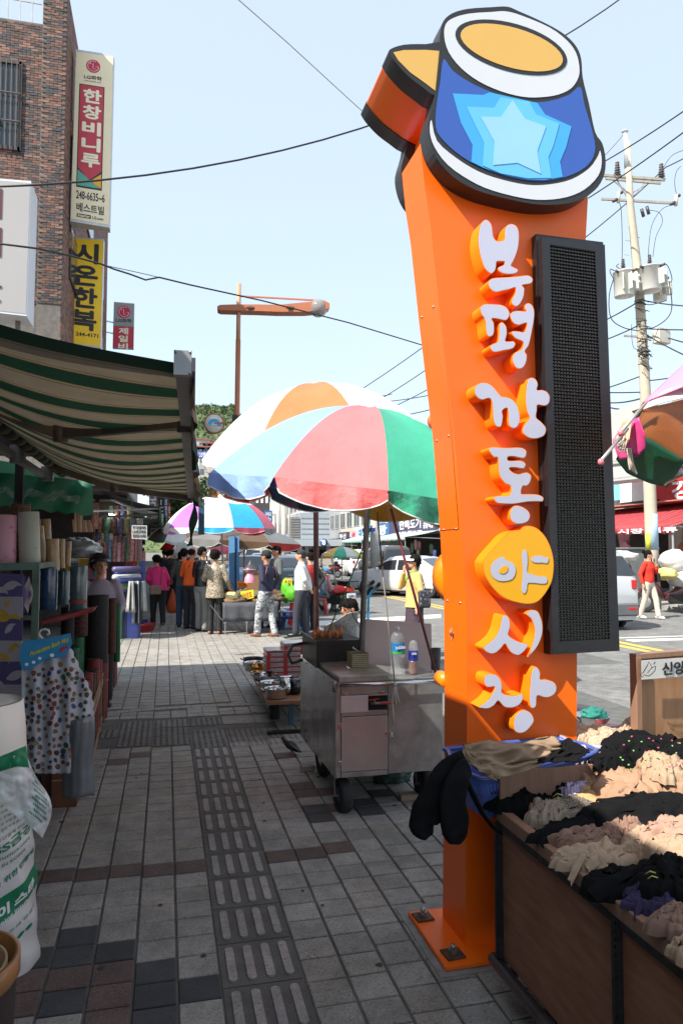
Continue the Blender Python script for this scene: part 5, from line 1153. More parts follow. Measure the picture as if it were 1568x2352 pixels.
b = MB(pole_gal); b.cyl((X0-.008, Y0-.01, Z1-.05), (X0-.008, Y0-.01, Z1+.015), .013); b.build('corner_tube', ct_)
b = MB(st); b.rbox(fp(893,1550).x+.004, X1, Y0, 4.9, Z1+.001, Z1+.012, .003); b.build('side_top', ct_)
ks = mat('griddle_black', (.018,.016,.015), .42, .3, var=.4, vs=7, bump=.15)
gy = 4.93; g0 = PY(733,1472,gy); g1 = PY(820,1472,gy); gt = g0.z; gb = Z1+.001
b = MB(ks); gx0 = g0.x-.02; gx1 = g1.x+.04
for (x0_, x1_, y0_, y1_) in ((gx0, gx1, gy, gy+.008), (gx0, gx1, 5.45, 5.458), (gx0, gx0+.008, gy+.008, 5.45), (gx1-.008, gx1, gy+.008, 5.45)): b.box(x0_, x1_, y0_, y1_, gb, gt)
b.box(gx0+.008, gx1-.008, gy+.008, 5.45, gt-.05, gt-.04); b.build('griddle_box', ct_)
b = MB(mat('grill_rod', (.10,.09,.085), .4, .8))
for k in range(9): yy = gy+.04+.055*k; b.bar((gx0+.01, yy, gt-.004), (gx1-.01, yy, gt-.004), .014, .006)
b.build('grill_bars', ct_, kind='stuff')
hose = MB(mat('hose_teal', (.02,.05,.05), .4)); hose.tube([(X0-.02,5.35,Z1+.0), (X0-.09,5.38,Z1-.03), (X0-.12,5.40,Z1+.03), (X0-.08,5.42,Z1+.10), (X0+.02,5.45,Z1+.11)], .012, 8); hose.build('gas_hose', ct_)
def wheel(par, c, r, w, ax, name='wheel', hub=stl):
 tm = mat('rubber', (.022,.022,.022), .85, var=.3, vs=40, bump=.3, bs=60); b = MB(tm); c = Vector(c)
 R_ = Vector((0,0,1)).rotation_difference(Vector(ax)).to_matrix().to_4x4(); b.T = Matrix.Translation(c) @ R_
 b.lathe([(r*.55,-w*.4),(r*.8,-w*.5),(r*.95,-w*.42),(r,-w*.2),(r,w*.2),(r*.95,w*.42),(r*.8,w*.5),(r*.55,w*.4)], (0,0,0), 28); o = b.build(name, par)
 b = MB(hub); b.T = Matrix.Translation(c) @ R_; b.lathe([(0,-w*.42),(r*.35,-w*.42),(r*.55,-w*.36),(r*.55,w*.36),(r*.35,w*.42),(0,w*.42)], (0,0,0), 20, False); b.build('hub', o)
 return o
for (u, v, r, w) in ((790, 1870, .103, .075), (977, 1838, .10, .075)):
 g_ = G(u, v); wheel(ct_, (g_.x, g_.y+.03, r), r, w, (1, .12, 0), hub=mat('hub_blue', (.02,.04,.10), .4, .3))
 b = MB(stl);
 for s_ in (-1, 1): b.mat(pole_gal); b.bar((g_.x+s_*.052, g_.y+.03, r), (g_.x+s_*.05, g_.y+.06, Z0), .004, .028, (0,1,0))
 b.cyl((g_.x-.062, g_.y+.03, r), (g_.x+.062, g_.y+.03, r), .007); b.build('fork', ct_)
wheel(ct_, (X0+.10, 5.18, .16), .16, .07, (1, 0, 0)); wheel(ct_, (X1-.05, 5.18, .16), .16, .07, (1, 0, 0))
wblk = mat('wood_block', (.28,.22,.16), .8, var=.2, vs=20)
for (u0, u1, v, lab) in ((921, 962, 1846, 'pale wooden block on the paving beside the right front wheel of the food cart'), (693, 722, 1778, 'wooden chock against the left rear wheel of the food cart')):
 g0 = G(u0, v); g1 = G(u1, v-3); b = MB(wblk); b.rbox(g0.x, g1.x, g0.y, g0.y+.07, .013, .05, .003); tag(b.build('wood_block'), lab, 'block')
o = lump('rag', mat('rag_green', (.05,.09,.075), .9, var=.4, vs=20, bump=.4), G(905, 1802)+Vector((0,.05,.055)), .12, .08, .065, .5, 2.5, 8, flat=.7, ridge=True); tag(o, 'crumpled green rag lying under the food cart', 'rag')
t = thing('pink_board', 'worn pink upright board standing on the food cart behind the bottles', 'board', PY(910,1530,5.0))
b = MB(mat('board_pink', (.47,.37,.36), .55, var=.06, vs=3, dirt=.15)); b.prism([PY(829,1421,5.0), PY(990,1433,4.92), PY(992,1556,4.92), PY(829,1556,5.0)], (0,.012,0)); b.build('panel', t)
skw = mat('fried_orange', (.42,.12,.02), .45, var=.45, vs=40, bump=.6, bs=60, coat=.3)
for k in range(12):
 u = 721 + k*5.8; p = PY(u, 1472 if k % 2 else 1468, 5.05 + .05*(k % 3)); p.z = gt + .0; h = .062+.008*(k % 3)
 b = MB(skw); b.T = Matrix.Translation(p) @ Matrix.Rotation(.15*math.sin(k*2.1), 4, 'Y'); b.lathe([(.0,0),(.012,.006),(.017,.025),(.015,.04),(.009,h-.01),(.002,h)], (0,0,0), 9, sy=.6); tag(b.build('fried_snack'), 'golden brown leaf shaped snack standing on the griddle box of the food cart', 'snack', 'fried snacks on the griddle')
t = thing('tissue_box', 'wooden slatted tissue box with a paper tissue on the hotplate lid', 'box', PY(821,1523,4.72))
p0, p1 = PY(808,1523,4.66), PY(847,1523,4.66); z0 = Z1+.042; b = MB(mat('box_slat', (.30,.27,.15), .5, var=.2, vs=30)); hz = .088
for k in range(7): b.rbox(p0.x, p1.x, 4.66, 4.80, z0+k*hz/7, z0+(k+1)*hz/7-.0035, .001)
b.build('slat_courses', t); b = MB(mat('box_dark', (.05,.035,.025), .6)); b.box(p0.x+.003, p1.x-.003, 4.663, 4.797, z0, z0+hz); b.build('core', t)
b = MB(mat('tissue', (.75,.70,.68), .8)); pc = Vector(((p0.x+p1.x)/2-.015, 4.73, z0+hz)); b.grid(lambda i, j: pc + Vector((-.02+.045*i, .02*math.sin(j*3)*i, .035*(1-i)*(1-.3*j)+.002)), 4, 4); b.build('tissue', t, solid=.001)
def bottle(name, label, p, r, h, liq, cap_c, lab_m, zl0, zl1, pr):
 t = thing(name, label, 'bottle', p); b = MB(liq); b.lathe([(q*r, z*h) for q, z in pr], p, 22); b.build('bottle_body', t)
 b = MB(cap_c); b.lathe([(.0,h),(r*.26,h),(r*.26,h*.93),(r*.2,h*.93)][::-1], p, 14); b.build('cap', t)
 b = MB(lab_m); b.lathe([(r*1.01+.0006, zl0*h), (r*1.01+.0006, zl1*h)], p, 22); lo = b.build('label_sleeve', t); return t, lo
pet = mat('pet_clear', (.55,.60,.62), .08, clear=.85, var=0, coat=.6)
pw = Vector((PY(913,1550,4.5).x, 4.5, Z1+.013)); rb = 18*4.5/FPX; ribs = [(0,0),(.9,0),(1,.03)] + [(1 if i % 2 else .95, .06+.04*i) for i in range(10)] + [(1,.48),(1,.68),(.93,.74),(.95,.77),(.7,.87),(.32,.93),(.26,.95),(.26,.99)]
t, lo = bottle('water_bottle', 'large clear mineral water bottle with a blue and green label on the food cart', pw, rb, .30, pet, mat('cap_white', (.7,.7,.7), .4), mat('label_blue', S(30,110,165), .4), .44, .67, ribs)
text('SamDaSoo', pw + Vector((-.032, -rb-.004, .165)), (1,0,.08), (0,0,1), .064, .02, MATS['cap_white'], lo, .03); b = MB(mat('label_green', S(70,150,70), .4)); b.lathe([(rb*1.01+.0012,.134),(rb*1.01+.0012,.15)], pw, 22); b.build('label_band', lo)
pw = Vector((PY(949,1550,4.48).x, 4.48, Z1+.013)); rb2 = 11.5*4.5/FPX
t, lo = bottle('sauce_bottle', 'smaller bottle with brown sauce and a dark blue label right of the water bottle', pw, rb2, .215, pet, pet, mat('label_navy', S(25,40,120), .4), .42, .70, [(0,0),(1,0),(1,.1),(.93,.35),(1,.42),(1,.78),(.85,.93),(.5,1),(0,1)])
b = MB(mat('sauce', (.10,.02,.006), .2)); b.lathe([(0,.002),(rb2*.97,.002),(rb2*.97,.02),(rb2*.9,.076),(rb2*.95,.088),(0,.088)], pw, 20); b.build('sauce', t); text('DION', pw + Vector((-.022, -rb2-.003, .128)), (1,0,0), (0,0,1), .03, .014, MATS['cap_white'], lo, .02)
b = MB(mat('bin_black', (.02,.02,.022), .4)); q = PY(1000, 1555, 4.62); b.lathe([(.03,0),(.036,.14),(.033,.14),(.03,.01)], (q.x, q.y, Z1+.013), 14); tag(b.build('black_canister'), 'black canister at the right end of the food cart top', 'canister')
for nm, lab, a, b2, r, m in (('maroon_strut', 'thin maroon strut running down to the right from the near rim of the big parasol', (1006,1568,4.5), (897,1168,4.25), .0085, mat('maroon', (.14,.03,.035), .4)),):
 b = MB(m); A, B_ = PD(*a), PD(*b2)
 if nm == 'side_pole': b.cyl(A, A.lerp(B_, .38), r*1.15); b.mat(stl); b.cyl(A.lerp(B_, .38), A.lerp(B_, .72), r); b.mat(pole_brown); b.cyl(A.lerp(B_, .72), B_, r)
 else: b.cyl(A, B_, r)
 if nm == 'rear_pole': b.mat(mat('tape_brown', (.30,.16,.05), .5)); b.cyl(A.lerp(B_, .30), A.lerp(B_, .385), r*1.2)
 tag(b.build(nm), lab, 'pole')
rope = mat('rope', (.45,.42,.37), .9, bump=.4, bs=200)
b = MB(rope); kn = PD(907,1572,4.42); b.tube([PD(866,1178,4.35), PD(880,1330,4.4), kn], .0045, 6); b.tube([kn, PD(900,1610,4.42), PD(902,1635,4.42), PD(903,1663,4.42)], .006, 6); b.tube([kn, PD(912,1600,4.41), PD(917,1616,4.41), PD(910,1617,4.41), PD(907,1600,4.41), PD(906,1578,4.41)], .005, 6); b.ell(kn, .013, .013, .013, 8, 6)
b.mat(mat('rope_rust', (.20,.09,.04), .9)); b.tube([PD(866,1176,4.34), PD(877,1300,4.39)], .0052, 6); tag(b.build('tie_rope'), 'pale rope tied round the push handle of the food cart', 'rope')
b = MB(mat('rope_green', (.02,.16,.06), .8)); b.tube([PD(854,1207,5.2), PD(800,1340,5.15), PD(752,1455,5.05)], .005, 6); tag(b.build('green_rope'), 'green rope slanting from the big parasol to the griddle box', 'cord')
b = MB(mat('rope_dk', (.03,.03,.03), .8)); b.tube([PD(788,1372,5.5), PD(794,1370,5.5), PD(801,1385,5.5), PD(811,1415,5.4), PD(826,1440,5.3)], .0035, 5); tag(b.build('black_rope'), 'thin curled black rope beside the grey pole', 'cord')
TZ = .26
tp = lambda u, v: G(u, v, TZ)
t = thing('low_table', 'low brown board table carrying the pots left of the food cart', 'table', G(655, 1650))
a, b_, c, d = tp(613,1612), tp(760,1606), tp(700,1523), tp(566,1524)
b = MB(mat('table_brown', (.22,.10,.05), .45, var=.2, vs=6)); b.prism([a, b_, c, d], (0,0,-.03)); b.build('table_top', t)
for k, (u, v, x) in enumerate(((622, 1656, 0), (668,1668,1), (600, 1575, 0))):
 g_ = G(u, v); m_ = [ks, mat('leg_blue', (.03,.10,.16), .5), ks][k]
 if k == 0: wheel(t, (g_.x+.04, g_.y+.05, .075), .075, .09, (1,0,0))
 else: b = MB(m_); b.bar((g_.x, g_.y, 0), (g_.x, g_.y, TZ-.03), .035); b.build('leg', t)
b = MB(ks); g_ = G(614, 1692); b.box(g_.x, g_.x+.5, g_.y, g_.y+.05, .013, .04); b.build('foot_bar', t)
pot = mat('pot_steel', (.62,.62,.62), .14, 1.0, var=.08); potd = mat('pot_dark', (.05,.05,.055), .25, .8); gold = mat('pot_gold', (.55,.30,.08), .15, 1.0)
def cook(name, lab, u, v, rx, h, m=pot, lid=False, hd=True, inner=None):
 p = tp(u, v) + Vector((0, 0, .002)); r = rx*(p.y*.97)/FPX; t = thing(name, lab, 'pot', p); p = p + Vector((0, r*.8, 0))
 b = MB(m); b.lathe([(0,0),(r*.9,0),(r*.97,.01),(r,h),(r*1.05,h+.003),(r*1.05,h+.006),(r*.98,h+.004),(r*.94,.012)], p, 30); b.build('pot_body', t)
 b = MB(inner or m); b.lathe([(r*.96,h*.9),(r*.93,.015),(0,.013)], p, 26); b.build('pot_inside', t)
 if hd:
  for s_ in (-1, 1):
   b = MB(m); cx = p + Vector((s_*r*1.02, 0, h*.85)); b.tube([cx + Vector((0,-.03,0)), cx + Vector((s_*.025,-.026,.012)), cx + Vector((s_*.03,0,.016)), cx + Vector((s_*.025,.026,.012)), cx + Vector((0,.03,0))], .005, 6); b.build('handle', t)
 if lid:
  b = MB(m); b.lathe([(r*1.03,h+.006),(r*.8,h+.025),(r*.4,h+.038),(0,h+.042)], p, 30); lo = b.build('lid', t); b = MB(ks); b.lathe([(.012,h+.04),(.012,h+.055),(.03,h+.065),(.028,h+.08),(0,h+.085)], p, 16); b.build('knob', lo)
 return t
cook('cooking_pot', 'nearest open steel pot with two handles on the low table', 636, 1607, 26, .085)
cook('cooking_pot', 'open steel pot just behind the nearest one', 625, 1590, 26, .08)
cook('lidded_pot', 'dark pot with shiny lid and black knob on the low table', 622, 1576, 28, .055, potd, lid=True)
cook('cooking_pan', 'wide shallow steel pan left behind the lidded pot', 606, 1563, 25, .05)
cook('cooking_pan', 'wide steel pan with a loop handle beside the red boxes', 664, 1572, 25, .05)
cook('golden_pot', 'small golden pot in front of the pot stack', 593, 1555, 16, .04, gold, hd=False)
cook('golden_pot', 'second golden pot set farther back on the low table', 592, 1546, 17, .06, gold, hd=False, inner=gold)
cook('cooking_pot', 'larger steel pot behind the golden ones', 586, 1543, 23, .09)
cook('cooking_pot', 'dark rimmed pot at the far left corner of the low table', 584, 1533, 24, .09, potd)
p = tp(674, 1598)+Vector((0,.08,.07)); t = thing('tilted_pot', 'black and steel pot lying on its side on the low table', 'pot', tp(674,1598)); b = MB(stl); b.cyl(p+Vector((-.09,0,.0)), p+Vector((-.02,0,.0)), .07, n=24); b.build('steel_band', t); b = MB(potd); b.cyl(p+Vector((-.02,0,0)), p+Vector((.07,0,0)), .072, n=24); b.cyl(p+Vector((-.11,0,0)), p+Vector((-.09,0,0)), .071, n=24); b.build('black_shell', t)
def bundle_stack(u, v, n, w, lab, z0=TZ):
 p = G(u, v, z0); b0 = thing('boxed_goods_stack', lab, 'boxes', p)
 for k in range(n):
  b = MB(mat('foil_pack', (.45,.42,.44), .25, .5, var=.3, vs=30) if k % 4 else mat('pack_red', (.35,.02,.02), .4)); dx = random.uniform(-.006, .006)
  b.rbox(p.x+dx, p.x+w+dx, p.y, p.y+.28, p.z+.002+k*.0135, p.z+.0135*(k+1)-.001, .002); o = b.build('pack', b0)
 for s_ in (0.0, .82): b = MB(MATS['pack_red']); b.box(p.x+s_*w, p.x+s_*w+.18*w, p.y-.003, p.y, p.z, p.z+n*.0135-.03); b.build('red_edge', b0)
bundle_stack(612, 1560, 22, .22, 'left stack of thin foil packs with red edges on the low table'); bundle_stack(652, 1558, 27, .22, 'right taller stack of thin foil packs with red edges beside the food cart')
t = thing('pigeon', 'dark pigeon pecking its way across the paving beside the food cart', 'pigeon', G(668, 1736))
pgm = mat('pigeon_dark', (.022,.020,.022), .6, var=.4, vs=30); c = G(668, 1736)
body = MB(pgm); ax = Vector((.75,-.4,-.28)).normalized()
body.tube([c+Vector((-.068,.045,.128)), c+Vector((-.062,.04,.135)), c+Vector((-.052,.034,.12)), c+Vector((-.035,.022,.10)), c+Vector((-.01,.005,.085)), c+Vector((.02,-.01,.07)), c+Vector((.045,-.02,.05)), c+Vector((.075,-.035,.032))], [.006,.013,.013,.022,.034,.032,.020,.006], 12); body.build('body', t)
w = MB(mat('pigeon_wing', (.05,.05,.055), .6, var=.5, vs=50))
for s_ in (-1, 1): w.tube([c+Vector((-.015,.005+s_*.026,.10)), c+Vector((.02,-.01+s_*.03,.075)), c+Vector((.065,-.03+s_*.02,.04))], [.012,.018,.004], 8, flat=.45)
w.build('wings', t); w = MB(mat('beak', (.15,.13,.12), .5)); w.cyl(c+Vector((-.068,.045,.128)), c+Vector((-.085,.055,.118)), .003, .0006, 6); w.build('beak', t)
w = MB(mat('pigeon_leg', (.30,.08,.06), .6))
for s_ in (-1, 1): w.tube([c+Vector((.0,s_*.012,.05)), c+Vector((.003,s_*.013,.02)), c+Vector((-.002,s_*.013,.014))], .0025, 5); w.tube([c+Vector((-.018,s_*.02,.014)), c+Vector((.012,s_*.01,.014))], .002, 4)
w.build('legs', t)
ply = pattern('plywood', [(0, (.20,.105,.065)), (.5, (.27,.15,.095)), (1, (.34,.20,.13))], 'noise', 5, .55, sc3=(14, 14, 1), detail=6, bump=.1)
plyd = pattern('plywood_dark', [(0, (.16,.062,.032)), (.4, (.25,.105,.055)), (.7, (.33,.155,.088)), (1, (.42,.235,.15))], 'noise', 7, .6, sc3=(3, 1, 5), detail=9, bump=.12)
ironm = mat('angle_iron', (.03,.03,.032), .55, .4, var=.4, vs=20, bump=.2)
sc = thing('stocking_cart', 'brown plywood cart with iron frame heaped with stockings at the lower right', 'cart', (1.9, 1.6, 0))
CXL, CYB, CXR, CYF = 1.215, 2.49, 2.75, .25      # left side x, far end y, right side, near end
TOP = .665
A_ = PD(1148, 1856, 2.64); CXL = A_.x; CYB = A_.y; TOP = A_.z
b = MB(plyd); y = CYB
b.box(CXL, CXL+.014, CYF, CYB, .155, TOP-.05); b.build('side_board', sc)
b = MB(ply); b.rbox(CXL-.012, CXL+.024, CYF, CYB+.012, TOP-.045, TOP, .003); b.build('top_rail', sc)
b = MB(ironm)
for yy in (CYB-.01, CYB-.72, CYB-1.45):
 b.bar((CXL-.012, yy, .13), (CXL-.012, yy, TOP-.045), .03, .012, (0,1,0))
for yy in (CYB-.01, CYB-.72, CYB-1.45):
 for q in range(24): b.cbox((CXL-.022, yy, .16+.02*q), .004, .012, .008)
b.bar((CXL-.008, CYF, TOP-.052), (CXL-.008, CYB, TOP-.052), .014, .02); b.build('iron_frame', sc, kind='stuff')
b = MB(mat('frame_pipe', (.12,.12,.125), .35, .8, var=.3, vs=8, coat=.2)); b.cyl((CXL-.02, CYF, .135), (CXL-.02, CYB+.03, .135), .021, n=14); b.cyl((CXL-.02, CYB+.02, .135), (CXR, CYB+.02, .135), .021, n=14); b.build('bottom_pipe', sc)
wheel(sc, (CXL+.09, 2.18, .12), .12, .06, (1,.1,0)); wheel(sc, (CXR-.1, 2.2, .12), .12, .06, (1,0,0))
b = MB(ply); b.rbox(CXL-.002, CXL+1.02, CYB-.006, CYB+.010, TOP-.1, PD(1146, 1772, 2.64).z, .002); b.build('end_board', sc)
b = MB(plyd); b.box(CXL+.016, CXR, CYB-.004, CYB+.006, .155, TOP-.1); b.box(CXR-.014, CXR, CYF, CYB-.01, .155, TOP); b.box(CXL+.016, CXR-.016, CYF, CYB-.01, TOP-.12, TOP-.105); b.build('tray', sc)
bk = thing('back_panel', 'upright brown wooden panel with a white dove notice at the right edge', 'panel', PD(1520, 1700, 3.2))
bp_ = [PD(1458,1507,3.15), PD(1640,1492,3.35), PD(1640,1720,3.35), PD(1461,1700,3.15)]
wpan = pattern('panel_wood', [(0, (.27,.125,.05)), (.45, (.38,.19,.085)), (.7, (.44,.235,.115)), (1, (.50,.28,.15))], 'noise', 3, .5, sc3=(9, 9, 1.5), detail=7, bump=.15)
b = MB(wpan); b.prism(bp_, (0,.03,0)); b.build('board', bk)
b = MB(ply); fr_ = lambda a, c, w: b.bar(a, c, w, .05)
b.bar(bp_[0]+Vector((0,.0,0)), bp_[3]+Vector((0,.0,0)), .022, .05); b.bar(bp_[0]+Vector((-.01,0,.0)), bp_[1], .045, .02); b.build('frame', bk)
nq = [PD(1468,1516,3.12), PD(1640,1504,3.30), PD(1640,1546,3.30), PD(1468,1560,3.12)]
b = MB(mat('notice_white', (.68,.67,.62), .4)); b.prism([p - Vector((0,.012,0)) for p in nq], (0,-.002,0)); nt_ = b.build('notice', bk)
text('신앙촌', nq[3].lerp(nq[2], .255) + Vector((0,-.014,.012)), nq[2]-nq[3], nq[0]-nq[3], .20, .056, mat('ink_black', (.012,.012,.012), .5, var=0), nt_, .03)
b = MB(MATS['ink_black']); dv = [(1476,1545),(1486,1528),(1489,1520),(1494,1528),(1496,1534),(1505,1530),(1503,1540),(1496,1548),(1488,1553),(1478,1550),(1474,1556),(1470,1548),(1476,1545)]
b.tube([PD(u, v, 3.09) for u, v in dv], .0018, 4); b.tube([PD(1496,1534,3.09), PD(1490,1540,3.09), PD(1486,1546,3.09)], .0015, 4); b.tube([PD(1500,1526,3.09), PD(1504,1520,3.09)], .002, 4); b.build('dove_drawing', nt_)
def cloth(name, col, rough=.95, knit=False):
 if knit: return pattern(name, [(0, tuple(x*.18 for x in col)), (.42, tuple(x*.3 for x in col)), (.5, col), (1, tuple(min(1,x*1.1) for x in col))], 'check', 260, .9, rot=(.6,.3,.7), bump=.3)
 return mat(name, col, rough, var=.09, vs=14, bump=.12, bs=90, spec=.12)
cb = cloth('stocking_black', (.0065,.0065,.007)); cbg = cloth('stocking_beige', (.36,.215,.135)); cbl = cloth('stocking_light', (.38,.265,.175)); cbr = cloth('stocking_brown', (.25,.15,.11)); cye = cloth('stocking_yellow', (.46,.29,.14)); cme = cloth('stocking_mesh', (.32,.255,.19), knit=True); ccu = cloth('stocking_cream', (.48,.34,.24)); cpu = cloth('sock_purple', (.045,.035,.075)); ckh = cloth('stocking_khaki', (.27,.185,.12))
stp = pattern('sock_striped', [(0, (.30,.26,.45)), (.4, (.60,.58,.70)), (.6, (.64,.60,.70)), (.8, (.45,.20,.38)), (1, (.55,.50,.66))], 'wave', 28, .9, rot=(0,0,.5), detail=.4, bump=.3)
def heap(name, label, u, v, z, w, d, h, ang, m, kind='fan', seed=0, K=9, amp=.35, group=None, tails=0, grid=54, gx=-.9):
 """a gathered bundle of thin knitwear: folds run out from a gather point; label as a thing"""
 c = G(u, v, z); ca, sa = math.cos(ang), math.sin(ang); of = Vector((seed*5.3, seed*2.1, seed*.7))
 b = MB(m); n = grid
 def f(i, j, flat_=False):
  th = 2*math.pi*i; r = max(.001, j)
  x = r*math.cos(th); y = r*math.sin(th)
  nb_ = noise.noise(Vector((x*1.3, y*1.3, 0))+of)
  edge = 1 + .34*noise.noise(Vector((math.cos(th)*1.6, math.sin(th)*1.6, 3))+of) + .16*noise.noise(Vector((math.cos(th)*6, math.sin(th)*6, 5))+of)
  gxx = x-gx; ph_ = math.atan2(y+.25*nb_, gxx+.001)
  if kind == 'fan': fo = .72*abs(math.sin(ph_*K*1.05 + 2.6*nb_ + seed))**.8 + .14*abs(math.sin(ph_*K*2.6 + 4*nb_ + 2*seed + 2*r))
  elif kind == 'wrinkle':
   q = Vector((x*2.3, y*2.3, 0))+of; fo = 1.1*abs(noise.noise(q*1.1)) + 1.0*abs(noise.noise(q*2.0))**.9 + .12*abs(noise.noise(q*5.5))
  else: fo = abs(math.sin((y+.35*nb_+.1*math.sin(x*3))*K*1.25+seed))**.8*.8 + .2*abs(math.sin(y*K*3.1+3*nb_))
  fo += .30*(abs(noise.noise(Vector((x*2.1, y*3.4, 7))+of))*1.6-.3)
  h_ = h*.80
  fo = .36 if flat_ else fo*.8
  base = max(0, 1-r**2.6)**.55
  zz = h_*(base*(.52+.42*nb_) + (.12+amp*.62)*fo*(.3+.7*min(1, (1-r)*4))*.52)
  if r > .93: zz -= h*.12*(r-.93)/.07
  sw = 1 + .10*fo*amp*math.sin(r*2.6)
  X = x*edge*w/2*sw; Y = y*edge*d/2*sw
  return Vector((c.x + X*ca - Y*sa, c.y + X*sa + Y*ca, c.z + zz))
 b.grid(f, n*2, int(n*.6))
 rs = random.Random(seed*17+3)
 def surf(x, y):
  r = math.hypot(x, y); th = math.atan2(y, x) % (2*math.pi); rc = min(.90, r); p = f(th/(2*math.pi), rc, True)
  if r > rc: e = r-rc; p = p + Vector((math.cos(th+ang)*e*w/2*.8, math.sin(th+ang)*e*d/2*.8, -e*h*1.1))
  return p
 for k in range(9 if w > .16 else 6):   # single legs and feet lying over the bundle in thin layers
  a = rs.gauss(math.pi if gx > 0 else 0, .75) if kind != 'wrinkle' else rs.uniform(0, 6.28)
  x0, y0 = rs.uniform(-.5, .5), rs.uniform(-.6, .6); Ln = rs.uniform(.8, 1.5); W0 = rs.uniform(.10, .19); bd = rs.uniform(-.9, .9); off = .004+.0020*k; ph1 = rs.uniform(0, 6)
  vs = []; fs = []
  for i in range(19):
   t_ = i/18; aa = a+bd*(t_-.5); cx = x0+math.cos(aa)*(t_-.5)*Ln; cy = y0+math.sin(aa)*(t_-.5)*Ln*(w/d)*.8
   wv = W0*(min(1, (1.001-t_)*6)**.5)*(.75+.35*t_)*(1+.12*math.sin(t_*23+ph1))
   for j in range(7):
    s_ = (j-3)/3; p = surf(cx-math.sin(aa)*s_*wv, cy+math.cos(aa)*s_*wv*(w/d)*.8)
    vs.append(p + Vector((0, 0, off*(1-.75*s_*s_) + .0035*math.sin(t_*31+ph1+s_*2.5)*(1-s_*s_) + .003*math.sin(t_*13+s_*5+k))))
  for i in range(18):
   for j in range(6): q = i*7+j; fs.append((q, q+7, q+8, q+1))
  b.add(vs, fs, True)
 o = b.build(name, solid=.0)
 return tag(o, label, 'stockings', group)
b = MB(cb); rr = random.Random(2)
def und(i, j):
 x = CXL+.03+(CXR-CXL-.06)*i; y = CYF+(CYB-CYF-.02)*j
 q = Vector((x*5, y*5, 1)); return Vector((x, y, TOP-.045 + .05*min(1, i*5)*min(1, (1-j)*8) + .06*abs(noise.noise(q))*min(1, i*9) + .04*math.sin(i*2.5)))
b.grid(und, 120, 150); tag(b.build('black_stocking_layer'), 'layer of black stockings covering the bottom of the plywood cart', 'stockings')
T0 = TOP
H = heap
H('black_stockings', 'crumpled black stockings in the back left corner of the plywood cart', 1205, 1842, T0+.0, .30, .22, .09, .3, cb, 'wrinkle', 1)
H('black_stockings', 'small black bundle with a yellow tag behind the striped socks', 1275, 1815, T0+.03, .22, .16, .08, .0, cb, 'wrinkle', 2)
H('striped_socks', 'fan of white and purple striped thin socks in the plywood cart', 1328, 1822, T0+.03, .19, .20, .085, -.5, stp, 'fan', 3, 7, .3, gx=1.1)
H('yellow_beige_stockings', 'yellowish beige folded stockings in front of the striped socks', 1392, 1850, T0+.015, .28, .17, .07, -.3, cye, 'fan', 4, 8, .45, gx=1.2)
H('mesh_stockings', 'grey-beige net stockings gathered in pleats at their left end', 1262, 1884, T0+.0, .17, .16, .095, .9, cloth('stocking_taupe', (.27,.21,.155)), 'rows', 5, 7, .9)
H('mesh_stockings', 'grey-beige net stockings spread right of their pleated end', 1325, 1872, T0+.005, .27, .17, .085, -.15, cme, 'fan', 6, 5, .35)
H('lace_stockings', 'beige net stockings standing at the far end of the plywood cart', 1362, 1768, T0+.08, .16, .15, .10, .8, cloth('stocking_lace', (.46,.32,.22), knit=True), 'fan', 7, 5, .3)
H('beige_stockings', 'large beige bundle gathered like a fan in the middle of the heap', 1450, 1815, T0+.055, .30, .27, .115, -1.9, cbg, 'fan', 8, 11, .7, grid=60, gx=-1.0)
H('beige_stockings', 'beige bundle curling out at the lower left of the large fan', 1398, 1815, T0+.05, .19, .20, .08, .6, cbg, 'wrinkle', 9, 9, .9)
H('beige_stockings', 'beige bundle tucked behind the right of the large fan', 1520, 1775, T0+.12, .20, .18, .09, 1.2, cbl, 'fan', 10, 9, .7)
H('beige_stockings', 'pleated beige bundle at the right edge of the frame beside the large fan', 1556, 1800, T0+.09, .17, .21, .09, 2.2, cbg, 'fan', 11, 12, .8, gx=1.0)
H('black_stockings', 'tall black crumpled heap with tiny bright tags at the back of the cart', 1462, 1740, T0+.12, .32, .25, .16, .2, cb, 'wrinkle', 12, amp=.6, grid=60)
H('black_stockings', 'black crumpled heap continuing right of the tall black one', 1545, 1748, T0+.12, .30, .28, .14, .9, cb, 'wrinkle', 13, amp=.6)
H('black_stockings', 'black twisted bundle pointing left over the net stockings', 1405, 1752, T0+.13, .24, .10, .07, .5, cb, 'rows', 14)
H('black_stockings', 'broad smooth black bundle right of the pleated net stockings', 1488, 1880, T0+.03, .42, .24, .10, -.2, cb, 'fan', 15, 4, .35)
H('black_stockings', 'narrow black roll in front of the net stockings', 1335, 1915, T0+.0, .34, .12, .07, .02, cb, 'fan', 16, 4, .4)
H('brown_stockings', 'pinkish brown folded stockings behind the front beige ones', 1345, 1945, T0+.005, .22, .12, .075, -.5, cbr, 'wrinkle', 17, amp=.5)
H('brown_stockings', 'pinkish brown knotted bundle standing in the front middle of the heap', 1428, 1925, T0+.01, .17, .13, .10, .6, cbr, 'fan', 18, 7, .6)
H('beige_stockings', 'long flat sand coloured bundle in the front row of the heap', 1385, 1985, T0+.0, .30, .13, .08, -.1, cbl, 'fan', 19, 5, .4)
H('beige_stockings', 'knotted sand coloured bundle at the right end of the flat one', 1478, 1955, T0+.02, .15, .13, .09, .9, cbl, 'wrinkle', 20, amp=.4)
H('brown_stockings', 'smooth light brown dotted bundle near the right edge', 1545, 1925, T0+.05, .24, .16, .10, .3, cloth('stocking_rose', (.38,.235,.17)), 'fan', 21, 3, .2)
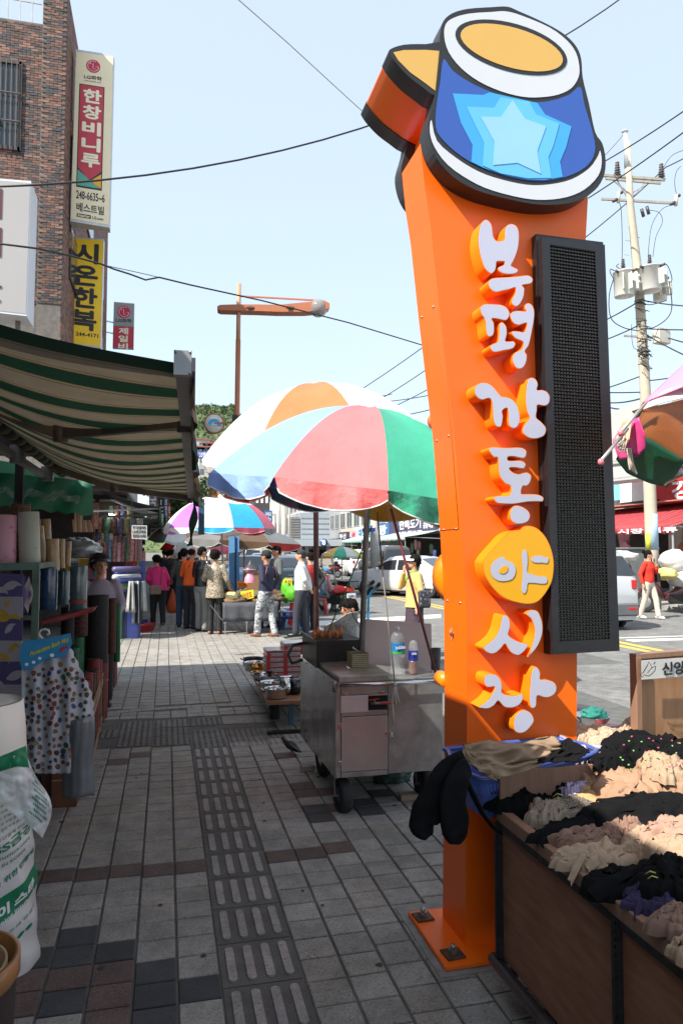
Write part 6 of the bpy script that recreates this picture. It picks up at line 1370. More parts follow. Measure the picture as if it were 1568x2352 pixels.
H('beige_stockings', 'stack of folded sand coloured edges at the right edge of the frame', 1552, 1975, T0+.04, .18, .14, .09, -.7, cbl, 'rows', 22, 7, .8)
H('black_stockings', 'large black bundle with yellow hem thread in the front of the heap', 1475, 2040, T0+.0, .33, .17, .10, -.25, cb, 'fan', 23, 5, .4)
H('black_stockings', 'black bundle at the right edge in the front of the heap', 1555, 2040, T0+.03, .24, .18, .11, .3, cb, 'wrinkle', 24)
H('purple_socks', 'dark purple socks half covered near the front of the heap', 1500, 2085, T0+.005, .16, .10, .06, -.8, cpu, 'rows', 25, 6, .6)
H('beige_stockings', 'light brown bundle nearest to the camera at the right edge', 1560, 2135, T0+.01, .15, .12, .075, -.5, cbr, 'rows', 26, 5, .6)
H('beige_stockings', 'sand coloured bundle just below the purple socks at the frame edge', 1600, 2190, T0+.0, .15, .12, .07, .2, cbl, 'fan', 27)
b = MB(mat('hem_yellow', (.5,.5,.08), .6, var=0));
for u, v in ((1283,1826), (1495,2004), (1500,2015)): b.tube([G(u-14, v+4, T0+.12), G(u-4, v-3, T0+.135), G(u+9, v+1, T0+.128)], .0014, 4)
b.build('hem_thread', sc, kind='stuff')
b = MB(mat('tag_pink', (.6,.08,.2), .5)); b2_ = MB(mat('tag_green', (.2,.6,.15), .5)); rr = random.Random(8)
for k in range(26):
 u = rr.uniform(1415, 1560); v = rr.uniform(1690, 1770); p = G(u, v, T0+.235); (b if k % 2 else b2_).cbox(p, .006, .004, .003, rr.uniform(0, 3))
tg = thing('paper_tags', 'tiny pink and green tags scattered on the black heap', 'tags', G(1480, 1735, T0+.2)); b.build('pink_tags', tg, kind='stuff'); b2_.build('green_tags', tg, kind='stuff')
bl = mat('basket_blue', (.05,.09,.30), .38, var=.12, vs=6, coat=.3)
bs_ = thing('blue_basket', 'blue plastic basket holding khaki and black stockings in front of the orange pylon', 'basket', (1.35, 2.62, .55))
rim = [PY(1030,1726,2.72), PY(1040,1718,2.765), PY(1240,1699,2.765), PY(1290,1699,2.76), PY(1355,1716,2.62), PY(1350,1735,2.50), PY(1140,1786,2.50), PY(1090,1782,2.52), PY(1050,1758,2.60)]
rim = [Vector((p.x, p.y, p.z)) for p in rim]; cen = sum(rim, Vector())/len(rim)
R2 = []
for k in range(len(rim)):
 for q in range(4):
  p0, p1, p2, p3 = rim[k-1], rim[k], rim[(k+1) % len(rim)], rim[(k+2) % len(rim)]; s_ = q/4
  R2.append(.5*((2*p1)+(p2-p0)*s_+(2*p0-5*p1+4*p2-p3)*s_*s_+(3*p1-p0-3*p2+p3)*s_**3))
b = MB(bl); b.tube(R2+[R2[0]], .011, 8, flat=.8); b.build('rim', bs_)
n = len(R2); low = [cen + (p-cen)*.86 + Vector((0,0,-.15)) for p in R2]
def wallp(k, s_): k %= n; return R2[k].lerp(low[k], s_)
b = MB(bl)
for k in range(n):
 b.add([wallp(k,0), wallp(k+1,0), wallp(k+1,.12), wallp(k,.12)], [(0,1,2,3)]); b.add([wallp(k,.42), wallp(k+1,.42), wallp(k+1,1), wallp(k,1)], [(0,1,2,3)])
 for q in range(3):
  f = (q+.25)/3; A = wallp(k,.12).lerp(wallp(k+1,.12), f-.08); B_ = wallp(k,.12).lerp(wallp(k+1,.12), f+.08); C_ = wallp(k,.42).lerp(wallp(k+1,.42), f+.08); D_ = wallp(k,.42).lerp(wallp(k+1,.42), f-.08)
  b.add([A,B_,C_,D_], [(0,1,2,3)])
b.add(low, [tuple(range(n))]); b.build('slotted_wall', bs_, solid=.0025)
b = MB(ironm)
for x_ in (1.26, 1.5): b.bar((x_, 2.55, .02), (x_, 2.5, cen.z-.17), .02); b.bar((x_, 2.64, .04), (x_, 2.64, cen.z-.17), .02); b.bar((x_, 2.46, cen.z-.165), (x_, 2.70, cen.z-.165), .02)
tag(b.build('iron_trestle'), 'low iron trestle carrying the blue basket behind the cart end board', 'trestle')
def drape(name, label, pts, m, n=22, amp=.012, thick=.004, seed=0, cat='stockings'):
 rows = [[PD(*p) for p in r] for r in pts]; b = MB(m)
 def L(r, s_): s_ = min(.9999, s_)*(len(r)-1); k = int(s_); f = s_-k; return r[k].lerp(r[k+1], f)
 def f(i, j):
  t_ = min(.9999, j)*(len(rows)-1); k = int(t_); fr_ = t_-k; fr_ = fr_*fr_*(3-2*fr_)*.5+fr_*.5
  p = L(rows[k], i).lerp(L(rows[k+1], i), fr_)
  q = Vector((i*3+seed, j*3, seed)); return p + Vector((0, -1, .4))*amp*(1-2.2*abs(noise.noise(q*1.6))) + Vector((0,0,1))*amp*noise.noise(q*.9)
 b.grid(f, n, n); return tag(b.build(name, solid=thick), label, cat)
drape('khaki_tights', 'khaki tights lying across the blue basket with folds', [[(1062,1715,2.62),(1120,1708,2.62),(1160,1702,2.62),(1215,1702,2.66),(1270,1700,2.7)], [(1056,1742,2.58),(1110,1722,2.56),(1170,1718,2.56),(1230,1715,2.6),(1282,1712,2.64)], [(1075,1760,2.55),(1125,1752,2.52),(1180,1745,2.54),(1230,1738,2.58),(1282,1728,2.62)], [(1095,1775,2.50),(1148,1785,2.50),(1190,1775,2.54),(1232,1760,2.58),(1280,1742,2.62)]], ckh, 40, .022, .003, 3)
drape('khaki_tights', 'khaki tights end sticking up at the left of the blue basket', [[(1062,1713,2.58),(1064,1713,2.58)], [(1058,1735,2.56),(1100,1735,2.55)], [(1090,1765,2.54),(1140,1770,2.52)], [(1132,1790,2.49),(1148,1792,2.49)]], ckh, 20, .012, .003, 6)
drape('black_tights', 'black tights at the right inside the blue basket', [[(1265,1715,2.68),(1300,1700,2.7),(1350,1722,2.6)], [(1245,1735,2.62),(1290,1722,2.6),(1345,1730,2.55)], [(1195,1760,2.58),(1260,1752,2.56),(1320,1750,2.52)]], cb, 30, .02, .003, 9)
def sock(pts, widths, m, par, nm):
 b = MB(m); P = [PD(*p) for p in pts]; k = 18; pts2 = []; ws = []
 for i in range(len(P)-1):
  for q in range(6):
   s_ = q/6; p0, p1, p2, p3 = P[max(0,i-1)], P[i], P[i+1], P[min(len(P)-1, i+2)]; pts2.append(.5*((2*p1)+(p2-p0)*s_+(2*p0-5*p1+4*p2-p3)*s_*s_+(3*p1-p0-3*p2+p3)*s_**3)); ws.append(widths[i]*(1-s_)+widths[i+1]*s_)
 pts2.append(P[-1]); ws.append(widths[-1]); side = Vector((math.cos(.12), -math.sin(.12), 0)); nn_ = Vector((0,-1,.1))
 vs = []; fs = []; n = 20
 for i, p in enumerate(pts2):
  d_ = (pts2[min(i+1,len(pts2)-1)] - pts2[max(0,i-1)]).normalized(); sd_ = d_.cross(nn_).normalized()
  for q in range(n):
   t_ = 2*math.pi*q/n; vs.append(p + sd_*(math.cos(t_)*ws[i]) + nn_*(math.sin(t_)*.012 + .008*math.sin(3*t_+i*.3)*math.sin(i*.4)))
 for i in range(len(pts2)-1):
  for q in range(n): fs.append((i*n+q, i*n+(q+1) % n, (i+1)*n+(q+1) % n, (i+1)*n+q))
 fs.append(tuple(range(n))); fs.append(tuple(range((len(pts2)-1)*n, len(pts2)*n))[::-1]); b.add(vs, fs, True); return b.build(nm, par)
bt = thing('hanging_tights', 'pair of black tights hanging over the left corner of the blue basket', 'tights', PD(1015, 1935, 2.45))
sock([(1068,1752,2.50),(1035,1775,2.45),(1008,1815,2.43),(985,1860,2.42),(970,1895,2.42),(982,1922,2.42)], [.045,.055,.056,.055,.048,.018], cb, bt, 'leg')
sock([(1075,1760,2.47),(1058,1780,2.43),(1040,1830,2.41),(1043,1880,2.41),(1044,1915,2.41),(1040,1938,2.41)], [.03,.040,.045,.050,.045,.016], cb, bt, 'leg')
sock([(1000,1815,2.44),(975,1845,2.44),(955,1862,2.44),(946,1866,2.44)], [.03,.035,.02,.006], cb, bt, 'loose_fold')
b = MB(cb); b.tube([PD(1072,1795,2.46), PD(1088,1830,2.47), PD(1108,1870,2.49), PD(1132,1900,2.52), PD(1150,1915,2.54)], [.012,.016,.014,.014,.01], 8, flat=.5); b.build('strap', bt)
bs2 = thing('cream_sock_basket', 'pale violet basket full of cream gathered socks behind the blue basket', 'basket', G(1370, 1720, .62))
b = MB(mat('basket_lilac', (.38,.38,.60), .4)); q = [PD(1282,1690,3.05), PD(1400,1672,3.25), PD(1462,1668,3.3), PD(1462,1720,2.95), PD(1330,1716,2.9)]
b.tube(q+[q[0]], .010, 8); b.prism([p-Vector((0,0,.14)) for p in q], (0,0,.02)); b.build('rim', bs2)
for k, (u, v, w, d, a) in enumerate(((1310,1692,.17,.12,.1), (1345,1704,.15,.10,.3), (1372,1690,.16,.10,-.2), (1405,1700,.16,.10,.3), (1440,1690,.15,.10,.8), (1455,1672,.12,.09,1.1), (1385,1720,.14,.08,0))):
 heap('cream_socks', ['leftmost cream sock bundle in the lilac basket','second cream sock bundle from the left in the lilac basket','third cream sock bundle in the lilac basket','fourth cream sock bundle in the lilac basket','cream sock bundle next to the wooden panel','highest cream sock bundle against the wooden panel','cream sock bundle nearest to the net stockings'][k], u, v, .79, w, d, .07, a, ccu, 'rows', 40+k, 8, 1.0, grid=34)
def stool_pad(u, v, zt, r, m, m2, name, lab):
 p = G(u, v, zt); t = thing(name, lab, 'stool', (p.x, p.y, -.03)); b = MB(m); b.lathe([(r,-.04),(r,-.01),(r*.94,.0),(0,.004)], p, 30); b.build('seat', t); b = MB(m2); b.lathe([(r*1.02,-.045),(r*1.02,-.03)], p, 30); b.build('trim', t)
 for k in range(4): a = .7+k*math.pi/2; b = MB(m2); b.cyl((p.x+r*.7*math.cos(a), p.y+r*.7*math.sin(a), p.z-.04), (p.x+r*.95*math.cos(a), p.y+r*.95*math.sin(a), -.03), .011); b.build('leg', t)
stool_pad(1395, 1672, .45, .15, mat('stool_red', (.30,.03,.03), .3, coat=.5), stl, 'red_stool', 'round red stool top behind the cream socks'); stool_pad(1318, 1625, .50, .15, mat('stool_grey', (.12,.10,.10), .4), stl, 'grey_stool', 'round grey stool with chrome edge just right of the pylon')
p = G(1360, 1668, .47); t = thing('steel_bowl', 'steel bowl with teal cloth standing on the red stool', 'bowl', p)
b = MB(stl); b.lathe([(0,0),(.05,.0),(.09,.03),(.115,.07),(.12,.072),(.105,.065),(.08,.03),(0,.01)], p, 28); b.build('bowl', t); lump('teal_cloth', mat('teal_cloth', (.02,.20,.16), .8, var=.3, bump=.4), p+Vector((.01,.0,.075)), .07, .05, .04, .5, 2.2, 5, ridge=True, parent=t)
skin = mat('skin', S(206,150,118), .55, var=.06, vs=12); skin2 = mat('skin_tan', S(178,120,90), .55, var=.06, vs=12)
hairb = mat('hair_black', (.009,.0075,.007), .85, var=.4, vs=60, bump=.6, bs=70, spec=.15); hairg = mat('hair_grey', (.05,.048,.046), .85, var=.5, vs=60, bump=.5, bs=70, spec=.15); hairbr = mat('hair_brown', (.035,.018,.012), .8, var=.5, vs=50, bump=.8, bs=60)
camo = pattern('camo', [(0, (.10,.105,.11)), (.42, (.14,.145,.15)), (.46, (.30,.31,.32)), (.53, (.55,.56,.57)), (.60, (.22,.23,.24)), (.7, (.5,.5,.51))], 'noise', 9, .85, detail=2, dist=1.2, sc3=(1,1,1.6), bump=.2)
goldcoat = pattern('gold_brocade', [(0, (.08,.06,.04)), (.45, (.16,.125,.085)), (.55, (.38,.32,.23)), (1, (.50,.43,.32))], 'noise', 42, .4, detail=3, bump=.3)
knit = pattern('purple_knit', [(0, (.20,.16,.21)), (.5, (.34,.28,.35)), (1, (.46,.40,.48))], 'noise', 90, .9, detail=2, bump=.3)
plaid = pattern('plaid', [(0, (.04,.03,.03)), (.5, (.35,.33,.32))], 'check', 22, .85)
skirtm = pattern('dark_floral', [(0, (.03,.015,.025)), (.6, (.05,.03,.045)), (.75, (.14,.09,.12))], 'noise', 30, .8)
def cl(n, c, r=.85, **k): return mat('cloth_'+n, c, r, var=.16, vs=7, bump=.45, bs=9, **k)
def ring_tube(b, rings, n=14):
 vs = []; fs = []
 for (x, y, z, rx, ry) in rings:
  for k in range(n): t = 2*math.pi*k/n; vs.append((x+rx*math.cos(t), y+ry*math.sin(t), z))
 m = len(rings)
 for i in range(m-1):
  for k in range(n): fs.append((i*n+k, i*n+(k+1) % n, (i+1)*n+(k+1) % n, (i+1)*n+k))
 fs.append(tuple(range(n))[::-1]); fs.append(tuple(range((m-1)*n, m*n))); b.add(vs, fs, True)
def dense(b, pts, rs, n=10):
 P = [Vector(p) for p in pts]; o = []; r_ = []
 for i in range(len(P)-1):
  for q in range(4): s_ = q/4; o.append(P[i].lerp(P[i+1], s_)); r_.append(rs[i]*(1-s_)+rs[i+1]*s_)
 o.append(P[-1]); r_.append(rs[-1]); b.tube(o, r_, n)
 b.ell(P[0], rs[0], rs[0], rs[0], 8, 6); b.ell(P[-1], rs[-1], rs[-1], rs[-1], 8, 6)
ARM = dict(down=((.255,-.02,1.10),(.27,.05,.86)), back=((.285,-.11,1.12),(.05,-.185,.93)), front=((.25,.02,1.12),(.12,.26,1.05)), forward=((.24,.12,1.14),(.17,.36,1.06)), bag=((.26,-.01,1.10),(.27,.14,.93)), mouth=((.24,.16,1.16),(.05,.17,1.44)), strap=((.25,.08,1.12),(.13,.16,1.26)), walk=((.26,-.08,1.12),(.26,-.02,.88)), walk2=((.26,.06,1.12),(.24,.2,.93)), lap=((.24,.10,1.12),(.13,.30,.98)))
def person(label, u, v, face, top, bottom, hair='short', hairm=hairb, hgt=None, vt=None, z=None, arms=('down','down'), stride=0, lean=0.0, wide=1.0, coat=0, skirt=None, shoes=None, skn=None, sit=False, vox=.014, long_sleeve=True, head_yaw=0, collar=None, group=None, loc=None, feat=False, sleeve_m=None):
 g_ = Vector(loc) if loc else G(u, v)
 if hgt is None: hgt = 1.62
 sc_ = hgt/1.70
 yaw = math.atan2(-face[0], face[1])
 t = thing('person', label, 'person', (0, 0, 0), 0, group)
 skn = skn or skin; W = wide
 hipz = .90; drop = 0
 if sit: drop = .46
 def bend(b):
  for i, p in enumerate(b.v):
   p = Vector(p)
   if p.z > .93 - 1e-6 and lean:
    q = p - Vector((0, 0, .93)); q = Matrix.Rotation(-lean*min(1, (p.z-.93)/.12), 3, 'X') @ q; p = q + Vector((0, 0, .93))
   if sit: p.z -= drop
   b.v[i] = p
 fy = stride/2
 if sit: feet = [(-.12,.42,.46+.07), (.12,.42,.46+.07)]; knees = [(-.13,.42,.90), (.13,.42,.90)]
 else: feet = [(-.095,fy,.07), (.095,-fy,.07)]; knees = [(-.095,fy*.62+.02,.48), (.095,-fy*.4+.02,.48)]
 def rem(o, vx=vox, sm=4):
  md = o.modifiers.new('fuse', 'REMESH'); md.mode = 'VOXEL'; md.voxel_size = vx; md.use_smooth_shade = True
  m2 = o.modifiers.new('relax', 'SMOOTH'); m2.factor = .5; m2.iterations = sm; return o
 b = MB(skn)
 ring_tube(b, [(0,0,.84,.13,.09),(0,0,.95,.14,.095),(0,0,1.1,.125,.085),(0,0,1.28,.15,.095),(0,0,1.38,.13,.08),(0,.0,1.43,.06,.06)])
 hy = lambda x, y: (x*math.cos(head_yaw)-y*math.sin(head_yaw), x*math.sin(head_yaw)+y*math.cos(head_yaw))
 dense(b, [(0,-.01,1.38),(0,.01,1.52)], [.052,.05])
 b.ell((0,.01,1.60), .073, .090, .10, 16, 12); x_, y_ = hy(0,.035); b.ell((x_,.01+y_,1.545), .052, .058, .055, 12, 8)
 x_, y_ = hy(0,.098); b.ell((x_,.01+y_,1.582), .013, .016, .022, 8, 6)
 for s_ in (-1, 1): x_, y_ = hy(s_*.075,-.005); b.ell((x_,.01+y_,1.585), .012, .018, .03, 8, 6)
 ha = []
 for s_, an in ((-1, arms[0]), (1, arms[1])):
  e, w = ARM[an]; sh = (s_*.165, 0, 1.375); E = (s_*e[0], e[1], e[2]); Wp = Vector((s_*w[0], w[1], w[2]))
  dense(b, [sh, E, Wp], [.045,.038,.027]); d_ = (Wp-Vector(E)).normalized()
  if an in ('back',): d_ = Vector((-s_*.75, -.2, -.5)).normalized()
  if an == 'mouth': d_ = Vector((-s_*.3,-.1,.9)).normalized()
  sd_ = d_.cross(Vector((0,1,0)) if abs(d_.y) < .8 else Vector((1,0,0))).normalized(); nn_ = d_.cross(sd_)
  pc = Wp + d_*.045; b.tube([Wp, pc, Wp+d_*.09], [.024,.034,.036], 10, flat=.6)
  for f, (o_, L_) in enumerate(((-.030,.062), (-.010,.075), (.010,.070), (.030,.055))):
   p0 = Wp + d_*.085 + sd_*o_; p1 = p0 + d_*L_*.55; p2 = p1 + (d_*.7 + nn_*.6)*L_*.5; b.tube([p0, p1, p2], [.0105,.0098,.008], 6)
  p0 = Wp + d_*.03 + sd_*.028; b.tube([p0, p0+sd_*.025+d_*.025, p0+sd_*.03+d_*.055+nn_*.01], [.012,.011,.009], 6)
  ha.append((sh, E, Wp))
 for k in range(2): dense(b, [(feet[k][0]*.9, 0, .9), knees[k], feet[k]], [.075,.05,.035])
 bend(b); body = rem(b.build('body', t), .0115, 2)
 tm = bottom
 b = MB(tm); ring_tube(b, [(0,0,.80,.14*W,.10*W),(0,-.01,.88,.165*W,.122*W),(0,0,.97,.155*W,.115*W),(0,0,1.03,.145*W,.108*W)])
 for k in range(2): dense(b, [(feet[k][0]*.95, -.005, .88), (Vector((feet[k][0]*.95,0,.88))).lerp(Vector(knees[k]), .5), knees[k], Vector(knees[k]).lerp(Vector(feet[k]), .55), (feet[k][0], feet[k][1], feet[k][2]+.02)], [.098*W,.09*W,.072*W,.068,.070])
 bend(b); rem(b.build('trousers' if not skirt else 'leggings', t), vox)
 if skirt:
  b = MB(skirt); ring_tube(b, [(0,0,.50,.20,.17),(0,0,.7,.19,.15),(0,-.01,.88,.175*W,.13*W),(0,0,1.02,.15*W,.11*W)], 18); bend(b); rem(b.build('skirt', t), vox)
 b = MB(top); low = .90 - coat
 R_ = [(0,-.005,low,.172*W+.05*coat,.13*W+.05*coat),(0,0,1.0,.168*W,.128*W),(0,0,1.12,.160*W,.122*W),(0,0,1.27,.185*W,.130*W),(0,-.005,1.36,.165,.105),(0,-.005,1.41,.10,.08),(0,-.005,1.44,.068,.062)]
 if coat: R_.insert(0, (0,-.005,low-.0,.19*W+.06*coat,.15*W+.06*coat)); R_[1] = (0,-.01,.9,.182*W,.14*W)
 ring_tube(b, R_, 18)
 if sleeve_m is None:
  for s_, (sh, E, Wp) in zip((-1, 1), ha):
   e2 = Vector(E).lerp(Wp, .92 if long_sleeve else .1); dense(b, [sh, Vector(sh).lerp(Vector(E), .5), E, Vector(E).lerp(e2, .6), e2], [.068,.063,.054,.046,.042])
 bend(b); rem(b.build('jacket' if coat or collar else 'top', t), vox)
 if sleeve_m is not None:
  b = MB(sleeve_m)
  for s_, (sh, E, Wp) in zip((-1, 1), ha): e2 = Vector(E).lerp(Wp, .92); dense(b, [sh, Vector(sh).lerp(Vector(E), .5), E, Vector(E).lerp(e2, .6), e2], [.064,.060,.052,.045,.042])
  bend(b); rem(b.build('shirt_sleeves', t), vox)
 if collar:
  b = MB(collar); b.lathe([(.062,1.40),(.066,1.46),(.060,1.465)], (0,-.005,0), 16, sx=1, sy=1); bend(b); b.build('collar', t, solid=.008)
 b = MB(shoes or cl('shoe', (.015,.014,.014), .4))
 for k in range(2):
  f = feet[k]; z0 = f[2]-.07
  b.tube([(f[0], f[1]-.075, z0+.035), (f[0], f[1]-.03, z0+.045), (f[0], f[1]+.05, z0+.038), (f[0], f[1]+.13, z0+.028), (f[0], f[1]+.17, z0+.022)], [.028,.036,.038,.036,.014], 12)
 bend(b); b.build('shoes', t, kind='stuff')
 if hair:
  b = MB(hairm); of = Vector((u*.1, v*.1, 0)) if u else Vector((1,2,3))
  if hair == 'perm': E3 = [((0,-.035,1.650), .106, .104, .092), ((0,-.055,1.60), .098, .075, .075)]
  elif hair == 'bob': E3 = [((0,-.018,1.63), .092, .108, .095), ((0,-.04,1.56), .082, .075, .09)]
  elif hair == 'bun': E3 = [((0,-.015,1.63), .084, .102, .088), ((0,-.10,1.67), .04, .05, .045), ((0,-.05,1.56), .07, .05, .06)]
  elif hair == 'bald': E3 = [((0,-.035,1.60), .082, .078, .07)]
  else: E3 = [((0,-.014,1.635), .083, .098, .080), ((0,-.045,1.585), .076, .062, .06)]
  for c_, rx, ry, rz in E3:
   n0 = len(b.v); x_, y_ = hy(c_[0], c_[1]); b.ell((0,0,0), 1, 1, 1, 20, 14)
   for i in range(n0, len(b.v)):
    q = Vector(b.v[i]); k_ = 1+(.10 if hair == 'perm' else .05)*noise.noise(q*3.2+of)+(.06 if hair == 'perm' else .02)*noise.noise(q*9+of)
    b.v[i] = Vector((x_+q.x*rx*k_, .01+y_+q.y*ry*k_, c_[2]+q.z*rz*k_))
   rs_ = random.Random(int(u or 5)+int(v or 3))
   for q_ in range(170 if vox < .02 else 40):   # loose tufts that break the outline
    d_ = Vector((rs_.gauss(0,1), rs_.gauss(0,1), rs_.gauss(.25,.8))).normalized(); base_ = Vector((x_+d_.x*rx, .01+y_+d_.y*ry, c_[2]+d_.z*rz)); ln = (.030 if hair == 'perm' else .016)*rs_.uniform(.5,1.2)
    tg_ = d_.cross(Vector((rs_.gauss(0,1), rs_.gauss(0,1), rs_.gauss(0,1)))).normalized()
    b.add([base_-tg_*.007, base_+tg_*.007, base_+d_*ln+tg_*ln*.8-Vector((0,0,ln*.5))], [(0,1,2)])
  bend(b); b.build('hair', t)
 if feat:
  b = MB(mat('eye_dark', (.015,.012,.010), .4, var=0))
  for s_ in (-1, 1): x_, y_ = hy(s_*.03,.085); b.ell((x_,.01+y_,1.604), .010, .006, .005, 8, 6); x_, y_ = hy(s_*.031,.083); b.ell((x_,.013+y_,1.624), .015, .006, .003, 8, 6)
  bend(b); b.build('eyes', t, kind='stuff'); b = MB(mat('lips', S(165,80,75), .5, var=0)); x_, y_ = hy(0,.087); b.ell((x_,.01+y_,1.542), .019, .007, .0055, 8, 6); bend(b); b.build('mouth', t)
 t['_b'] = 1; del t['_b']
 place(t, (g_.x, g_.y, (z or 0) + .012), yaw, sc_)
 return t, bend
def acc(t, bend, b, name, lab=None):
 if bend: bend(b)
 return b.build(name, t)
grayp = cl('grey_trouser', (.24,.235,.225)); darkp = cl('dark_trouser', (.02,.02,.022)); navyp = cl('navy_trouser', (.03,.032,.045)); jean = cl('jeans', (.02,.04,.075)); beigep = cl('beige_trouser', (.55,.47,.38))
t, bd = person('woman vendor with dark sun visor and mauve knitted sweater standing among the rolls', 0, 0, (.28,-1), knit, darkp, 'perm', hairbr, 1.53, arms=('front','front'), loc=(PD(229,1400,7.55).x, PD(229,1400,7.55).y, 0), feat=True, vox=.012, head_yaw=.1)
b = MB(mat('visor', (.03,.04,.07), .35)); b.grid(lambda i, j: ((.088+.0*j)*math.sin((i-.5)*2.9)*(1+.2*j), .01+.088*math.cos((i-.5)*2.9)*(1+.6*j), 1.665-.022*j*j), 16, 5); b.lathe([(.090,1.645),(.092,1.675)], (0,.0,0), 20, sy=1.1); acc(t, bd, b, 'sun_visor')
t, bd = person('stout woman in a bright pink top with brown crossbody bag seen from behind', 363, 1437, (-.25,1), cl('pink_top', S(205,45,115)), cl('black_baggy', (.012,.012,.013)), 'perm', hairb, 1.50, lean=.35, wide=1.22, arms=('front','bag'), coat=.06, shoes=cl('grey_shoe', (.12,.10,.10)), stride=.22)
b = MB(mat('bag_brown', (.22,.155,.11), .6, var=.15, vs=40)); b.cbox((-.12,-.21,.86), .27, .09, .22, bev=.025); b.cbox((-.12,-.262,.92), .26, .012, .09, bev=.005); acc(t, None, b, 'crossbody_bag')
b = MB(mat('strap_brown', (.06,.03,.02), .6)); b.tube([(-.24,-.15,.93), (-.05,-.05,1.34) , (.06,-.02,1.44)], .012, 6, flat=.5); b.tube([(.0,-.20,.95), (.05,-.19,1.2), (.10,-.10,1.38)], .013, 6, flat=.5); acc(t, bd, b, 'strap')
b = MB(mat('net_bag', (.50,.09,.02), .6, var=.3, vs=30, thin=.3)); c = G(396, 1425); b.lathe([(.0,0),(.11,.02),(.14,.12),(.10,.30),(.03,.50),(.02,.56)], (c.x, c.y, .16), 18, sy=.7); tag(b.build('orange_shopping_bag'), 'orange net shopping bag hanging beside the woman in pink', 'bag')
t, bd = person('balding man in an orange shirt behind the man in the black leather jacket', 437, 1446, (.55,.7), cl('orange_top', S(225,95,25)), darkp, 'bald', hairb, 1.66, arms=('front','front'), skn=skin2, lean=.06)
b = MB(darkp); b.cbox((-.16,.05,.98), .09, .14, .18, bev=.02); b.tube([(-.16,.08,1.05),(.02,-.11,1.3),(.12,0,1.42)], .010, 5); acc(t, None, b, 'black_pouch')
person('man in blue jeans half hidden behind the man in orange', 421, 1442, (.2,1), cl('olive_top', (.06,.06,.05)), jean, 'short', hairb, 1.63, arms=('front','front'))
leath = mat('leather_black', (.014,.014,.015), .32, var=.3, vs=12, bump=.4, bs=16, coat=.4)
t, bd = person('man in a black leather jacket and pale grey trousers wearing sunglasses', 463, 1452, (.72,.6), leath, grayp, 'short', hairb, 1.66, arms=('front','front'), wide=1.04, head_yaw=-.35)
b = MB(mat('glasses', (.01,.01,.01), .1)); x_, y_ = math.sin(.35)*.10, math.cos(.35)*.10
for s_ in (-1, 1): b.ell((x_+s_*.032*math.cos(.35), .01+y_-s_*.0-.0, 1.605), .024, .012, .014, 10, 6); b.bar((x_+s_*.055, .005+y_*.8, 1.607), (s_*.075+.02, -.01, 1.607), .006, .006)
acc(t, bd, b, 'sunglasses')
t, bd = person('woman in a gold-brown brocade coat with a cream handbag, seen from behind', 493, 1458, (.35,.95), goldcoat, cl('black_slack', (.015,.015,.015), .6), 'perm', hairb, 1.58, arms=('front','bag'), coat=.16, shoes=cl('tan_heel', (.25,.12,.06), .5))
hb = MB(mat('handbag_cream', S(222,186,120), .4, var=.12, vs=10, bump=.2)); hb.rbox(.17, .45, .02, .18, .66, .86, .05); acc(t, None, hb, 'handbag'); hb = MB(mat('strap_brown', (0,0,0))); hb.tube([(.22,.1,.85),(.24,.11,.99),(.33,.11,1.03),(.38,.11,.99),(.40,.1,.85)], .008, 6); acc(t, None, hb, 'bag_handle')
t, bd = person('man in a black cap, navy shirt and grey camouflage trousers, hands clasped behind', 611, 1464, (-.72,.70), cl('navy_top', (.018,.022,.05)), camo, None, hairb, 1.58, arms=('back','back'), wide=1.08, shoes=cl('brown_shoe', (.22,.07,.03), .45), stride=.30, head_yaw=.15, skn=skin2)
b = MB(cl('cap_black', (.014,.014,.015))); b.lathe([(.092,1.615),(.094,1.66),(.075,1.71),(.03,1.725),(0,1.727)], (0,-.002,0), 20, sy=1.15); b.grid(lambda i, j: (.075*(i-.5)*2*(1-.25*j*j), .085*(1-abs(i-.5)*.35)+.085*j*math.cos((i-.5)*2.2), 1.635-.028*j), 8, 4); acc(t, bd, b, 'cap'); b = MB(hairb); b.ell((0,-.04,1.60), .080, .068, .06, 14, 8); acc(t, bd, b, 'hair')
b = MB(mat('trim_orange', (.5,.16,.08), .6));
for s_ in (-1, 1): b.tube([(s_*.09,-.085,1.40),(s_*.155,-.115,1.33),(s_*.19,-.115,1.22),(s_*.165,-.13,1.05)], .0045, 5)
acc(t, None, b, 'piping')
t, bd = person('grey haired man in a pale jacket and dark trousers standing with hands behind his back', 691, 1463, (-.93,.30), cl('white_jacket', (.60,.60,.58)), navyp, 'short', hairg, 1.60, arms=('back','back'), collar=cl('white_jacket', (0,0,0)), wide=1.06, stride=.18)
person('man in a red and black vest partly behind the man in the pale jacket', 712, 1450, (-.5,.85), cl('redblack', (.30,.02,.02)), cl('dk2', (.02,.02,.03)), 'short', hairb, 1.55, arms=('back','back'), sleeve_m=cl('blk3', (.015,.015,.015)))
person('tall dark haired man in a grey jacket working behind the herb stall', 634, 1443, (-.85,-.25), cl('grey_jacket', (.09,.10,.10)), darkp, 'short', hairb, 1.68, arms=('front','front'), skn=skin2, feat=True)
t, bd = person('seated man in a sky blue vest and cap beside the parked scooter', 0, 0, (.85,-.35), cl('cyan_vest', S(60,165,210)), cl('floral', (.12,.13,.15)), None, hairb, 1.6, arms=('lap','lap'), sit=True, loc=(G(733,1402).x, G(733,1402).y, 0), z=-.03, lean=.25, sleeve_m=cl('grey_sleeve', (.28,.28,.28)), skn=skin2)
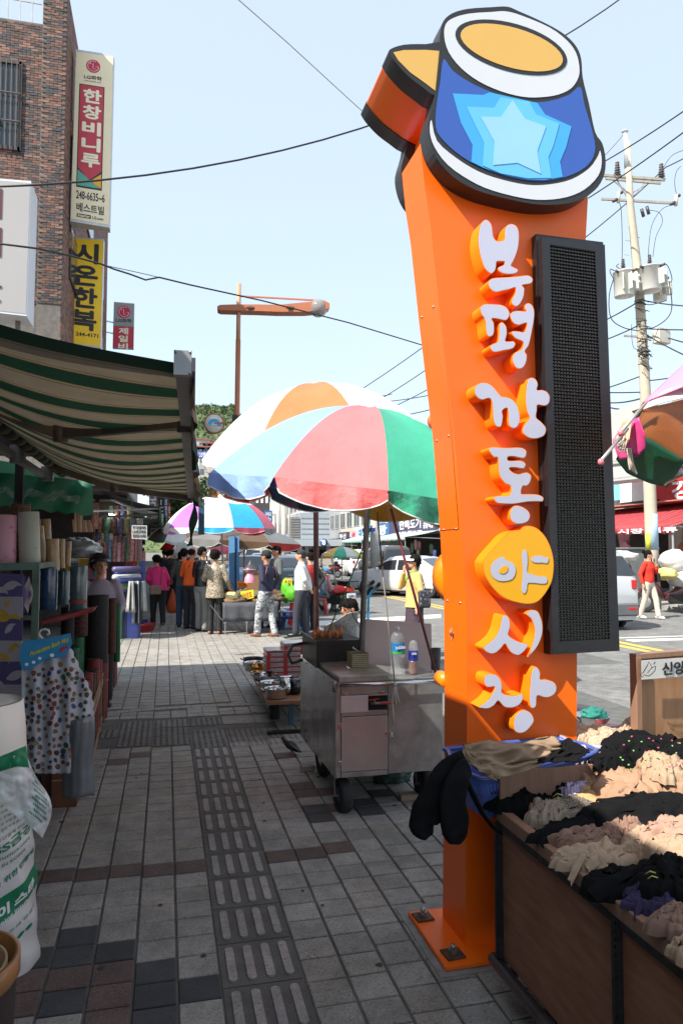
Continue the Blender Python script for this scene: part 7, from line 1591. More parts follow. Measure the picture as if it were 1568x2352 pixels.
b = MB(mat('cap_cyan', S(50,150,195), .6)); b.lathe([(.090,1.63),(.090,1.67),(.07,1.71),(0,1.725)], (0,0,0), 18, sy=1.12); b.grid(lambda i, j: (.08*(i-.5)*2*(1-.2*j), .08+.10*j, 1.64-.02*j), 6, 3); acc(t, bd, b, 'cap')
Yj = cl('yellow_jacket', S(206,172,104))
t, bd = person('woman in a yellow jacket and green scarf with her hand at her mouth', 0, 0, (-.90,-.05), Yj, darkp, 'perm', hairb, 1.50, arms=('down','mouth'), coat=.08, skirt=skirtm, loc=(PD(951,1400,11.2).x, PD(951,1400,11.2).y, -.03), wide=1.1, vox=.012, feat=True)
b = MB(mat('visor_white', (.6,.6,.55), .5)); b.grid(lambda i, j: (.095*math.sin((i-.5)*2.6)*(1+.15*j), .01+.095*math.cos((i-.5)*2.6)*(1+.6*j), 1.66-.03*j), 12, 4); acc(t, bd, b, 'sun_visor')
b = MB(mat('scarf_green', (.22,.35,.06), .7, var=.3)); b.lathe([(.07,1.40),(.085,1.43),(.07,1.46)], (0,0,0), 16); b.tube([(.02,.09,1.42),(.0,.14,1.34),(.02,.145,1.24)], [.02,.035,.015], 8, flat=.6); acc(t, bd, b, 'scarf')
b = MB(pattern('bag_floral', [(0, (.02,.02,.025)), (.55, (.03,.03,.04)), (.7, (.25,.25,.27))], 'noise', 26, .7)); b.cbox((-.30,-.06,.98), .10, .22, .30, bev=.03); acc(t, None, b, 'shoulder_bag'); b = MB(darkp); b.tube([(-.27,-.1,1.12),(-.16,-.07,1.40),(-.15,.03,1.40),(-.27,0,1.12)], .008, 5); acc(t, None, b, 'strap')
lo = PD(826,1420,7.6)
t, bd = person('dark haired man seated low behind the pink board reading a newspaper', 0, 0, (-.93,-.3), cl('dk_top', (.05,.05,.06)), darkp, 'short', hairb, 1.55, arms=('forward','forward'), sit=True, loc=(lo.x, lo.y, 0), z=-.03, lean=.2, skn=skin2, feat=True)
b = MB(pattern('newsprint', [(0, (.10,.10,.10)), (.42, (.25,.25,.25)), (.47, (.62,.62,.60)), (1, (.7,.7,.68))], 'noise', 30, .85, sc3=(1,3,8), detail=3));
b.grid(lambda i, j: PD(750+72*i, 1462-36*i*j+ -8*math.sin(i*5) , 7.2-.5*j) + Vector((0,0,.10*j+.03*math.sin(i*6+j*3))), 16, 8); tag(b.build('newspaper', solid=.003), 'open crumpled newspaper lit by the sun behind the fried snacks', 'newspaper')
t, bd = person('woman in a red top, black vest and cream trousers walking at the right edge', 1490, 1419, (.45,-.85), cl('red_top', S(225,50,30)), beigep, 'bun', hairb, 1.62, arms=('strap','walk'), stride=.38, sleeve_m=cl('red_top', (0,0,0)), shoes=cl('white_shoe', (.6,.6,.6)), head_yaw=.5, z=-.03, feat=True)
b = MB(cl('vest_black', (.014,.014,.015)))
for s_ in (-1, 1): b.grid(lambda i, j: (s_*(.19-.19*i), -.05-.09*math.sin(i*1.57), 1.40-.62*j), 6, 10)
acc(t, bd, b, 'open_vest'); b = MB(cl('tote_black', (.014,.014,.015))); b.cbox((-.25,.10,1.02), .09, .16, .22, ry=.2, bev=.02); acc(t, None, b, 'shoulder_bag')
cc_ = [('dark jacket', (.03,.03,.035), darkp, hairb, 'short'), ('plaid shirt', None, jean, hairb, 'bob'), ('black coat', (.015,.015,.02), darkp, hairb, 'perm'), ('maroon jacket', (.12,.02,.03), jean, hairbr, 'bob'), ('grey-green vest', (.10,.12,.12), darkp, hairbr, 'perm'), ('navy coat', (.02,.025,.06), darkp, hairb, 'short'), ('white shirt', (.5,.5,.5), darkp, hairb, 'short'), ('purple jacket', (.08,.03,.12), darkp, hairb, 'perm'), ('red jacket', (.25,.02,.02), darkp, hairb, 'short'), ('brown coat', (.10,.06,.04), darkp, hairb, 'bob')]
pos = [(392,1398),(414,1399),(402,1385),(427,1392),(438,1388),(384,1380),(396,1370),(412,1362),(376,1372),(424,1368)]
for (nm, c, pt, hm, hs), (u, v) in zip(cc_, pos):
 m = plaid if c is None else cl('crowd_'+nm.replace(' ', '_'), c)
 t, bd = person('shopper in a %s among the crowd deep in the arcade' % nm + (', carrying a red backpack' if c is None else ''), u, v, (random.uniform(-.3,.3), 1 if random.random() < .75 else -1), m, pt, hs, hm, random.uniform(1.52, 1.68), vox=.022, stride=.15)
 if c is None: b = MB(mat('backpack_red', (.30,.03,.03), .6)); b.cbox((0,-.20,1.18), .28, .14, .34, bev=.05); acc(t, None, b, 'backpack')
hs = thing('herb_table', 'folding table under a grey cloth with heaps of dried herbs beside the shoppers', 'table', G(555, 1458))
A = G(512, 1462); B_ = G(600, 1460); ty = .62; cz = mat('cloth_grey', (.07,.075,.085), .8, var=.25, bump=.3, bs=12)
b = MB(cz); b.rbox(A.x, B_.x+.35, A.y+.1, A.y+1.1, ty-.02, ty+.0, .004); b.grid(lambda i, j: (A.x+(B_.x+.35-A.x)*i, A.y+.09+.02*math.sin(i*22)*j, ty-.36*j), 20, 4); b.build('tablecloth', hs, solid=.003)
for x0_ in (A.x+.05, (A.x+B_.x)/2+.1, B_.x+.2):
 b = MB(stl); b.bar((x0_, A.y+.15, 0), (x0_, A.y+.15, ty-.02), .018); b.bar((x0_-.28, A.y+.15, ty-.04), (x0_, A.y+.15, .22), .014); b.bar((x0_+.28, A.y+.15, ty-.04), (x0_, A.y+.15, .22), .014); b.build('leg', hs)
wick = pattern('wicker', [(0, (.16,.08,.03)), (.5, (.30,.16,.07)), (1, (.40,.24,.12))], 'wave', 30, .8, detail=2, bump=.5)
herb = pattern('dried_herb', [(0, (.03,.03,.015)), (.45, (.09,.085,.045)), (.6, (.16,.14,.08)), (1, (.25,.22,.14))], 'noise', 40, .9, bump=.8)
for k, (dx, dy, r, hh) in enumerate(((.25,.35,.26,.12), (.75,.4,.28,.15), (1.1,.7,.24,.12), (.45,.8,.25,.14))):
 c = Vector((A.x+dx, A.y+dy, ty+.002)); t = thing('herb_basket', ['left front', 'right front', 'right rear', 'left rear'][k] + ' flat wicker basket heaped with dried herbs', 'basket', c)
 b = MB(wick); b.lathe([(r*.9,0),(r,.05),(r*.97,.055),(r*.88,.01),(0,.006)], c, 24); b.build('basket', t)
 o = lump('herbs', herb, c + Vector((0,0,.05)), r*.85, r*.85, hh, .45, 4.0, k+20, parent=t, flat=.3)
def card_sign(body, corners, d, m, lab, ink_m):
 P = [PD(u, v, d) for u, v in corners]; t = thing('handwritten_sign', lab, 'sign', P[3]); b = MB(m); b.prism(P, (0,.004,0)); b.build('card', t)
 text(body, P[3].lerp(P[1], .12), P[2]-P[3], P[0]-P[3], (P[2]-P[3]).length*.76, (P[0]-P[3]).length*.7, ink_m, t, .01, .006)
inkr = mat('ink_red', (.35,.03,.02), .6, var=0); cyl_ = mat('card_yellow2', S(246,208,40), .6, var=.03); cor_ = mat('card_orange', S(240,150,30), .6, var=.03)
card_sign('어성초', [(552,1359),(582,1354),(583,1373),(556,1379)], 14.0, cyl_, 'yellow handwritten card reading with red Korean letters in front of the herbs', inkr)
card_sign('참마온', [(545,1335),(568,1336),(568,1350),(546,1350)], 14.4, cor_, 'orange handwritten card behind the herb baskets', inkr)
card_sign('홍차', [(651,1330),(670,1329),(671,1345),(650,1348)], 14.6, cyl_, 'yellow handwritten card lying on the green bags', inkr)
t = thing('pink_scale', 'small pink scale standing behind the herb baskets', 'scale', PD(574,1340,14.3)); p = PD(574,1338,14.3); pk = mat('scale_pink', S(225,140,160), .4)
b = MB(pk); b.lathe([(.11,0),(.10,.10),(.06,.16),(.05,.18)], p, 16); b.lathe([(.02,.17),(.02,.23),(.13,.25),(.13,.26),(0,.25)], p, 16); b.build('scale', t)
t = thing('grey_cone_lamp', 'dark grey cone shaped lamp shade above the brown crate of the herb stall', 'lamp', PD(574,1312,14.6)); p = PD(575,1313,14.6)
b = MB(mat('cone_grey', (.05,.05,.05), .4)); b.lathe([(.15,0),(.14,.07),(.09,.10),(.04,.17),(.02,.22),(0,.23)], p, 18); b.build('shade', t)
p = PD(565,1352,14.9); b = MB(mat('crate_brown', (.30,.15,.07), .7, var=.2)); b.rbox(p.x, p.x+.42, p.y, p.y+.3, ty, p.z+.33, .006); tag(b.build('brown_crate'), 'brown crate standing behind the herb baskets', 'crate')
gb_ = cl('bag_green', S(78,160,28), .7)
for k, (u0, u1, v0, v1, d) in enumerate(((646,668,1330,1385,14.7), (655,684,1344,1384,14.5), (690,700,1340,1385,14.6))):
 c = PD((u0+u1)/2, (v0+v1)/2, d); w = (u1-u0)/2*d/FPX; h = (v1-v0)/2*d/FPX; o = lump('green_bag', gb_, c, w, .2, h, .14, 1.5, k+30); tag(o, ['tall bright green bag behind the camouflage man', 'full bright green bag on the wooden stool', 'small green bag behind the man in the pale jacket'][k], 'bag')
def pstool(u, v, col, lab, h=.42, z=-.03):
 g_ = G(u, v); t = thing('plastic_stool', lab, 'stool', (g_.x, g_.y, z)); m = mat('stool_'+lab[:4], col, .4, coat=.3); b = MB(m); b.rbox(g_.x-.15, g_.x+.15, g_.y-.13, g_.y+.13, h-.03+z, h+z, .01); b.build('seat', t)
 for sx in (-1, 1):
  for sy in (-1, 1): b = MB(m); b.bar((g_.x+sx*.17, g_.y+sy*.15, z), (g_.x+sx*.12, g_.y+sy*.10, h-.03+z), .05, .03); b.build('leg', t)
pstool(683, 1432, S(200,25,25), 'red plastic stool under the green bags', .5); pstool(667, 1440, S(60,130,210), 'blue plastic stool beside the red one under the green bags', .36); pstool(735, 1408, (.42,.03,.03), 'dark red plastic stool on which the man in the sky blue vest sits', .40)
g_ = G(662, 1448); t = thing('wooden_stool', 'tall wooden stool with yellow seat carrying the green bag', 'stool', g_); b = MB(mat('seat_yellow', (.35,.20,.05), .6)); b.rbox(g_.x-.22, g_.x+.28, g_.y, g_.y+.35, .66, .70, .01); b.build('seat', t)
for dx in (-.18, .22): b = MB(ks); b.bar((g_.x+dx, g_.y+.05, 0), (g_.x+dx, g_.y+.05, .66), .03); b.build('leg', t)
b = MB(mat('bench_blue', (.02,.03,.16), .5)); g_ = G(600, 1450); b.rbox(g_.x, g_.x+1.0, g_.y+.5, g_.y+.9, .18, .24, .01); b.box(g_.x+.05, g_.x+.12, g_.y+.55, g_.y+.85, 0, .18); b.box(g_.x+.9, g_.x+.97, g_.y+.55, g_.y+.85, 0, .18); tag(b.build('low_blue_bench'), 'low dark blue plastic bench behind the camouflage man', 'bench')
t = thing('blue_pillar', 'tall blue banner pillar behind the shoppers, right of the woman in the gold coat', 'pillar', G(537, 1400)); P = [PD(526,1232,17), PD(549,1232,17), PD(551,1400,17), PD(527,1400,17)]
b = MB(mat('pillar_blue', (.10,.28,.52), .4, var=.15, vs=1.5)); b.prism(P, (0,.12,0)); b.build('panel', t); b = MB(mat('pillar_navy', (.01,.015,.06), .4)); b.prism([PD(539,1232,16.98), PD(542,1232,16.98), PD(543,1400,16.98), PD(540,1400,16.98)], (0,-.01,0)); b.build('stripe', t)
b = MB(mat('trolley_blue', S(60,175,220), .35, coat=.4)); q = [PD(836,1400,9.5), PD(837,1368,9.5), PD(834,1360,9.5), PD(846,1346,9.3)]; b.tube(q, .018, 8); b.tube([PD(845,1405,9.4), PD(846,1372,9.4), PD(852,1362,9.4), PD(862,1352,9.2)], .018, 8); b.tube([PD(835,1372,9.5), PD(847,1373,9.4)], .014, 8)
t = thing('hand_trolley', 'hand trolley with sky blue tube frame and dark grips behind the grey pole', 'trolley', G(840, 1480)); b.build('frame', t)
b = MB(ks); b.tube([PD(846,1346,9.3), PD(857,1336,9.1)], .023, 8); b.build('grip', t); b = MB(ks); b.tube([PD(862,1352,9.2), PD(871,1341,9.0)], .023, 8); b.build('grip', t)
b = MB(MATS['trolley_blue']); p0 = PD(836,1400,9.5); p1 = PD(845,1405,9.4); b.tube([p0, (p0.x,p0.y,.05)], .018, 8); b.tube([p1, (p1.x,p1.y,.05)], .018, 8); b.build('lower_frame', t)
def scooter(label, loc, face, body_m, plate=None, sc_=1.0, box=False, group=None):
 t = thing('scooter', label, 'scooter', (0,0,0), 0, group)   # local: forward +Y, wheels at y=-.6,.6
 wheel(t, (0,-.60,.25), .25, .10, (1,0,0)); wheel(t, (0,.62,.25), .25, .09, (1,0,0))
 b = MB(body_m); b.tube([(0,-.85,.62),(0,-.6,.62),(0,-.3,.58),(0,0,.42),(0,.2,.36)], [.07,.13,.14,.12,.08], 12, flat=1.1); b.tube([(0,.2,.36),(0,.38,.6),(0,.48,.92)], [.10,.14,.10], 12, flat=.7); b.tube([(0,.68,.56),(0,.80,.42),(0,.78,.3)], [.05,.07,.04], 10); b.build('fairing', t)
 b = MB(ks); b.tube([(0,-.75,.74),(0,-.4,.78),(0,-.05,.72)], [.08,.13,.09], 12, flat=.5); b.build('seat', t)
 b = MB(ks); b.tube([(-.32,.40,1.05),(-.12,.46,1.0),(.12,.46,1.0),(.32,.40,1.05)], .016, 8); b.tube([(0,.48,.92),(0,.60,.3)], .03, 8); b.build('handlebar', t)
 for s_ in (-1, 1): b = MB(ks); b.tube([(s_*.22,.43,1.03),(s_*.27,.42,1.2)], .008, 5); b.ell((s_*.28,.42,1.24), .065, .015, .045); b.build('mirror', t)
 b = MB(mat('tail_red', (.45,.02,.01), .2, coat=.6)); b.rbox(-.11, .11, -.92, -.84, .56, .66, .02); b.build('tail_light', t)
 b = MB(pole_gal); b.cyl((.12,-.75,.3), (.12,-.15,.3), .045); b.build('exhaust', t)
 b = MB(ks); b.rbox(-.13, .13, -.45, .1, .22, .45, .03); b.bar((-.1,-.1,.2), (-.2,-.15,.0), .02); b.build('engine', t)
 b = MB(ks); b.rbox(-.2, .2, -.98, -.5, .80, .83, .01); b.build('rear_rack', t)
 if plate:
  b = MB(MATS['cap_white']); b.rbox(-.12, .12, -.955, -.94, .40, .52, .004); pl = b.build('number_plate', t)
  pt = text(plate, (-.09,-.958,.43), (1,0,0), (0,0,1), .18, .055, MATS['ink_black'], pl, .03, .002)
  b = MB(cyl_); b.rbox(-.12, .12, -.955, -.94, .26, .38, .004); yl2 = b.build('yellow_tag', t); text('퀵 서비스', (-.09,-.958,.29), (1,0,0), (0,0,1), .18, .05, inkr, yl2, .02, .002)
 place(t, loc, math.atan2(-face[0], face[1]), sc_); return t
redp = mat('scooter_red', (.16,.012,.015), .25, coat=.8); g_ = G(772, 1405)
scooter('dark red scooter seen from behind with white number plate and yellow tag', (g_.x, g_.y+.3, -.035), (-.25,1), redp, '1481', 1.05)
b = MB(pole_gal); b.tube([PD(752,1372,17.5), PD(738,1290,17.3), PD(741,1273,17.2), PD(752,1268,17.2), PD(761,1276,17.2), PD(773,1352,17.5)], .018, 8); b.tube([PD(744,1320,17.4), PD(766,1320,17.4)], .012, 6); tag(b.build('loop_trolley'), 'tall grey loop handled trolley standing beside the dark red scooter', 'trolley')
scooter('red motorbike parked side-on at the right edge behind the woman in red', (G(1545,1405).x, G(1545,1405).y, -.035), (-.85,.5), mat('scooter_dark', (.07,.012,.014), .25, coat=.8), None, 1.12)
scooter('small red scooter parked on the far side left of the white suv', (PD(752,1320,44).x, PD(752,1320,44).y, -.035), (-1,.2), redp)
scooter('white scooter parked before the subway entrance', (PD(710,1320,42).x, PD(710,1320,42).y, -.035), (-.8,.5), mat('scooter_white', (.5,.5,.48), .3, coat=.5))
glass = mat('car_glass', (.025,.03,.035), .06, var=.1, coat=.5); chrome = mat('chrome', (.6,.6,.6), .15, 1.0)
tail = mat('tail_lamp', (.42,.015,.012), .15, coat=.8); trim_b = mat('trim_black', (.02,.02,.02), .5)
def car(label, loc, face, paint, kind='sedan', plate=None, plate_m=None, group=None, lower=None):
 D = dict(sedan=(4.7,.91,1.45), suv=(4.6,.92,1.72), van=(5.0,.93,1.92))[kind]; L, W, H = D; hb = .92 if kind == 'sedan' else 1.02
 if kind == 'sedan': st_ = [(-.5,.62,0),(-.495,.95,0),(-.47,1.02,0),(-.38,1.04,0),(-.35,1.05,0),(-.20,1.36,1),(-.12,1.44,1),(.02,1.45,1),(.10,1.40,1),(.24,1.00,0),(.30,.96,0),(.44,.86,0),(.485,.74,0),(.5,.55,0)]
 elif kind == 'suv': st_ = [(-.5,.75,0),(-.495,1.02,0),(-.485,1.08,0),(-.42,1.55,1),(-.38,1.68,1),(-.2,1.72,1),(.0,1.72,1),(.07,1.66,1),(.22,1.12,0),(.28,1.08,0),(.44,.98,0),(.485,.86,0),(.5,.6,0)]
 else: st_ = [(-.5,.8,0),(-.495,1.08,0),(-.485,1.12,0),(-.45,1.72,1),(-.42,1.86,1),(-.2,1.92,1),(.08,1.92,1),(.16,1.85,1),(.30,1.22,0),(.36,1.12,0),(.45,1.0,0),(.49,.85,0),(.5,.6,0)]
 t = thing('parked_car', label, 'car', (0,0,0), 0, group)
 b = MB(paint); secs = []
 def topz(y):
  f = y/L
  for (a, za, _), (c, zc2, _) in zip(st_, st_[1:]):
   if a <= f <= c: s_ = (f-a)/(c-a); return za*(1-s_)+zc2*s_
  return .5
 ys = [f*L for f, _, _ in st_]; fine = []
 for a, c in zip(ys, ys[1:]):
  n_ = max(1, int((c-a)/.18)); fine += [a+(c-a)*k/n_ for k in range(n_)]
 fine.append(ys[-1]); rows = []
 for y in fine:
  tz = topz(y); e = min(1, (L/2-abs(y))/.35); w = W*(.80+.20*math.sqrt(max(0, e))); belt = min(hb, tz-.03); cab = max(0, tz-hb)
  wr = w - .26*cab - .02
  rows.append([(w*.90, y, .22), (w*.985, y, .34), (w, y, .55), (w*.99, y, belt-.04 if belt > .6 else belt), (w*.965, y, belt), ((wr if cab > .12 else w*.93), y, belt+(tz-belt)*.82), ((wr-.10 if cab > .12 else w*.80), y, tz-.008), (0, y, tz+.02)])
 nP = 8; vs = []; fs = []
 for r in rows: vs += r + [(-x, y, z) for x, y, z in r[::-1][1:]]
 M = 15
 for i in range(len(rows)-1):
  for k in range(M-1): fs.append((i*M+k, (i+1)*M+k, (i+1)*M+k+1, i*M+k+1))
 fs.append(tuple(range(M))); fs.append(tuple(range((len(rows)-1)*M, len(rows)*M))[::-1]); b.add(vs, fs, True); o = b.build('body', t)
 md = o.modifiers.new('edge', 'EDGE_SPLIT'); md.split_angle = rad(42)
 cabin = [y for y in fine if topz(y) - hb > .34]; y0, y1 = cabin[0], cabin[-1]
 def side(y, s_): tz = topz(y); cab = tz-hb; return (W*.965)*(1-s_) + (W-.26*cab-.02)*s_
 n_p = 3 if kind != 'sedan' else 2; span = (y1-y0+.5); st0 = y0-.12
 for sx in (-1, 1):
  for k in range(n_p):
   a = st0 + span*k/n_p + .04; c = st0 + span*(k+1)/n_p - .04; P = []
   lo_, hi_ = [], []
   for q in range(7):
    y = a+(c-a)*q/6; tz = topz(y); h_ = max(.02, (tz-hb)*.80-.03); s_ = h_/max(.05, tz-hb)*1.0
    lo_.append((sx*(W*.965+.006), y, hb+.03)); hi_.append((sx*(W*.965*(1-min(1,s_*1.1)) + (W-.26*(tz-hb)-.02)*min(1,s_*1.1)+.006), y, hb+.03+h_*.92))
   g2 = MB(glass); g2.add(lo_+hi_, [(q, q+1, 7+q+1, 7+q) for q in range(6)]); g2.build('side_window', t)
 def cross(ya, yb, nm, inset_=.12):
  za, zb = topz(ya), topz(yb); lo_ = []; wa = W*.93-inset_*.5; wb = W-.26*(zb-hb)-.02-inset_
  nrm = Vector((0, -(zb-za), (yb-ya))); nrm = nrm if nrm.z > 0 else -nrm; nrm.normalize(); o_ = nrm*.012
  P = [];
  for (w_, y, z) in ((wa, ya, za), (wb, yb, zb)): P.append([Vector((w_*(k/4-1), y, z+.02*(1-abs(k/4-1)))) + o_ for k in range(9)])
  g2 = MB(glass); g2.add(P[0]+P[1], [(k, k+1, 9+k+1, 9+k) for k in range(8)]); g2.build(nm, t)
 rs = [f for f in st_];
 if kind == 'sedan': cross(-.345*L, -.205*L, 'rear_window'); cross(.235*L, .105*L, 'windscreen')
 elif kind == 'suv': cross(-.480*L, -.425*L, 'rear_window'); cross(.215*L, .075*L, 'windscreen')
 else: cross(-.482*L, -.452*L, 'rear_window'); cross(.295*L, .165*L, 'windscreen')
 rz = .86 if kind == 'sedan' else .98
 for sx in (-1, 1):
  g2 = MB(tail); x = sx*(W*.80-.10)
  if kind == 'sedan': g2.prism([(x-sx*.22,-L/2-.012,rz-.10),(x+sx*.10,-L/2+.03,rz-.10),(x+sx*.16,-L/2+.10,rz+.03),(x-sx*.26,-L/2-.006,rz+.03)], (0,.05,0))
  else: g2.rbox(min(sx*.63,sx*.75), max(sx*.63,sx*.75), -L/2-.02, -L/2+.12, rz-.13, rz+.06, .015)
  g2.build('tail_light', t); g2 = MB(tail); g2.rbox(min(sx*.5,sx*.72), max(sx*.5,sx*.72), -L/2-.05, -L/2, .42, .48, .008); g2.build('reflector', t)
  g2 = MB(mat('head_lamp', (.6,.62,.62), .1, coat=.8)); g2.ell((sx*(W-.22), L/2-.14, .72), .16, .12, .08); g2.build('headlight', t)
  g2 = MB(paint); g2.ell((sx*(W+.09), .17*L, hb+.06), .09, .06, .07); g2.build('wing_mirror', t)
  for yy in (-.305*L, .31*L):
   wheel(t, (sx*(W-.10), yy, .32), .32, .20, (1,0,0), hub=chrome)
   g2 = MB(trim_b); g2.lathe([(.375,-.06),(.375,.04),(.30,.04)], (0,0,0), 24);
   g2.v = [Vector((sx*(W-.055)+p.z*1.0, yy+p.x, .335+p.y)) for p in g2.v]; g2.build('wheel_arch', t)
 g2 = MB(lower or paint); g2.rbox(-W*.84, W*.84, -L/2-.045, -L/2+.1, .30, .56, .03); g2.build('rear_bumper', t)
 g2 = MB(trim_b); g2.rbox(-W*.9, W*.9, -L/2+.25, L/2-.25, .16, .25, .02); g2.build('underbody', t)
 g2 = MB(plate_m or MATS['cap_white']); pz = .70 if kind == 'sedan' else .74; g2.rbox(-.20, .20, -L/2-.03, -L/2+.0, pz-.06, pz+.06, .005); pl = g2.build('number_plate', t)
 if plate: text(plate, (-.17,-L/2-.033,pz-.045), (1,0,0), (0,0,1), .34, .09, MATS['cap_white'] if plate_m else MATS['ink_black'], pl, .03, .002)
 g2 = MB(chrome); g2.rbox(-.12, .12, -L/2-.03, -L/2, pz+.12, pz+.145, .005); g2.build('badge_bar', t)
 place(t, loc, math.atan2(-face[0], face[1])); return t
wht = mat('paint_white', (.62,.62,.61), .25, var=.02, coat=.8); slv = mat('paint_silver', (.36,.37,.38), .28, .6, var=.03, coat=.7); gryp = mat('paint_grey', (.10,.095,.09), .25, .5, var=.03, coat=.8); blp = mat('paint_blue', (.18,.28,.38), .3, .3, var=.03, coat=.7); blk_l = mat('lower_grey', (.10,.105,.11), .5)
car('white sedan with red tail lights just left of the pylon, pulling across the road', (8.75, 25.6, -.035), (-.55,.84), wht, 'sedan')
v_ = PD(905,1338,38.5); car('grey minivan parked beyond the white sedan, seen from behind', (v_.x+.15, v_.y+2.3, -.035), (-.02,1), gryp, 'van', lower=slv)
v_ = PD(830,1325,46); car('white suv parked beyond the grey minivan', (v_.x+.1, v_.y+2.2, -.035), (-.02,1), wht, 'suv', lower=blk_l)
car('silver suv with green plate and black spare bumper at the right behind the display panel', (8.68, 15.6, -.035), (.0,1), mat('paint_pale', (.50,.51,.52), .28, .3, var=.03, coat=.7), 'suv', '부산85', mat('plate_green', (.03,.17,.09), .5), lower=blk_l)
car('white sedan in the distance behind the man in the pale jacket', (PD(700,1340,38).x, PD(700,1340,38).y+2, -.035), (.05,1), wht, 'sedan')
car('pale blue sedan parked behind the herb stall, front towards the camera', (PD(575,1335,27).x+.3, PD(575,1335,27).y+2, -.035), (-.2,-1), blp, 'sedan')
car('dark blue grey sedan behind the tall man in the grey jacket', (PD(628,1345,24).x+.8, PD(628,1345,24).y+2.2, -.035), (.1,1), mat('paint_navy', (.06,.09,.12), .3, .3, var=.03, coat=.7), 'sedan')
for k, (u, d, pm, kd) in enumerate(((600,60,blp,'sedan'), (575,75,wht,'van'), (640,62,slv,'sedan'), (560,90,gryp,'suv'), (668,80,blp,'sedan'))):
 p = PD(u, 1265, d); car(['pale blue sedan far down the road','white van farthest down the road at the left','silver sedan far down the road','dark suv far down the road','pale blue sedan far down the road near the kerb'][k], (p.x, p.y, -.035), (0,1), pm, kd)
XF = 17.5
bldm = [mat('facade_beige', (.42,.40,.36), .85, var=.12, vs=1.2, dirt=.3), mat('facade_white', (.52,.52,.50), .85, var=.1, vs=1.2, dirt=.25), mat('facade_grey', (.30,.31,.32), .8, var=.12, vs=1.2, dirt=.3), mat('facade_brown', (.16,.085,.06), .85, var=.2, vs=2), mat('facade_cream', (.46,.43,.36), .85, var=.1, vs=1.2, dirt=.3)]
wfr = mat('window_frame_grey', (.35,.36,.37), .5); wgl = mat('shop_glass', (.10,.12,.13), .1, var=.3, vs=.8)
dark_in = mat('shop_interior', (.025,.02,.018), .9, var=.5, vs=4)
def shop(y0, y1, h, m, lab, floors, xf=XF, wn=None, name='shop_building'):
 t = thing(name, lab, 'building', (xf+4, (y0+y1)/2, .08))
 b = MB(m); b.box(xf, xf+9, y0+.02, y1-.02, 2.9, h); b.box(xf+.02, xf+9, y0+.02, y0+.35, .08, 2.9); b.box(xf+.02, xf+9, y1-.35, y1-.02, .08, 2.9); b.build('wall', t)
 b = MB(m); b.box(xf-.12, xf+9.05, y0+.02, y1-.02, h, h+.28); b.build('parapet', t)
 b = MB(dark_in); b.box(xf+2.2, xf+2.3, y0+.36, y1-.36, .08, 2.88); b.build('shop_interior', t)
 nw = wn or max(2, int((y1-y0)/2.2))
 for f in range(1, floors):
  zb = 3.9 + (f-1)*3.1
  for k in range(nw):
   yc = y0 + (y1-y0)*(k+.5)/nw; w2 = (y1-y0)/nw*.36
   b = MB(wfr); b.box(xf-.05, xf+.04, yc-w2, yc+w2, zb, zb+.06); b.box(xf-.05, xf+.04, yc-w2, yc+w2, zb+1.44, zb+1.5); b.box(xf-.05, xf+.04, yc-w2, yc-w2+.06, zb+.06, zb+1.44); b.box(xf-.05, xf+.04, yc+w2-.06, yc+w2, zb+.06, zb+1.44); b.box(xf-.05, xf+.04, yc-.03, yc+.03, zb+.06, zb+1.44); w_ = b.build('window', t)
   b = MB(wgl); b.box(xf-.012, xf+.0-.006, yc-w2+.05, yc+w2-.05, zb+.05, zb+1.45); b.build('pane', w_)
 return t
def fsign(body, u0, u1, v00, v01, v10, v11, m, tm, lab, x=XF-.25, cols=.8, extra=None):
 """sign box on the facade plane; image corners: left top v00, right top v01, left bottom v10, right bottom v11"""
 P = [PX(u0, v00, x), PX(u1, v01, x), PX(u1, v11, x), PX(u0, v10, x)]
 zt = (P[0].z+P[1].z)/2; zb = (P[2].z+P[3].z)/2; ya, yb = P[0].y, P[1].y
 t = thing('shop_sign', lab, 'sign', (x, (ya+yb)/2, zb)); b = MB(m); b.box(x, x+.22, min(ya,yb), max(ya,yb), zb, zt); b.build('panel', t)
 Lw = abs(ya-yb); hh = zt-zb
 for (bd, a0, a1, q0, q1, mm) in body: text(bd, (x-.006, ya-(ya-yb)*a0, zb+hh*q0), (0, yb-ya, 0), (0,0,1), Lw*(a1-a0), hh*(q1-q0), mm, t, .04, .012)
 return t
white_l = mat('letter_white', (.75,.75,.75), .5, var=0)
shop(14.5, 22.5, 7.2, bldm[0], 'beige two storey shop building with red sign and red awning at the right edge', 2)
shop(22.5, 34, 6.6, bldm[1], 'pale shop building right of the display panel with white sign band', 2)
shop(34, 44, 7.4, bldm[2], 'grey two storey shop building hidden behind the pylon', 2)
shop(44, 60, 7.6, bldm[1], 'white two storey building above the dark violet shop sign', 2, wn=6)
shop(60, 74, 8.6, bldm[4], 'cream building above the blue shop sign', 3, wn=5)
shop(74, 90, 9.5, bldm[2], 'grey building beyond the subway entrance with upright windows', 3, wn=7)
shop(90, 118, 11, bldm[1], 'white building far down the right side of the road', 3, wn=9); shop(118, 150, 9, bldm[3], 'brown building far down the right side of the road', 2, wn=8); shop(150, 230, 13, bldm[0], 'long beige block at the far end of the right side', 3, wn=12)
wsg = mat('sign_band_white', (.72,.72,.70), .5, var=.02); rsg = mat('sign_band_red', (.52,.02,.02), .5); vsg = mat('sign_band_violet', (.06,.05,.10), .5); bsg = mat('sign_band_blue', (.04,.13,.30), .5); tsg = mat('sign_band_cyan', (.20,.50,.58), .5)
fsign([('강원', .30, .95, .15, .85, white_l)], 1505, 1640, 1105, 1080, 1158, 1150, rsg, white_l, 'red shop sign with white Korean letters at the right edge')
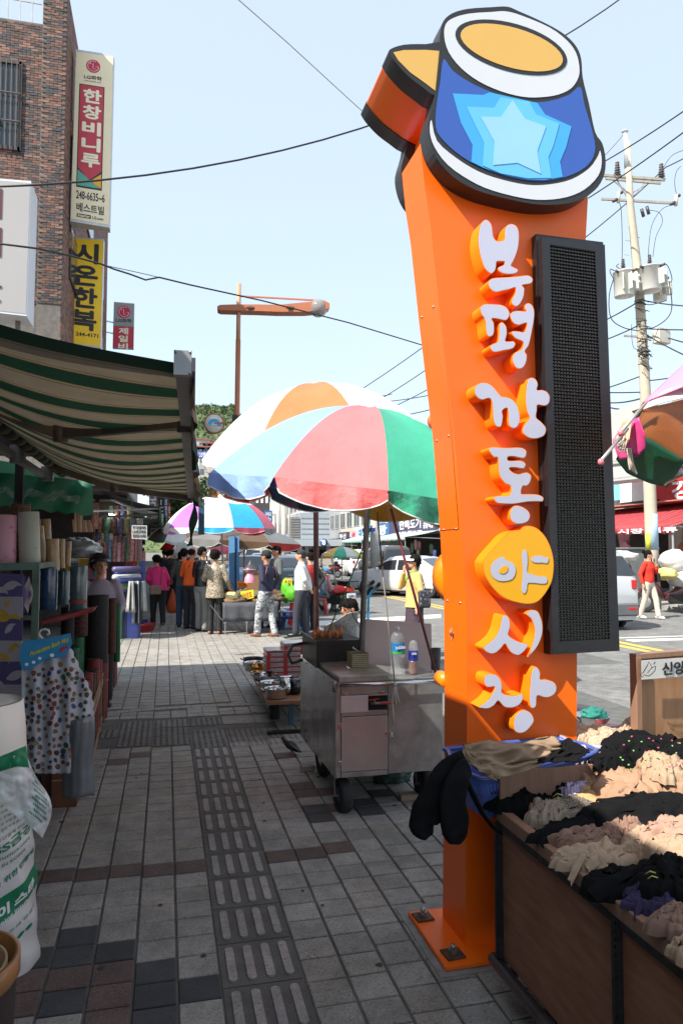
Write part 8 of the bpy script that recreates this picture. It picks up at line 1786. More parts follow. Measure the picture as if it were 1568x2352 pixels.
fsign([], 1422, 1504, 1108, 1098, 1152, 1150, wsg, None, 'plain white sign band right of the display panel'); fsign([], 1400, 1421, 1110, 1108, 1150, 1149, tsg, None, 'short pale cyan sign beside the white sign band')
fsign([], 1425, 1510, 1153, 1150, 1162, 1160, trim_b, None, 'black strip under the white sign band', x=XF-.3)
fsign([('만복도기', .25, .72, .30, .82, white_l), ('246-0245  자택 242-7785', .2, .75, .06, .2, white_l), ('혼수용품전문점', .77, .96, .62, .86, white_l), ('공장직영', .77, .96, .25, .55, white_l)], 895, 999, 1194, 1172, 1232, 1222, vsg, white_l, 'dark violet shop sign with white Korean letters above the parked cars')
fsign([('대광', .1, .9, .1, .85, white_l)], 845, 893, 1207, 1200, 1233, 1230, bsg, white_l, 'blue shop sign with large white letters left of the violet sign')
fsign([('대진', .2, .8, .2, .8, bsg)], 818, 843, 1212, 1208, 1240, 1236, mat('sign_band_pale', (.45,.60,.66), .5), white_l, 'pale blue shop sign left of the blue one'); fsign([('상회', .2, .8, .2, .8, rsg)], 806, 817, 1220, 1217, 1243, 1241, mat('sign_band_pink', (.6,.35,.42), .5), white_l, 'small pink shop sign beside the pale blue one')
fsign([('부산', .1, .9, .2, .8, white_l)], 778, 797, 1224, 1220, 1242, 1240, vsg, white_l, 'small dark sign behind the concrete pole')
for k, (u0, u1) in enumerate(((720,742), (700,719), (682,699), (662,680), (640,660))): fsign([('시장%d' % k if False else ['녹차','약초','건강','인삼','한방'][k], .1, .9, .2, .8, mat('letter_green', (.08,.30,.10), .5, var=0))], u0, u1, 1243, 1242, 1253, 1253, [mat('band_lime', (.35,.50,.10), .5), mat('band_yellow', (.60,.50,.10), .5)][k % 2], white_l, ['first','second','third','fourth','fifth'][k] + ' lime or yellow sign from the right in the far row', x=XF-.3)
def fawn(u0, u1, z1, z0, out, m, lab, vm=None, stripes=None):
 ya = PX(u0, 1240, XF-.2).y; yb = PX(u1, 1240, XF-.2).y; y0_, y1_ = min(ya, yb), max(ya, yb); t = thing('shop_awning', lab, 'awning', (XF-out, (y0_+y1_)/2, z0))
 b = MB(m); n = max(6, int((y1_-y0_)/.35))
 for k in range(n):
  b.mat(m if (not stripes or k % 2) else stripes); a = y0_+(y1_-y0_)*k/n; c = y0_+(y1_-y0_)*(k+1)/n
  b.grid(lambda i, j: (XF-.08-(out-.08)*j, a+(c-a)*i, z1-(z1-z0)*j-.06*math.sin(math.pi*j)), 1, 5); b.grid(lambda i, j: (XF-out-.01, a+(c-a)*i, z0-(.22+.03*math.sin((k+i)*2.2))*j), 1, 2)
 b.build('cloth', t, solid=.01)
 for yy in (y0_+.1, y1_-.1): b = MB(wfr); b.bar((XF-out+.02, yy, z0), (XF-.1, yy, z0-.1), .04); b.bar((XF-out+.05, yy, z0), (XF-out+.05, yy, .08), .04); b.build('post', t)
 return t
awr = mat('awning_red', (.45,.06,.07), .7, thin=.2, var=.15, vs=2); awo = mat('awning_salmon', (.50,.22,.17), .7, thin=.2, var=.12, vs=2); awg = mat('awning_mint', (.35,.55,.50), .7, thin=.2); aww = mat('awning_white', (.62,.62,.60), .7, thin=.2); awt = mat('awning_teal', (.03,.30,.28), .7, thin=.2)
t = fawn(1398, 1700, 3.25, 2.35, 2.6, awr, 'long red awning with white letters across the road at the right'); b = MB(awo); ya = PX(1398,1200,XF-.3).y; yb = PX(1700,1200,XF-.3).y; b.box(XF-1.0, XF-.1, min(ya,yb), max(ya,yb), 3.27, 3.31); b.build('upper_canopy', t)
text('시장 의류 이불 도매 1627-18', (XF-2.63, PX(1420,1225,XF-2.6).y, 2.16), (0,-1,0), (0,0,1), 9, .16, white_l, t, .03, .01)
fawn(905, 1010, 3.0, 2.5, 2.6, aww, 'white and mint striped awning above the white sedan', stripes=awg); fawn(855, 904, 2.9, 2.45, 2.8, awg, 'pale mint awning left of the striped one'); fawn(820, 853, 3.0, 2.5, 2.0, aww, 'white awning beyond the mint one'); fawn(795, 818, 2.7, 2.2, 3.0, awt, 'teal awning beyond the grey pole'); fawn(700, 740, 2.9, 2.3, 3.0, awr, 'red awning left of the subway entrance'); fawn(640, 690, 2.9, 2.4, 3.4, awo, 'salmon awning far down the right side'); fawn(600, 635, 3.1, 2.4, 4.0, awr, 'red awning farthest down the right side')
rr = random.Random(21)
for k in range(46):
 if k < 22: y = rr.uniform(15, 26); lab = 'piece of clothing hanging in the shop across the road at the right'
 else: y = rr.uniform(44, 66); lab = 'goods hanging in the shops across the road'
 c = rr.choice([(.35,.03,.03), (.5,.45,.4), (.25,.1,.05), (.05,.06,.2), (.5,.25,.3), (.1,.2,.12), (.3,.28,.25)]); b = MB(mat('ware%d' % int(c[0]*100), c, .7, var=.3, vs=6)); x = XF-rr.uniform(.1, .9); z_ = rr.uniform(.9, 1.7); w = rr.uniform(.2, .35)
 b.prism([(x,y-w*.6,z_), (x,y+w*.6,z_), (x,y+w,z_+.55), (x,y+w*.2,z_+.7), (x,y-w*.2,z_+.7), (x,y-w,z_+.55)], (.08,0,0)); tag(b.build('hanging_clothes'), lab, 'clothes', 'clothes hanging at right' if k < 22 else 'goods hanging across the road')
wb = mat('white_bedding', (.52,.50,.48), .8, var=.15, vs=5, bump=.4, bs=6)
for k, (u, v, d, rx, rz, m, lab) in enumerate(((1550,1290,19.5,.45,.32,wb,'white plastic wrapped bedding bundle at the right edge'), (1527,1318,19,.22,.16,mat('parcel_yellow', (.55,.45,.15), .7),'yellow parcel in front of the bedding bundle'), (1425,1280,20,.5,.18,wb,'white bundle behind the silver suv'), (1565,1330,19.3,.35,.25,wb,'second white bundle at the right edge'))):
 o = lump('bundle', m, PD(u, v, d), rx, .4, rz, .2, 2, k+50); tag(o, lab, 'bundle')
p = G(1490, 1392); t = thing('electric_cabinet', 'grey street electric cabinet behind the woman in red', 'cabinet', p); h = PD(1480,1262,p.y*.973+p.x*.232).z
b = MB(mat('cabinet_grey', (.13,.14,.135), .6, var=.1)); b.rbox(p.x-.25, p.x+.3, p.y+.6, p.y+1.1, .08, h, .01); b.build('body', t); b = MB(mat('cabinet_pale', (.42,.43,.42), .6)); b.rbox(p.x+.302, p.x+.75, p.y+.6, p.y+1.1, .08, h-.03, .01); b.build('side_box', t); b = MB(MATS['cabinet_grey']); b.rbox(p.x-.3, p.x+.8, p.y+.55, p.y+1.15, h, h+.06, .01); b.build('cap', t)
sg = mat('subway_panel', (.34,.37,.40), .5, .1, var=.06, vs=.6); sgd = mat('subway_louvre', (.16,.16,.16), .6)
t = thing('subway_entrance', 'grey panelled subway entrance with louvres and a round blue number 8', 'building', (13, 70, .08))
def spy(u0, u1, v0, v1, y, dep, m, name, par=t): a = PY(u0, v1, y); c = PY(u1, v0, y); b = MB(m); b.box(a.x, c.x, y, y+dep, a.z, c.z); return b.build(name, par)
spy(689,757,1178,1238,68,5,sg,'upper_box'); spy(668,688.7,1188,1240,68.1,5,sgd,'louvre_box')
for k in range(13): spy(668,688.7,1190+k*3.8,1191.6+k*3.8,67.95,.14,mat('louvre_pale', (.30,.29,.28), .6),'louvre')
for k in range(1, 5): spy(692,756,1178+k*12,1178.7+k*12,67.96,.03,mat('joint_grey', (.2,.22,.24), .6),'panel_joint')
spy(667,785,1239,1254,64.5,9,mat('subway_canopy', (.38,.41,.44), .5, var=.04),'canopy')
for u in (688, 702, 752): spy(u,u+7,1254,1304,66,.6,sg,'column')
spy(700,760,1262,1304,72,.3,trim_b,'stair_opening'); spy(715,785,1283,1305,63,.4,mat('granite_wall', (.40,.37,.33), .8, var=.1),'parapet_wall')
c = PY(743,1246,64.4); b = MB(mat('disc_blue', (.03,.10,.28), .4)); b.cyl(c, c+Vector((0,-.06,0)), .36, n=28); dsc = b.build('number_disc', t); text('8', c+Vector((-.15,-.07,-.22)), (1,0,0), (0,0,1), .30, .44, white_l, dsc, .06, .006)
parasol('far_market_parasol', 'small yellow and green parasol in front of the subway entrance', PD(785,1277,40), (0,0,1), 1.15, .5, .3, 1, ['yellow','green','white','lime','rose'], 10, .1, rim=False, res=5)
conc = mat('pole_concrete', (.42,.39,.34), .85, var=.12, vs=3, dirt=.25); polb = mat('pole_band', (.35,.48,.60), .6)
def cpole(u0, v0, u1, zc_, r, lab, band=True):
 A = PD(u0, 1265, zc_); T_ = PD(u1, v0, zc_); t = thing('concrete_pole', lab, 'pole', (A.x, A.y, 0)); b = MB(conc); b.cyl((A.x, A.y, 0), T_, r, r*.8, 14); b.build('shaft', t)
 if band: b = MB(polb); b.cyl((A.x, A.y, 1.2), (A.x+(T_.x-A.x)*.1, A.y, 2.6), r*1.06, r*1.05, 14); b.build('band', t)
 return t
cpole(860, 1165, 859, 34, .20, 'concrete pole with pale blue band beside the thick grey parasol pole'); cpole(655, 1150, 651, 44, .2, 'pale grey pole right of the shoppers'); cpole(643, 1150, 640, 52, .2, 'thinner pole left of the pale grey one'); cpole(630, 1185, 628, 62, .2, 'concrete pole seen behind the multicolour parasol'); cpole(665, 1120, 664, 70, .12, 'orange-brown slim pole beside the subway entrance', False)
t = thing('street_name_sign', 'small blue street name sign on the concrete pole', 'sign', PD(850,1222,33.5)); b = MB(mat('name_blue', (.04,.06,.35), .5)); b.prism([PD(832,1213,33.6), PD(862,1212,33.6), PD(862,1221,33.6), PD(832,1222,33.6)], (0,.03,0)); b.build('panel', t)
for k, (u0, u1, v0, v1, y, m, lab) in enumerate(((585,640,1120,1180,120,mat('black_tower', (.05,.045,.05), .6),'black building with white window boxes behind the parasols'), (640,700,1145,1220,110,bldm[1],'white building behind the grey poles'), (505,590,1085,1180,150,bldm[3],'brown brick building between awning and parasols'), (455,545,1040,1100,180,bldm[0],'pale building under the hill with blue sign'), (440,520,1150,1240,130,bldm[1],'white building beyond the trees at the end of the walk'), (600,660,1180,1260,95,bldm[4],'low cream building behind the parked cars'))):
 a = PY(u0, v1, y); c = PY(u1, v0, y); t = thing('distant_building', lab, 'building', ((a.x+c.x)/2, y, 0)); b = MB(m); b.box(a.x, c.x, y, y+14, 0, c.z); b.build('wall', t)
 n = 5
 for i in range(n):
  for j in range(3):
   x0_ = a.x+(c.x-a.x)*(i+.25)/n; z0_ = c.z - 2.6 - j*3.0
   if z0_ < 3: continue
   b = MB(wgl if k else wsg); b.box(x0_, x0_+(c.x-a.x)/n*.5, y-.05, y, z0_, z0_+1.4); b.build('window', t)
def psign(name, lab, cor, d, m, body=None, tm=None, bw=.8, post=None):
 P = [PD(u, v, d) for u, v in cor]; t = thing(name, lab, 'sign', P[3]); b = MB(m); b.prism(P, (0,.08,0)); b.build('panel', t)
 if body: text(body, P[3].lerp(P[1], (1-bw)/2), P[2]-P[3], P[0]-P[3], (P[2]-P[3]).length*bw, (P[0]-P[3]).length*bw, tm, t, .03, .012)
 if post: b = MB(wfr); q = PD(post, cor[0][1], d); b.cyl((q.x, q.y+.15, 0), (q.x, q.y+.15, q.z), .09); b.build('post', t)
 return t
psign('road_sign', 'blue direction sign with white letters between the parasols', [(607,1172),(625,1173),(626,1200),(607,1199)], 46, bsg, '우체국\nOffice', white_l, .7, post=640)
psign('road_sign', 'blue sign reading 33 partly hidden behind the awning edge', [(456,1036),(478,1037),(474,1052),(456,1052)], 60, mat('sign_royal', (.03,.07,.35), .5), '33번', white_l, .8, post=458)
for (u0, u1, v0, v1, d, m, tx, tm, lab) in ((343,362,1126,1205,30,mat('sg_dkred', (.22,.12,.14), .6),'국\n밥',white_l,'tall greyish pink vertical sign with white letters above the arcade'), (364,377,1138,1218,33,mat('sg_black', (.03,.035,.035), .5),'I\nC\nI\nN',white_l,'black vertical sign reading in white spaced letters'), (378,386,1135,1222,38,mat('sg_blue', (.04,.06,.18), .5),'보\n천\n전\n자',white_l,'narrow blue vertical sign beside the black one'), (387,392,1155,1215,42,rsg,'약\n국',white_l,'narrow red vertical sign beside the blue one'), (338,360,1204,1213,28,mat('sg_blue', (0,0,0)),'도매사',mat('ly', (.6,.55,.1), .5),'blue sign with yellow letters above the arcade'), (346,362,1213,1236,27,wsg,'할\n인',MATS['ink_black'],'white sign with black brush letters above the arcade'), (556,573,1118,1122,70,wsg,None,None,'thin white sign far behind')):
 psign('vertical_sign', lab, [(u0,v0),(u1,v0+1),(u1,v1),(u0,v1)], d, m, tx, tm, .75)
bm_ = [(-4.2,34,50,11.5,bldm[4],'first block beyond the brick building'), (-4.5,50,78,14,bldm[2],'grey block farther along the left side'), (-4.5,78,120,11,bldm[0],'beige block far down the left side')]
for x, y0, y1, h, m, lab in bm_:
 t = thing('left_building', lab, 'building', (x-3, y0, 0)); b = MB(m); b.box(x-9, x, y0+.1, y1, 0, h); b.build('wall', t)
leafm = [pattern('leaves%d' % k, [(0, tuple(x*.4 for x in c)), (.5, c), (1, tuple(x*1.6 for x in c))], 'noise', 1.2, .8, thin=.2) for k, c in enumerate(((.05,.085,.025), (.075,.11,.035), (.035,.06,.02)))]
bark = mat('bark', (.10,.075,.055), .9, var=.3, vs=8)
def tree(label, loc, h, r, seed, n=900, s_=.25, group=None, name='broadleaf_tree'):
 rr = random.Random(seed); t = thing(name, label, 'tree', loc, 0, group); L0 = Vector(loc)
 b = MB(bark); b.tube([L0, L0+Vector((0,0,h*.3)), L0+Vector((r*.1,0,h*.6)), L0+Vector((0,0,h*.85))], [h*.028,h*.022,h*.014,h*.005], 8)
 for k in range(6): a = k*1.05; b.tube([L0+Vector((0,0,h*(.3+.07*k))), L0+Vector((math.cos(a)*r*.6, math.sin(a)*r*.6, h*(.5+.07*k)))], [h*.012, h*.003], 6)
 b.build('trunk', t); b = MB()
 cl_ = [(rr.uniform(-1,1)*r*.7, rr.uniform(-1,1)*r*.7, h*rr.uniform(.42,.95), r*rr.uniform(.3,.55)) for _ in range(12)]
 for k in range(n):
  cx_, cy_, cz_, cr = rr.choice(cl_); d_ = Vector((rr.gauss(0,1), rr.gauss(0,1), rr.gauss(0,1))).normalized()*cr*rr.uniform(.4,1); p = L0+Vector((cx_, cy_, cz_))+d_; b.mat(leafm[rr.randrange(3)])
  a = Vector((rr.gauss(0,1), rr.gauss(0,1), rr.gauss(0,.6))).normalized()*s_*rr.uniform(.5,1.2); c = a.cross(Vector((rr.gauss(0,1), rr.gauss(0,1), rr.gauss(0,1)))).normalized()*s_*rr.uniform(.4,.8)
  b.add([p-a, p-c, p+a, p+c], [(0,1,2,3)])
 b.build('crown', t, kind='stuff')
for k, (u, v, d, h, r) in enumerate(((400,1265,95,11,4), (418,1265,85,9.5,3.2), (410,1265,110,14,4), (432,1265,120,12,4))):
 p = PD(u, v, d); tree(['leafy tree at the end of the walk left of the white building','smaller leafy tree before it at the end of the walk','tall leafy tree behind the others at the end of the walk','leafy tree behind the multicolour parasol'][k], (p.x, p.y, 0), h, r, k, 1400, .5)
hm_ = pattern('hill_wood', [(0, (.03,.05,.02)), (.4, (.05,.08,.03)), (.6, (.09,.12,.045)), (1, (.13,.15,.07))], 'noise', .12, .9, detail=8)
b = MB(hm_)
Y0h = 620
def hf(i, j):
 u = 300 + 420*i; p = PY(u, 1265, Y0h + 160*j); prof = math.exp(-((u-455)/75.)**2)*1.0 + .62*math.exp(-((u-560)/70.)**2) + .15; tgt = PY(u, 1265-330*min(1,prof*.97), Y0h+160).z
 return Vector((p.x, p.y, -2 + (tgt)*math.sin(j*math.pi/2)**.8 + 5*noise.noise(Vector((i*30, j*12, 0)))*j + 2.5*noise.noise(Vector((i*120, j*40, 2)))*j))
b.grid(hf, 110, 40); struct(b, 'wooded_hill')
rr = random.Random(77); b = MB()
for k in range(7000):
 i = rr.random(); j = rr.random()**.6; p = hf(i, j); b.mat(leafm[rr.randrange(3)]); r = rr.uniform(.9, 2.2); q = lambda: Vector((rr.uniform(-1,1), rr.uniform(-1,1), rr.uniform(-.3,1)))*r
 b.add([p+q(), p+q(), p+q()+Vector((0,0,r)), p+q()], [(0,1,2,3)]);
o = b.build('hillside_wood', kind='stuff'); tag(o, 'wooded crest of the hill behind the round logo sign', 'wood')
mm = mat('mast_grey', (.45,.42,.42), .6)
for (u, v0, v1, lab) in ((458,897,945,'thin lattice radio mast standing on the hill'), (476,925,945,'small radio mast right of the tall one on the hill')):
 A = PY(u, v1+6, 760); T_ = PY(u, v0, 760); b = MB(mm); w = .9
 for sx in (-1, 1): b.bar(A+Vector((sx*w,0,0)), T_, .25)
 for q in range(8): s_ = q/8; a_ = A.lerp(T_, s_); c_ = A.lerp(T_, s_+.1); b.bar(a_+Vector((-w*(1-s_),0,0)), c_+Vector((w*(1-s_),0,0)), .2)
 tag(b.build('radio_mast'), lab, 'mast')
for k in range(16):
 u = 455 + k*7; v = 1010 + (k*37 % 26); p = PY(u, v, 420+(k % 4)*12); b = MB(bldm[k % 5]); w = 7+(k*3 % 5); b.box(p.x-w, p.x+w, p.y, p.y+12, -2, p.z); b.mat(mat('roof_red', (.25,.10,.08), .8)); b.box(p.x-w-.5, p.x+w+.5, p.y-.5, p.y+12.5, p.z, p.z+.8)
 t = thing('hillside_house', '%s small house from the left on the slope below the wooded hill' % ordinal(k+1), 'house', (p.x, p.y, -2), 0, 'houses on the slope'); b.build('wall', t)
 for q in range(4):
  for z_ in (3, 7): b = MB(wgl); b.box(p.x-w+1+q*w*.48, p.x-w+2.6+q*w*.48, p.y-.1, p.y, p.z-z_, p.z-z_+1.6); b.build('window', t)
lm = mat('lamp_orange', (.42,.14,.06), .5, var=.1, vs=2); lmp = mat('lamp_pale', (.52,.27,.16), .5)
D0 = 26.5; t = thing('street_lamp', 'orange-brown street lamp with a lens shaped horizontal arm behind the parasols', 'street lamp', (PD(541,1265,D0).x, PD(541,1265,D0).y, 0))
b = MB(lm); base_ = PD(539, 1300, D0); top_ = PD(549, 652, D0); base_.z = 0; b.cyl(base_, top_.lerp(base_, .18), .105, .09, 12); b.mat(lmp); b.cyl(top_.lerp(base_, .18), top_, .08, .075, 12); b.build('pole', t)
b = MB(lm); pts = []
for (u, vt, vb) in ((499,703,709), (506,700,712), (540,699,713), (590,699,714), (640,700,716), (700,694,716), (745,690,712), (757,697,706)):
 pts.append((u, vt, vb))
up_ = [PD(u, vt, D0-.25) for u, vt, vb in pts]; dn = [PD(u, vb, D0-.25) for u, vt, vb in pts]; b.prism(up_+dn[::-1], (.05,.5,0)); arm = b.build('lens_arm', t)
for u in (667, 575): c = PD(u, 707, D0-.28); b = MB(mat('hole_dark', (.08,.04,.03), .6)); b.ell(c, .17, .03, .06); b.build('oval_hole', arm)
b = MB(lm); b.bar(PD(549,680,D0), PD(728,690,D0), .06, .05); b.build('tie_bar', t)
b = MB(mat('globe', (.30,.31,.31), .12, clear=.3, coat=.8)); c = PD(731,708,D0-.05); b.ell(c, .33, .33, .33, 20, 14); b.build('lamp_globe', t)
b = MB(ks); b.cbox(PD(540,970,D0-.15), .22, .18, .5); b.build('control_box', t)
c = PD(492, 973, D0-.1); b = MB(lm); b.cyl(c+Vector((0,.1,0)), c+Vector((0,-.02,0)), .37, n=30); b.bar(c, PD(541,970,D0), .06); dsk = b.build('logo_sign', t); b = MB(MATS['notice_white']); b.cyl(c+Vector((0,-.02,0)), c+Vector((0,-.03,0)), .325, n=30); b.build('white_face', dsk)
b = MB(mat('logo_blue', (.05,.33,.58), .5)); n = 16; ro, ri = .235, .10; b.add([c+Vector((ro*math.cos(math.pi*k/n)-.0, -.036, ro*math.sin(math.pi*k/n)-.06)) for k in range(n+1)]+[c+Vector((ri*math.cos(math.pi*k/n), -.036, ri*math.sin(math.pi*k/n)-.06)) for k in range(n+1)], [(k, k+1, n+2+k, n+1+k) for k in range(n)]); b.add([c+Vector((-.25,-.036,-.09)), c+Vector((.0,-.036,-.075)), c+Vector((.235,-.036,-.06)), c+Vector((.235,-.036,-.10)), c+Vector((0,-.036,-.10))], [(0,1,2,3,4)]); b.build('logo', dsk)
DP = 20.5; cpm = mat('pole_cement', (.46,.40,.31), .85, var=.1, vs=3, dirt=.2)
up = lambda u, v, dd=0: PD(u, v, DP+dd)
t = thing('utility_pole', 'tall concrete utility pole with crossarms and three transformers at the right', 'utility pole', (up(1496,1265).x, up(1496,1265).y, .08))
ax_ = [(1439,325),(1446,470),(1465,640),(1478,850),(1490,1100),(1496,1262)]
b = MB(cpm); P = [up(u, v) for u, v in ax_]; P.append(Vector((P[-1].x, P[-1].y, .08))); b.tube(P, [.085,.10,.125,.145,.165,.175,.18], 16); b.build('shaft', t)
b = MB(polb); b.cyl(up(1494,1180), up(1496,1262), .172, .18, 16); b.build('painted_band', t); b = MB(mat('lime_paper', (.5,.5,.05), .6)); b.cyl(up(1488,1225,-.1), up(1488,1262,-.1), .08, n=8); b.build('poster', t)
b = MB(mat('pole_top', (.62,.64,.64), .5)); b.tube([up(1441,385), up(1437,325), up(1434,303)], [.10,.06,.05], 12); b.ell(up(1434,302), .10, .10, .03); b.build('top_cone', t)
galv = mat('galv_arm', (.36,.33,.28), .6, .3, var=.2); insm = mat('insulator', (.07,.05,.045), .4, var=.2)
for (a, c, w) in (((1384,403),(1526,413),.07), ((1390,410),(1516,421),.06), ((1380,457),(1548,467),.06)):
 b = MB(galv); b.bar(up(*a), up(*c), w, w); b.build('crossarm', t)
b = MB(galv)
for a, c in (((1400,408),(1446,447)), ((1500,414),(1448,445)), ((1415,412),(1440,455)), ((1485,414),(1450,455))): b.bar(up(*a), up(*c), .025)
b.build('braces', t, kind='stuff')
def insul(u, v, h=.42, r=.10, par=t):
 p = up(u, v); b = MB(insm); pr = []
 for k in range(6): pr += [(r*.45, h*k/6), (r*(1-.08*k), h*(k+.35)/6), (r*.45, h*(k+.6)/6)]
 pr.append((0,h)); b.lathe(pr, p, 12); return b.build('insulator', par)
insul(1417,404); insul(1518,408)
for (u, v) in ((1420,440),(1552,447)): b = MB(mat('fuse_pale', (.5,.46,.40), .5)); b.cyl(up(u,v), up(u-1,v+26), .045, n=10); b.build('fuse', t); b = MB(insm); b.cyl(up(u-14,v+22), up(u-3,v+18), .05, n=8); b.ell(up(u+6,v+2), .05,.05,.05); b.build('insulator', t)
for (u, v) in ((1472,480),(1484,474)): b = MB(insm); b.cyl(up(u,v), up(u+5,v+18), .045, n=8); b.build('insulator', t)
tfm = mat('transformer', (.56,.55,.50), .5, var=.06, vs=3, dirt=.15)
for k, (u, v0, v1, du, dd) in enumerate(((1430,622,682,23,-.25), (1489,612,670,26,-.3), (1512,640,690,16,.35))):
 A, T_ = up(u+3, v1, dd), up(u, v0, dd); r = du*DP/FPX; ax = (T_-A); h = ax.length; b = MB(tfm); b.T = Matrix.Translation(A) @ Vector((0,0,1)).rotation_difference(ax.normalized()).to_matrix().to_4x4()
 b.lathe([(0,0),(r*.9,0),(r*.95,.03),(r*.95,h*.92),(r,h*.93),(r,h*.97),(r*.8,h),(0,h*1.03)], (0,0,0), 24); tk = b.build('transformer_tank', t)
 b2_ = MB(tfm); b2_.T = b.T
 for q in range(5 if k < 2 else 4): a = (-2.2+.55*q if k != 1 else -1.3+.4*q); b2_.cbox((r*1.12*math.cos(a), r*1.12*math.sin(a), h*.48), .22, .035, h*.62, a, bev=.012)
 b2_.build('cooling_fins', tk); insul(u+ (2 if k else 0), v0-4, .30, .075, tk)
 b3 = MB(insm); b3.T = b.T; b3.cyl((-r*.8,-.1,h*.88), (-r*1.2,-.16,h*.92), .035); b3.cyl((r*.5,-r*.8,h*.9), (r*.7,-r*1.2,h*.93), .035); b3.build('bushing', tk)
b = MB(mat('switch_box', (.52,.49,.42), .6, var=.05)); c = up(1518,773,-.1); b.cbox(c, .45, .25, .42, .2, bev=.02); b.build('switch_box', t); b = MB(galv); b.bar(up(1432,771), up(1502,776), .05); b.build('crossarm', t)
b = MB(conc); b.cyl(Vector((up(1512,1265).x, up(1512,1265).y, .08)), up(1486,840,.1), .035, n=8); b.build('conduit', t)
for k, (u, v) in enumerate(((1434,585),(1451,520),(1437,552),(1460,545),(1462,595),(1473,800))): b = MB(galv); b.bar(up(u-2,v), up(u+9,v+1), .014); b.build('step_bolt', t)
wm = mat('wire_black', (.02,.02,.022), .6, var=0); wl_ = mat('wire_grey', (.12,.12,.12), .6, var=0)
b = MB(wm); rr = random.Random(31)
for (P, r) in ([((1518,395),(1530,372),(1545,355),(1568,345)),.008], [((1552,445),(1548,420),(1552,395),(1562,382)),.008], [((1422,466),(1426,490),(1428,560),(1427,610)),.010], [((1550,470),(1520,480),(1495,520),(1487,590)),.008], [((1486,482),(1512,488),(1520,510),(1505,545),(1498,590)),.008],
    [((1408,640),(1400,625),(1402,618),(1414,625)),.012], [((1408,640),(1398,680),(1402,730),(1430,752),(1466,760)),.014], [((1506,610),(1530,608),(1542,640),(1535,650)),.012], [((1535,645),(1542,700),(1532,730),(1500,752),(1470,755)),.014], [((1430,622),(1415,612),(1420,606)),.012], [((1466,690),(1490,700),(1530,690)),.012], [((1449,745),(1455,800),(1490,795)),.008]):
 Q = [up(u, v, -.3) for u, v in P]; S_ = []
 for i in range(len(Q)-1):
  for q in range(5): s_ = q/5; p0, p1, p2, p3 = Q[max(0,i-1)], Q[i], Q[i+1], Q[min(len(Q)-1,i+2)]; S_.append(.5*((2*p1)+(p2-p0)*s_+(2*p0-5*p1+4*p2-p3)*s_*s_+(3*p1-p0-3*p2+p3)*s_**3))
 S_.append(Q[-1]); b.tube(S_, r, 5)
for k in range(34):
 v = rr.uniform(690, 840); u = 1464+(v-640)*.07; Q = [up(u+rr.uniform(-14,-4), v, -.2), up(u+rr.uniform(-10,14), v+rr.uniform(-8,10), -.35), up(u+rr.uniform(6,22), v+rr.uniform(-10,14), -.2)]; b.tube(Q, rr.uniform(.008,.02), 5)
b.build('tangled_cables', t, kind='stuff')
def wires(lab, seq, r, name='overhead_wire'):
 b = MB(wm)
 for P in seq:
  A, C_ = P[0], P[1]; sag = P[2] if len(P) > 2 else .2; n = 18
  b.tube([A.lerp(C_, i/n) - Vector((0,0,sag*4*(i/n)*(1-i/n))) for i in range(n+1)], r, 5)
 return tag(b.build(name), lab, 'wire')
wires('upper overhead wire sweeping from the white sign cabinet to the pylon head', [(PD(-40,430,13), PD(1500,-60,21), 1.45)], .020)
A, B_, C_ = PD(-30,560,14), PD(352,640,17.5), PD(1480,990,34)
b = MB(wm); b.tube([PD(-30,556,14), PD(88,571,14.6), PD(165,588,15.3), PD(235,607,16), PD(262,618,16.3), PD(300,630,16.8), PD(335,643,17.2), PD(366,637,17.6), PD(440,655,18.4), PD(600,690,20), PD(800,741,23), PD(1000,802,27), PD(1300,900,34)], .021, 5); b.tube([PD(235,608,16), PD(300,622,16.8), PD(366,637,17.6)], .009, 5); tag(b.build('overhead_wire'), 'lower overhead wire with a kink crossing the street lamp arm', 'wire')
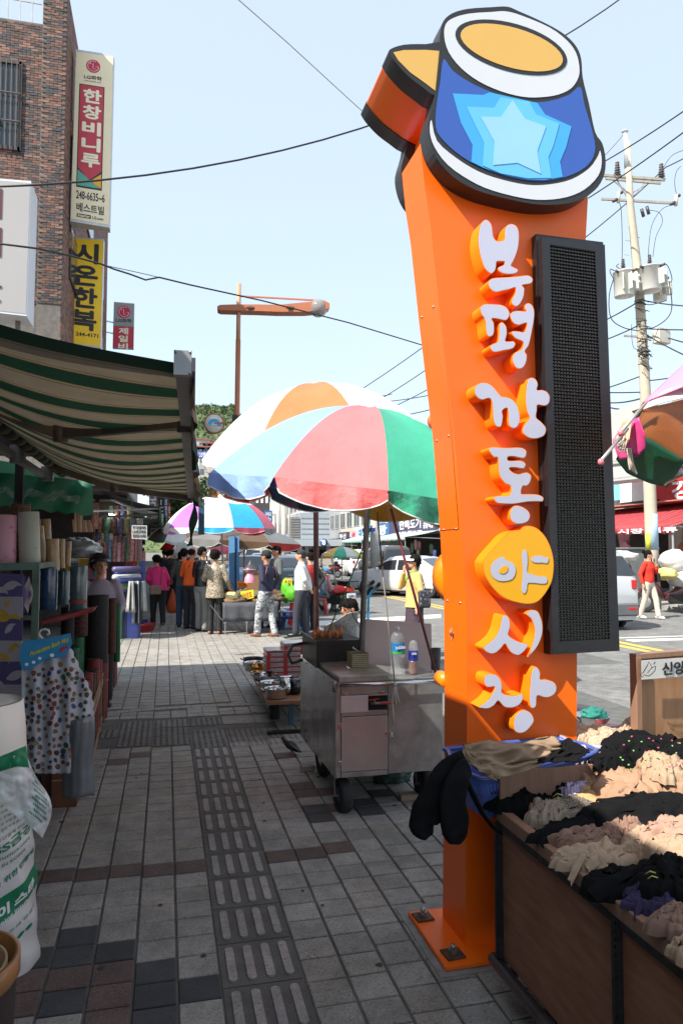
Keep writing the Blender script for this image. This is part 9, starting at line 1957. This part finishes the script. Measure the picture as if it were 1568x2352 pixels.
b = MB(wl_); b.tube([PD(520,-25,20), PD(660,98,22), PD(820,245,25), PD(1000,405,29)], .012, 5); tag(b.build('overhead_wire'), 'thin grey wire running down from the top edge to behind the pylon', 'wire')
wires('pair of high voltage wires rising to the right edge from the crossarm', [(up(1385,372), PD(1640,205,16), .05), (up(1350,455), PD(1640,250,16), .05)], .018)
wires('wire running from the right insulator past the pylon', [(up(1528,384), PD(1640,322,17), .03), (up(1340,548), up(1528,384), .05)], .016)
wires('thin wires at the head of the utility pole', [(up(1434,305), up(1380,365), .02)], .008)
wires('cables leaving the utility pole to the right edge', [(up(1475,690), PD(1640,705,18), .05), (up(1480,755), PD(1640,757,18), .02), (up(1485,770), PD(1640,845,17), .05), (up(1480,875), PD(1640,845,19), .05), (up(1530,775), PD(1640,800,17), .03)], .018)
wires('cables leaving the utility pole to the left behind the display panel', [(up(1470,745), up(1330,800), .05), (up(1480,860), up(1330,910), .03), (up(1485,900), up(1300,895), .05), (up(1470,690), up(1380,740), .02)], .018)
wires('far bundle of street wires between parasol and pylon', [(PD(690,975,60), PD(1100,700,40), .4), (PD(740,985,62), PD(1120,745,40), .5), (PD(770,985,62), PD(1140,800,40), .5), (PD(820,925,60), PD(1100,880,40), .3), (PD(880,960,50), PD(1100,905,36), .2), (PD(460,965,55), PD(900,905,60), .3)], .03)
wires('wires stretched over the road beside the beige shop', [(PD(1395,925,30), PD(1500,905,24), .1), (PD(1395,935,30), PD(1500,925,24), .15), (PD(1395,950,30), PD(1480,935,24), .1)], .03)
t = thing('roof_billboard', 'pale beige upper wall panel between display panel and parasol at the right', 'panel', PD(1425, 1100, 27))
b = MB(mat('panel_beige', (.46,.46,.43), .7, var=.06, vs=1)); b.prism([PD(1402,948,27), PD(1500,905,24.5), PD(1500,1100,24.5), PD(1402,1112,27)], (.3,.2,0)); b.build('panel', t); b = MB(wfr)
for v in (1010, 1060, 1100): b.bar(PD(1402,v,26.8), PD(1500,v-12,24.3), .05)
b.build('joint', t)
bpy.data.scenes.remove(_ts)
bpy.data.objects.remove(_to)
bpy.context.view_layer.update()
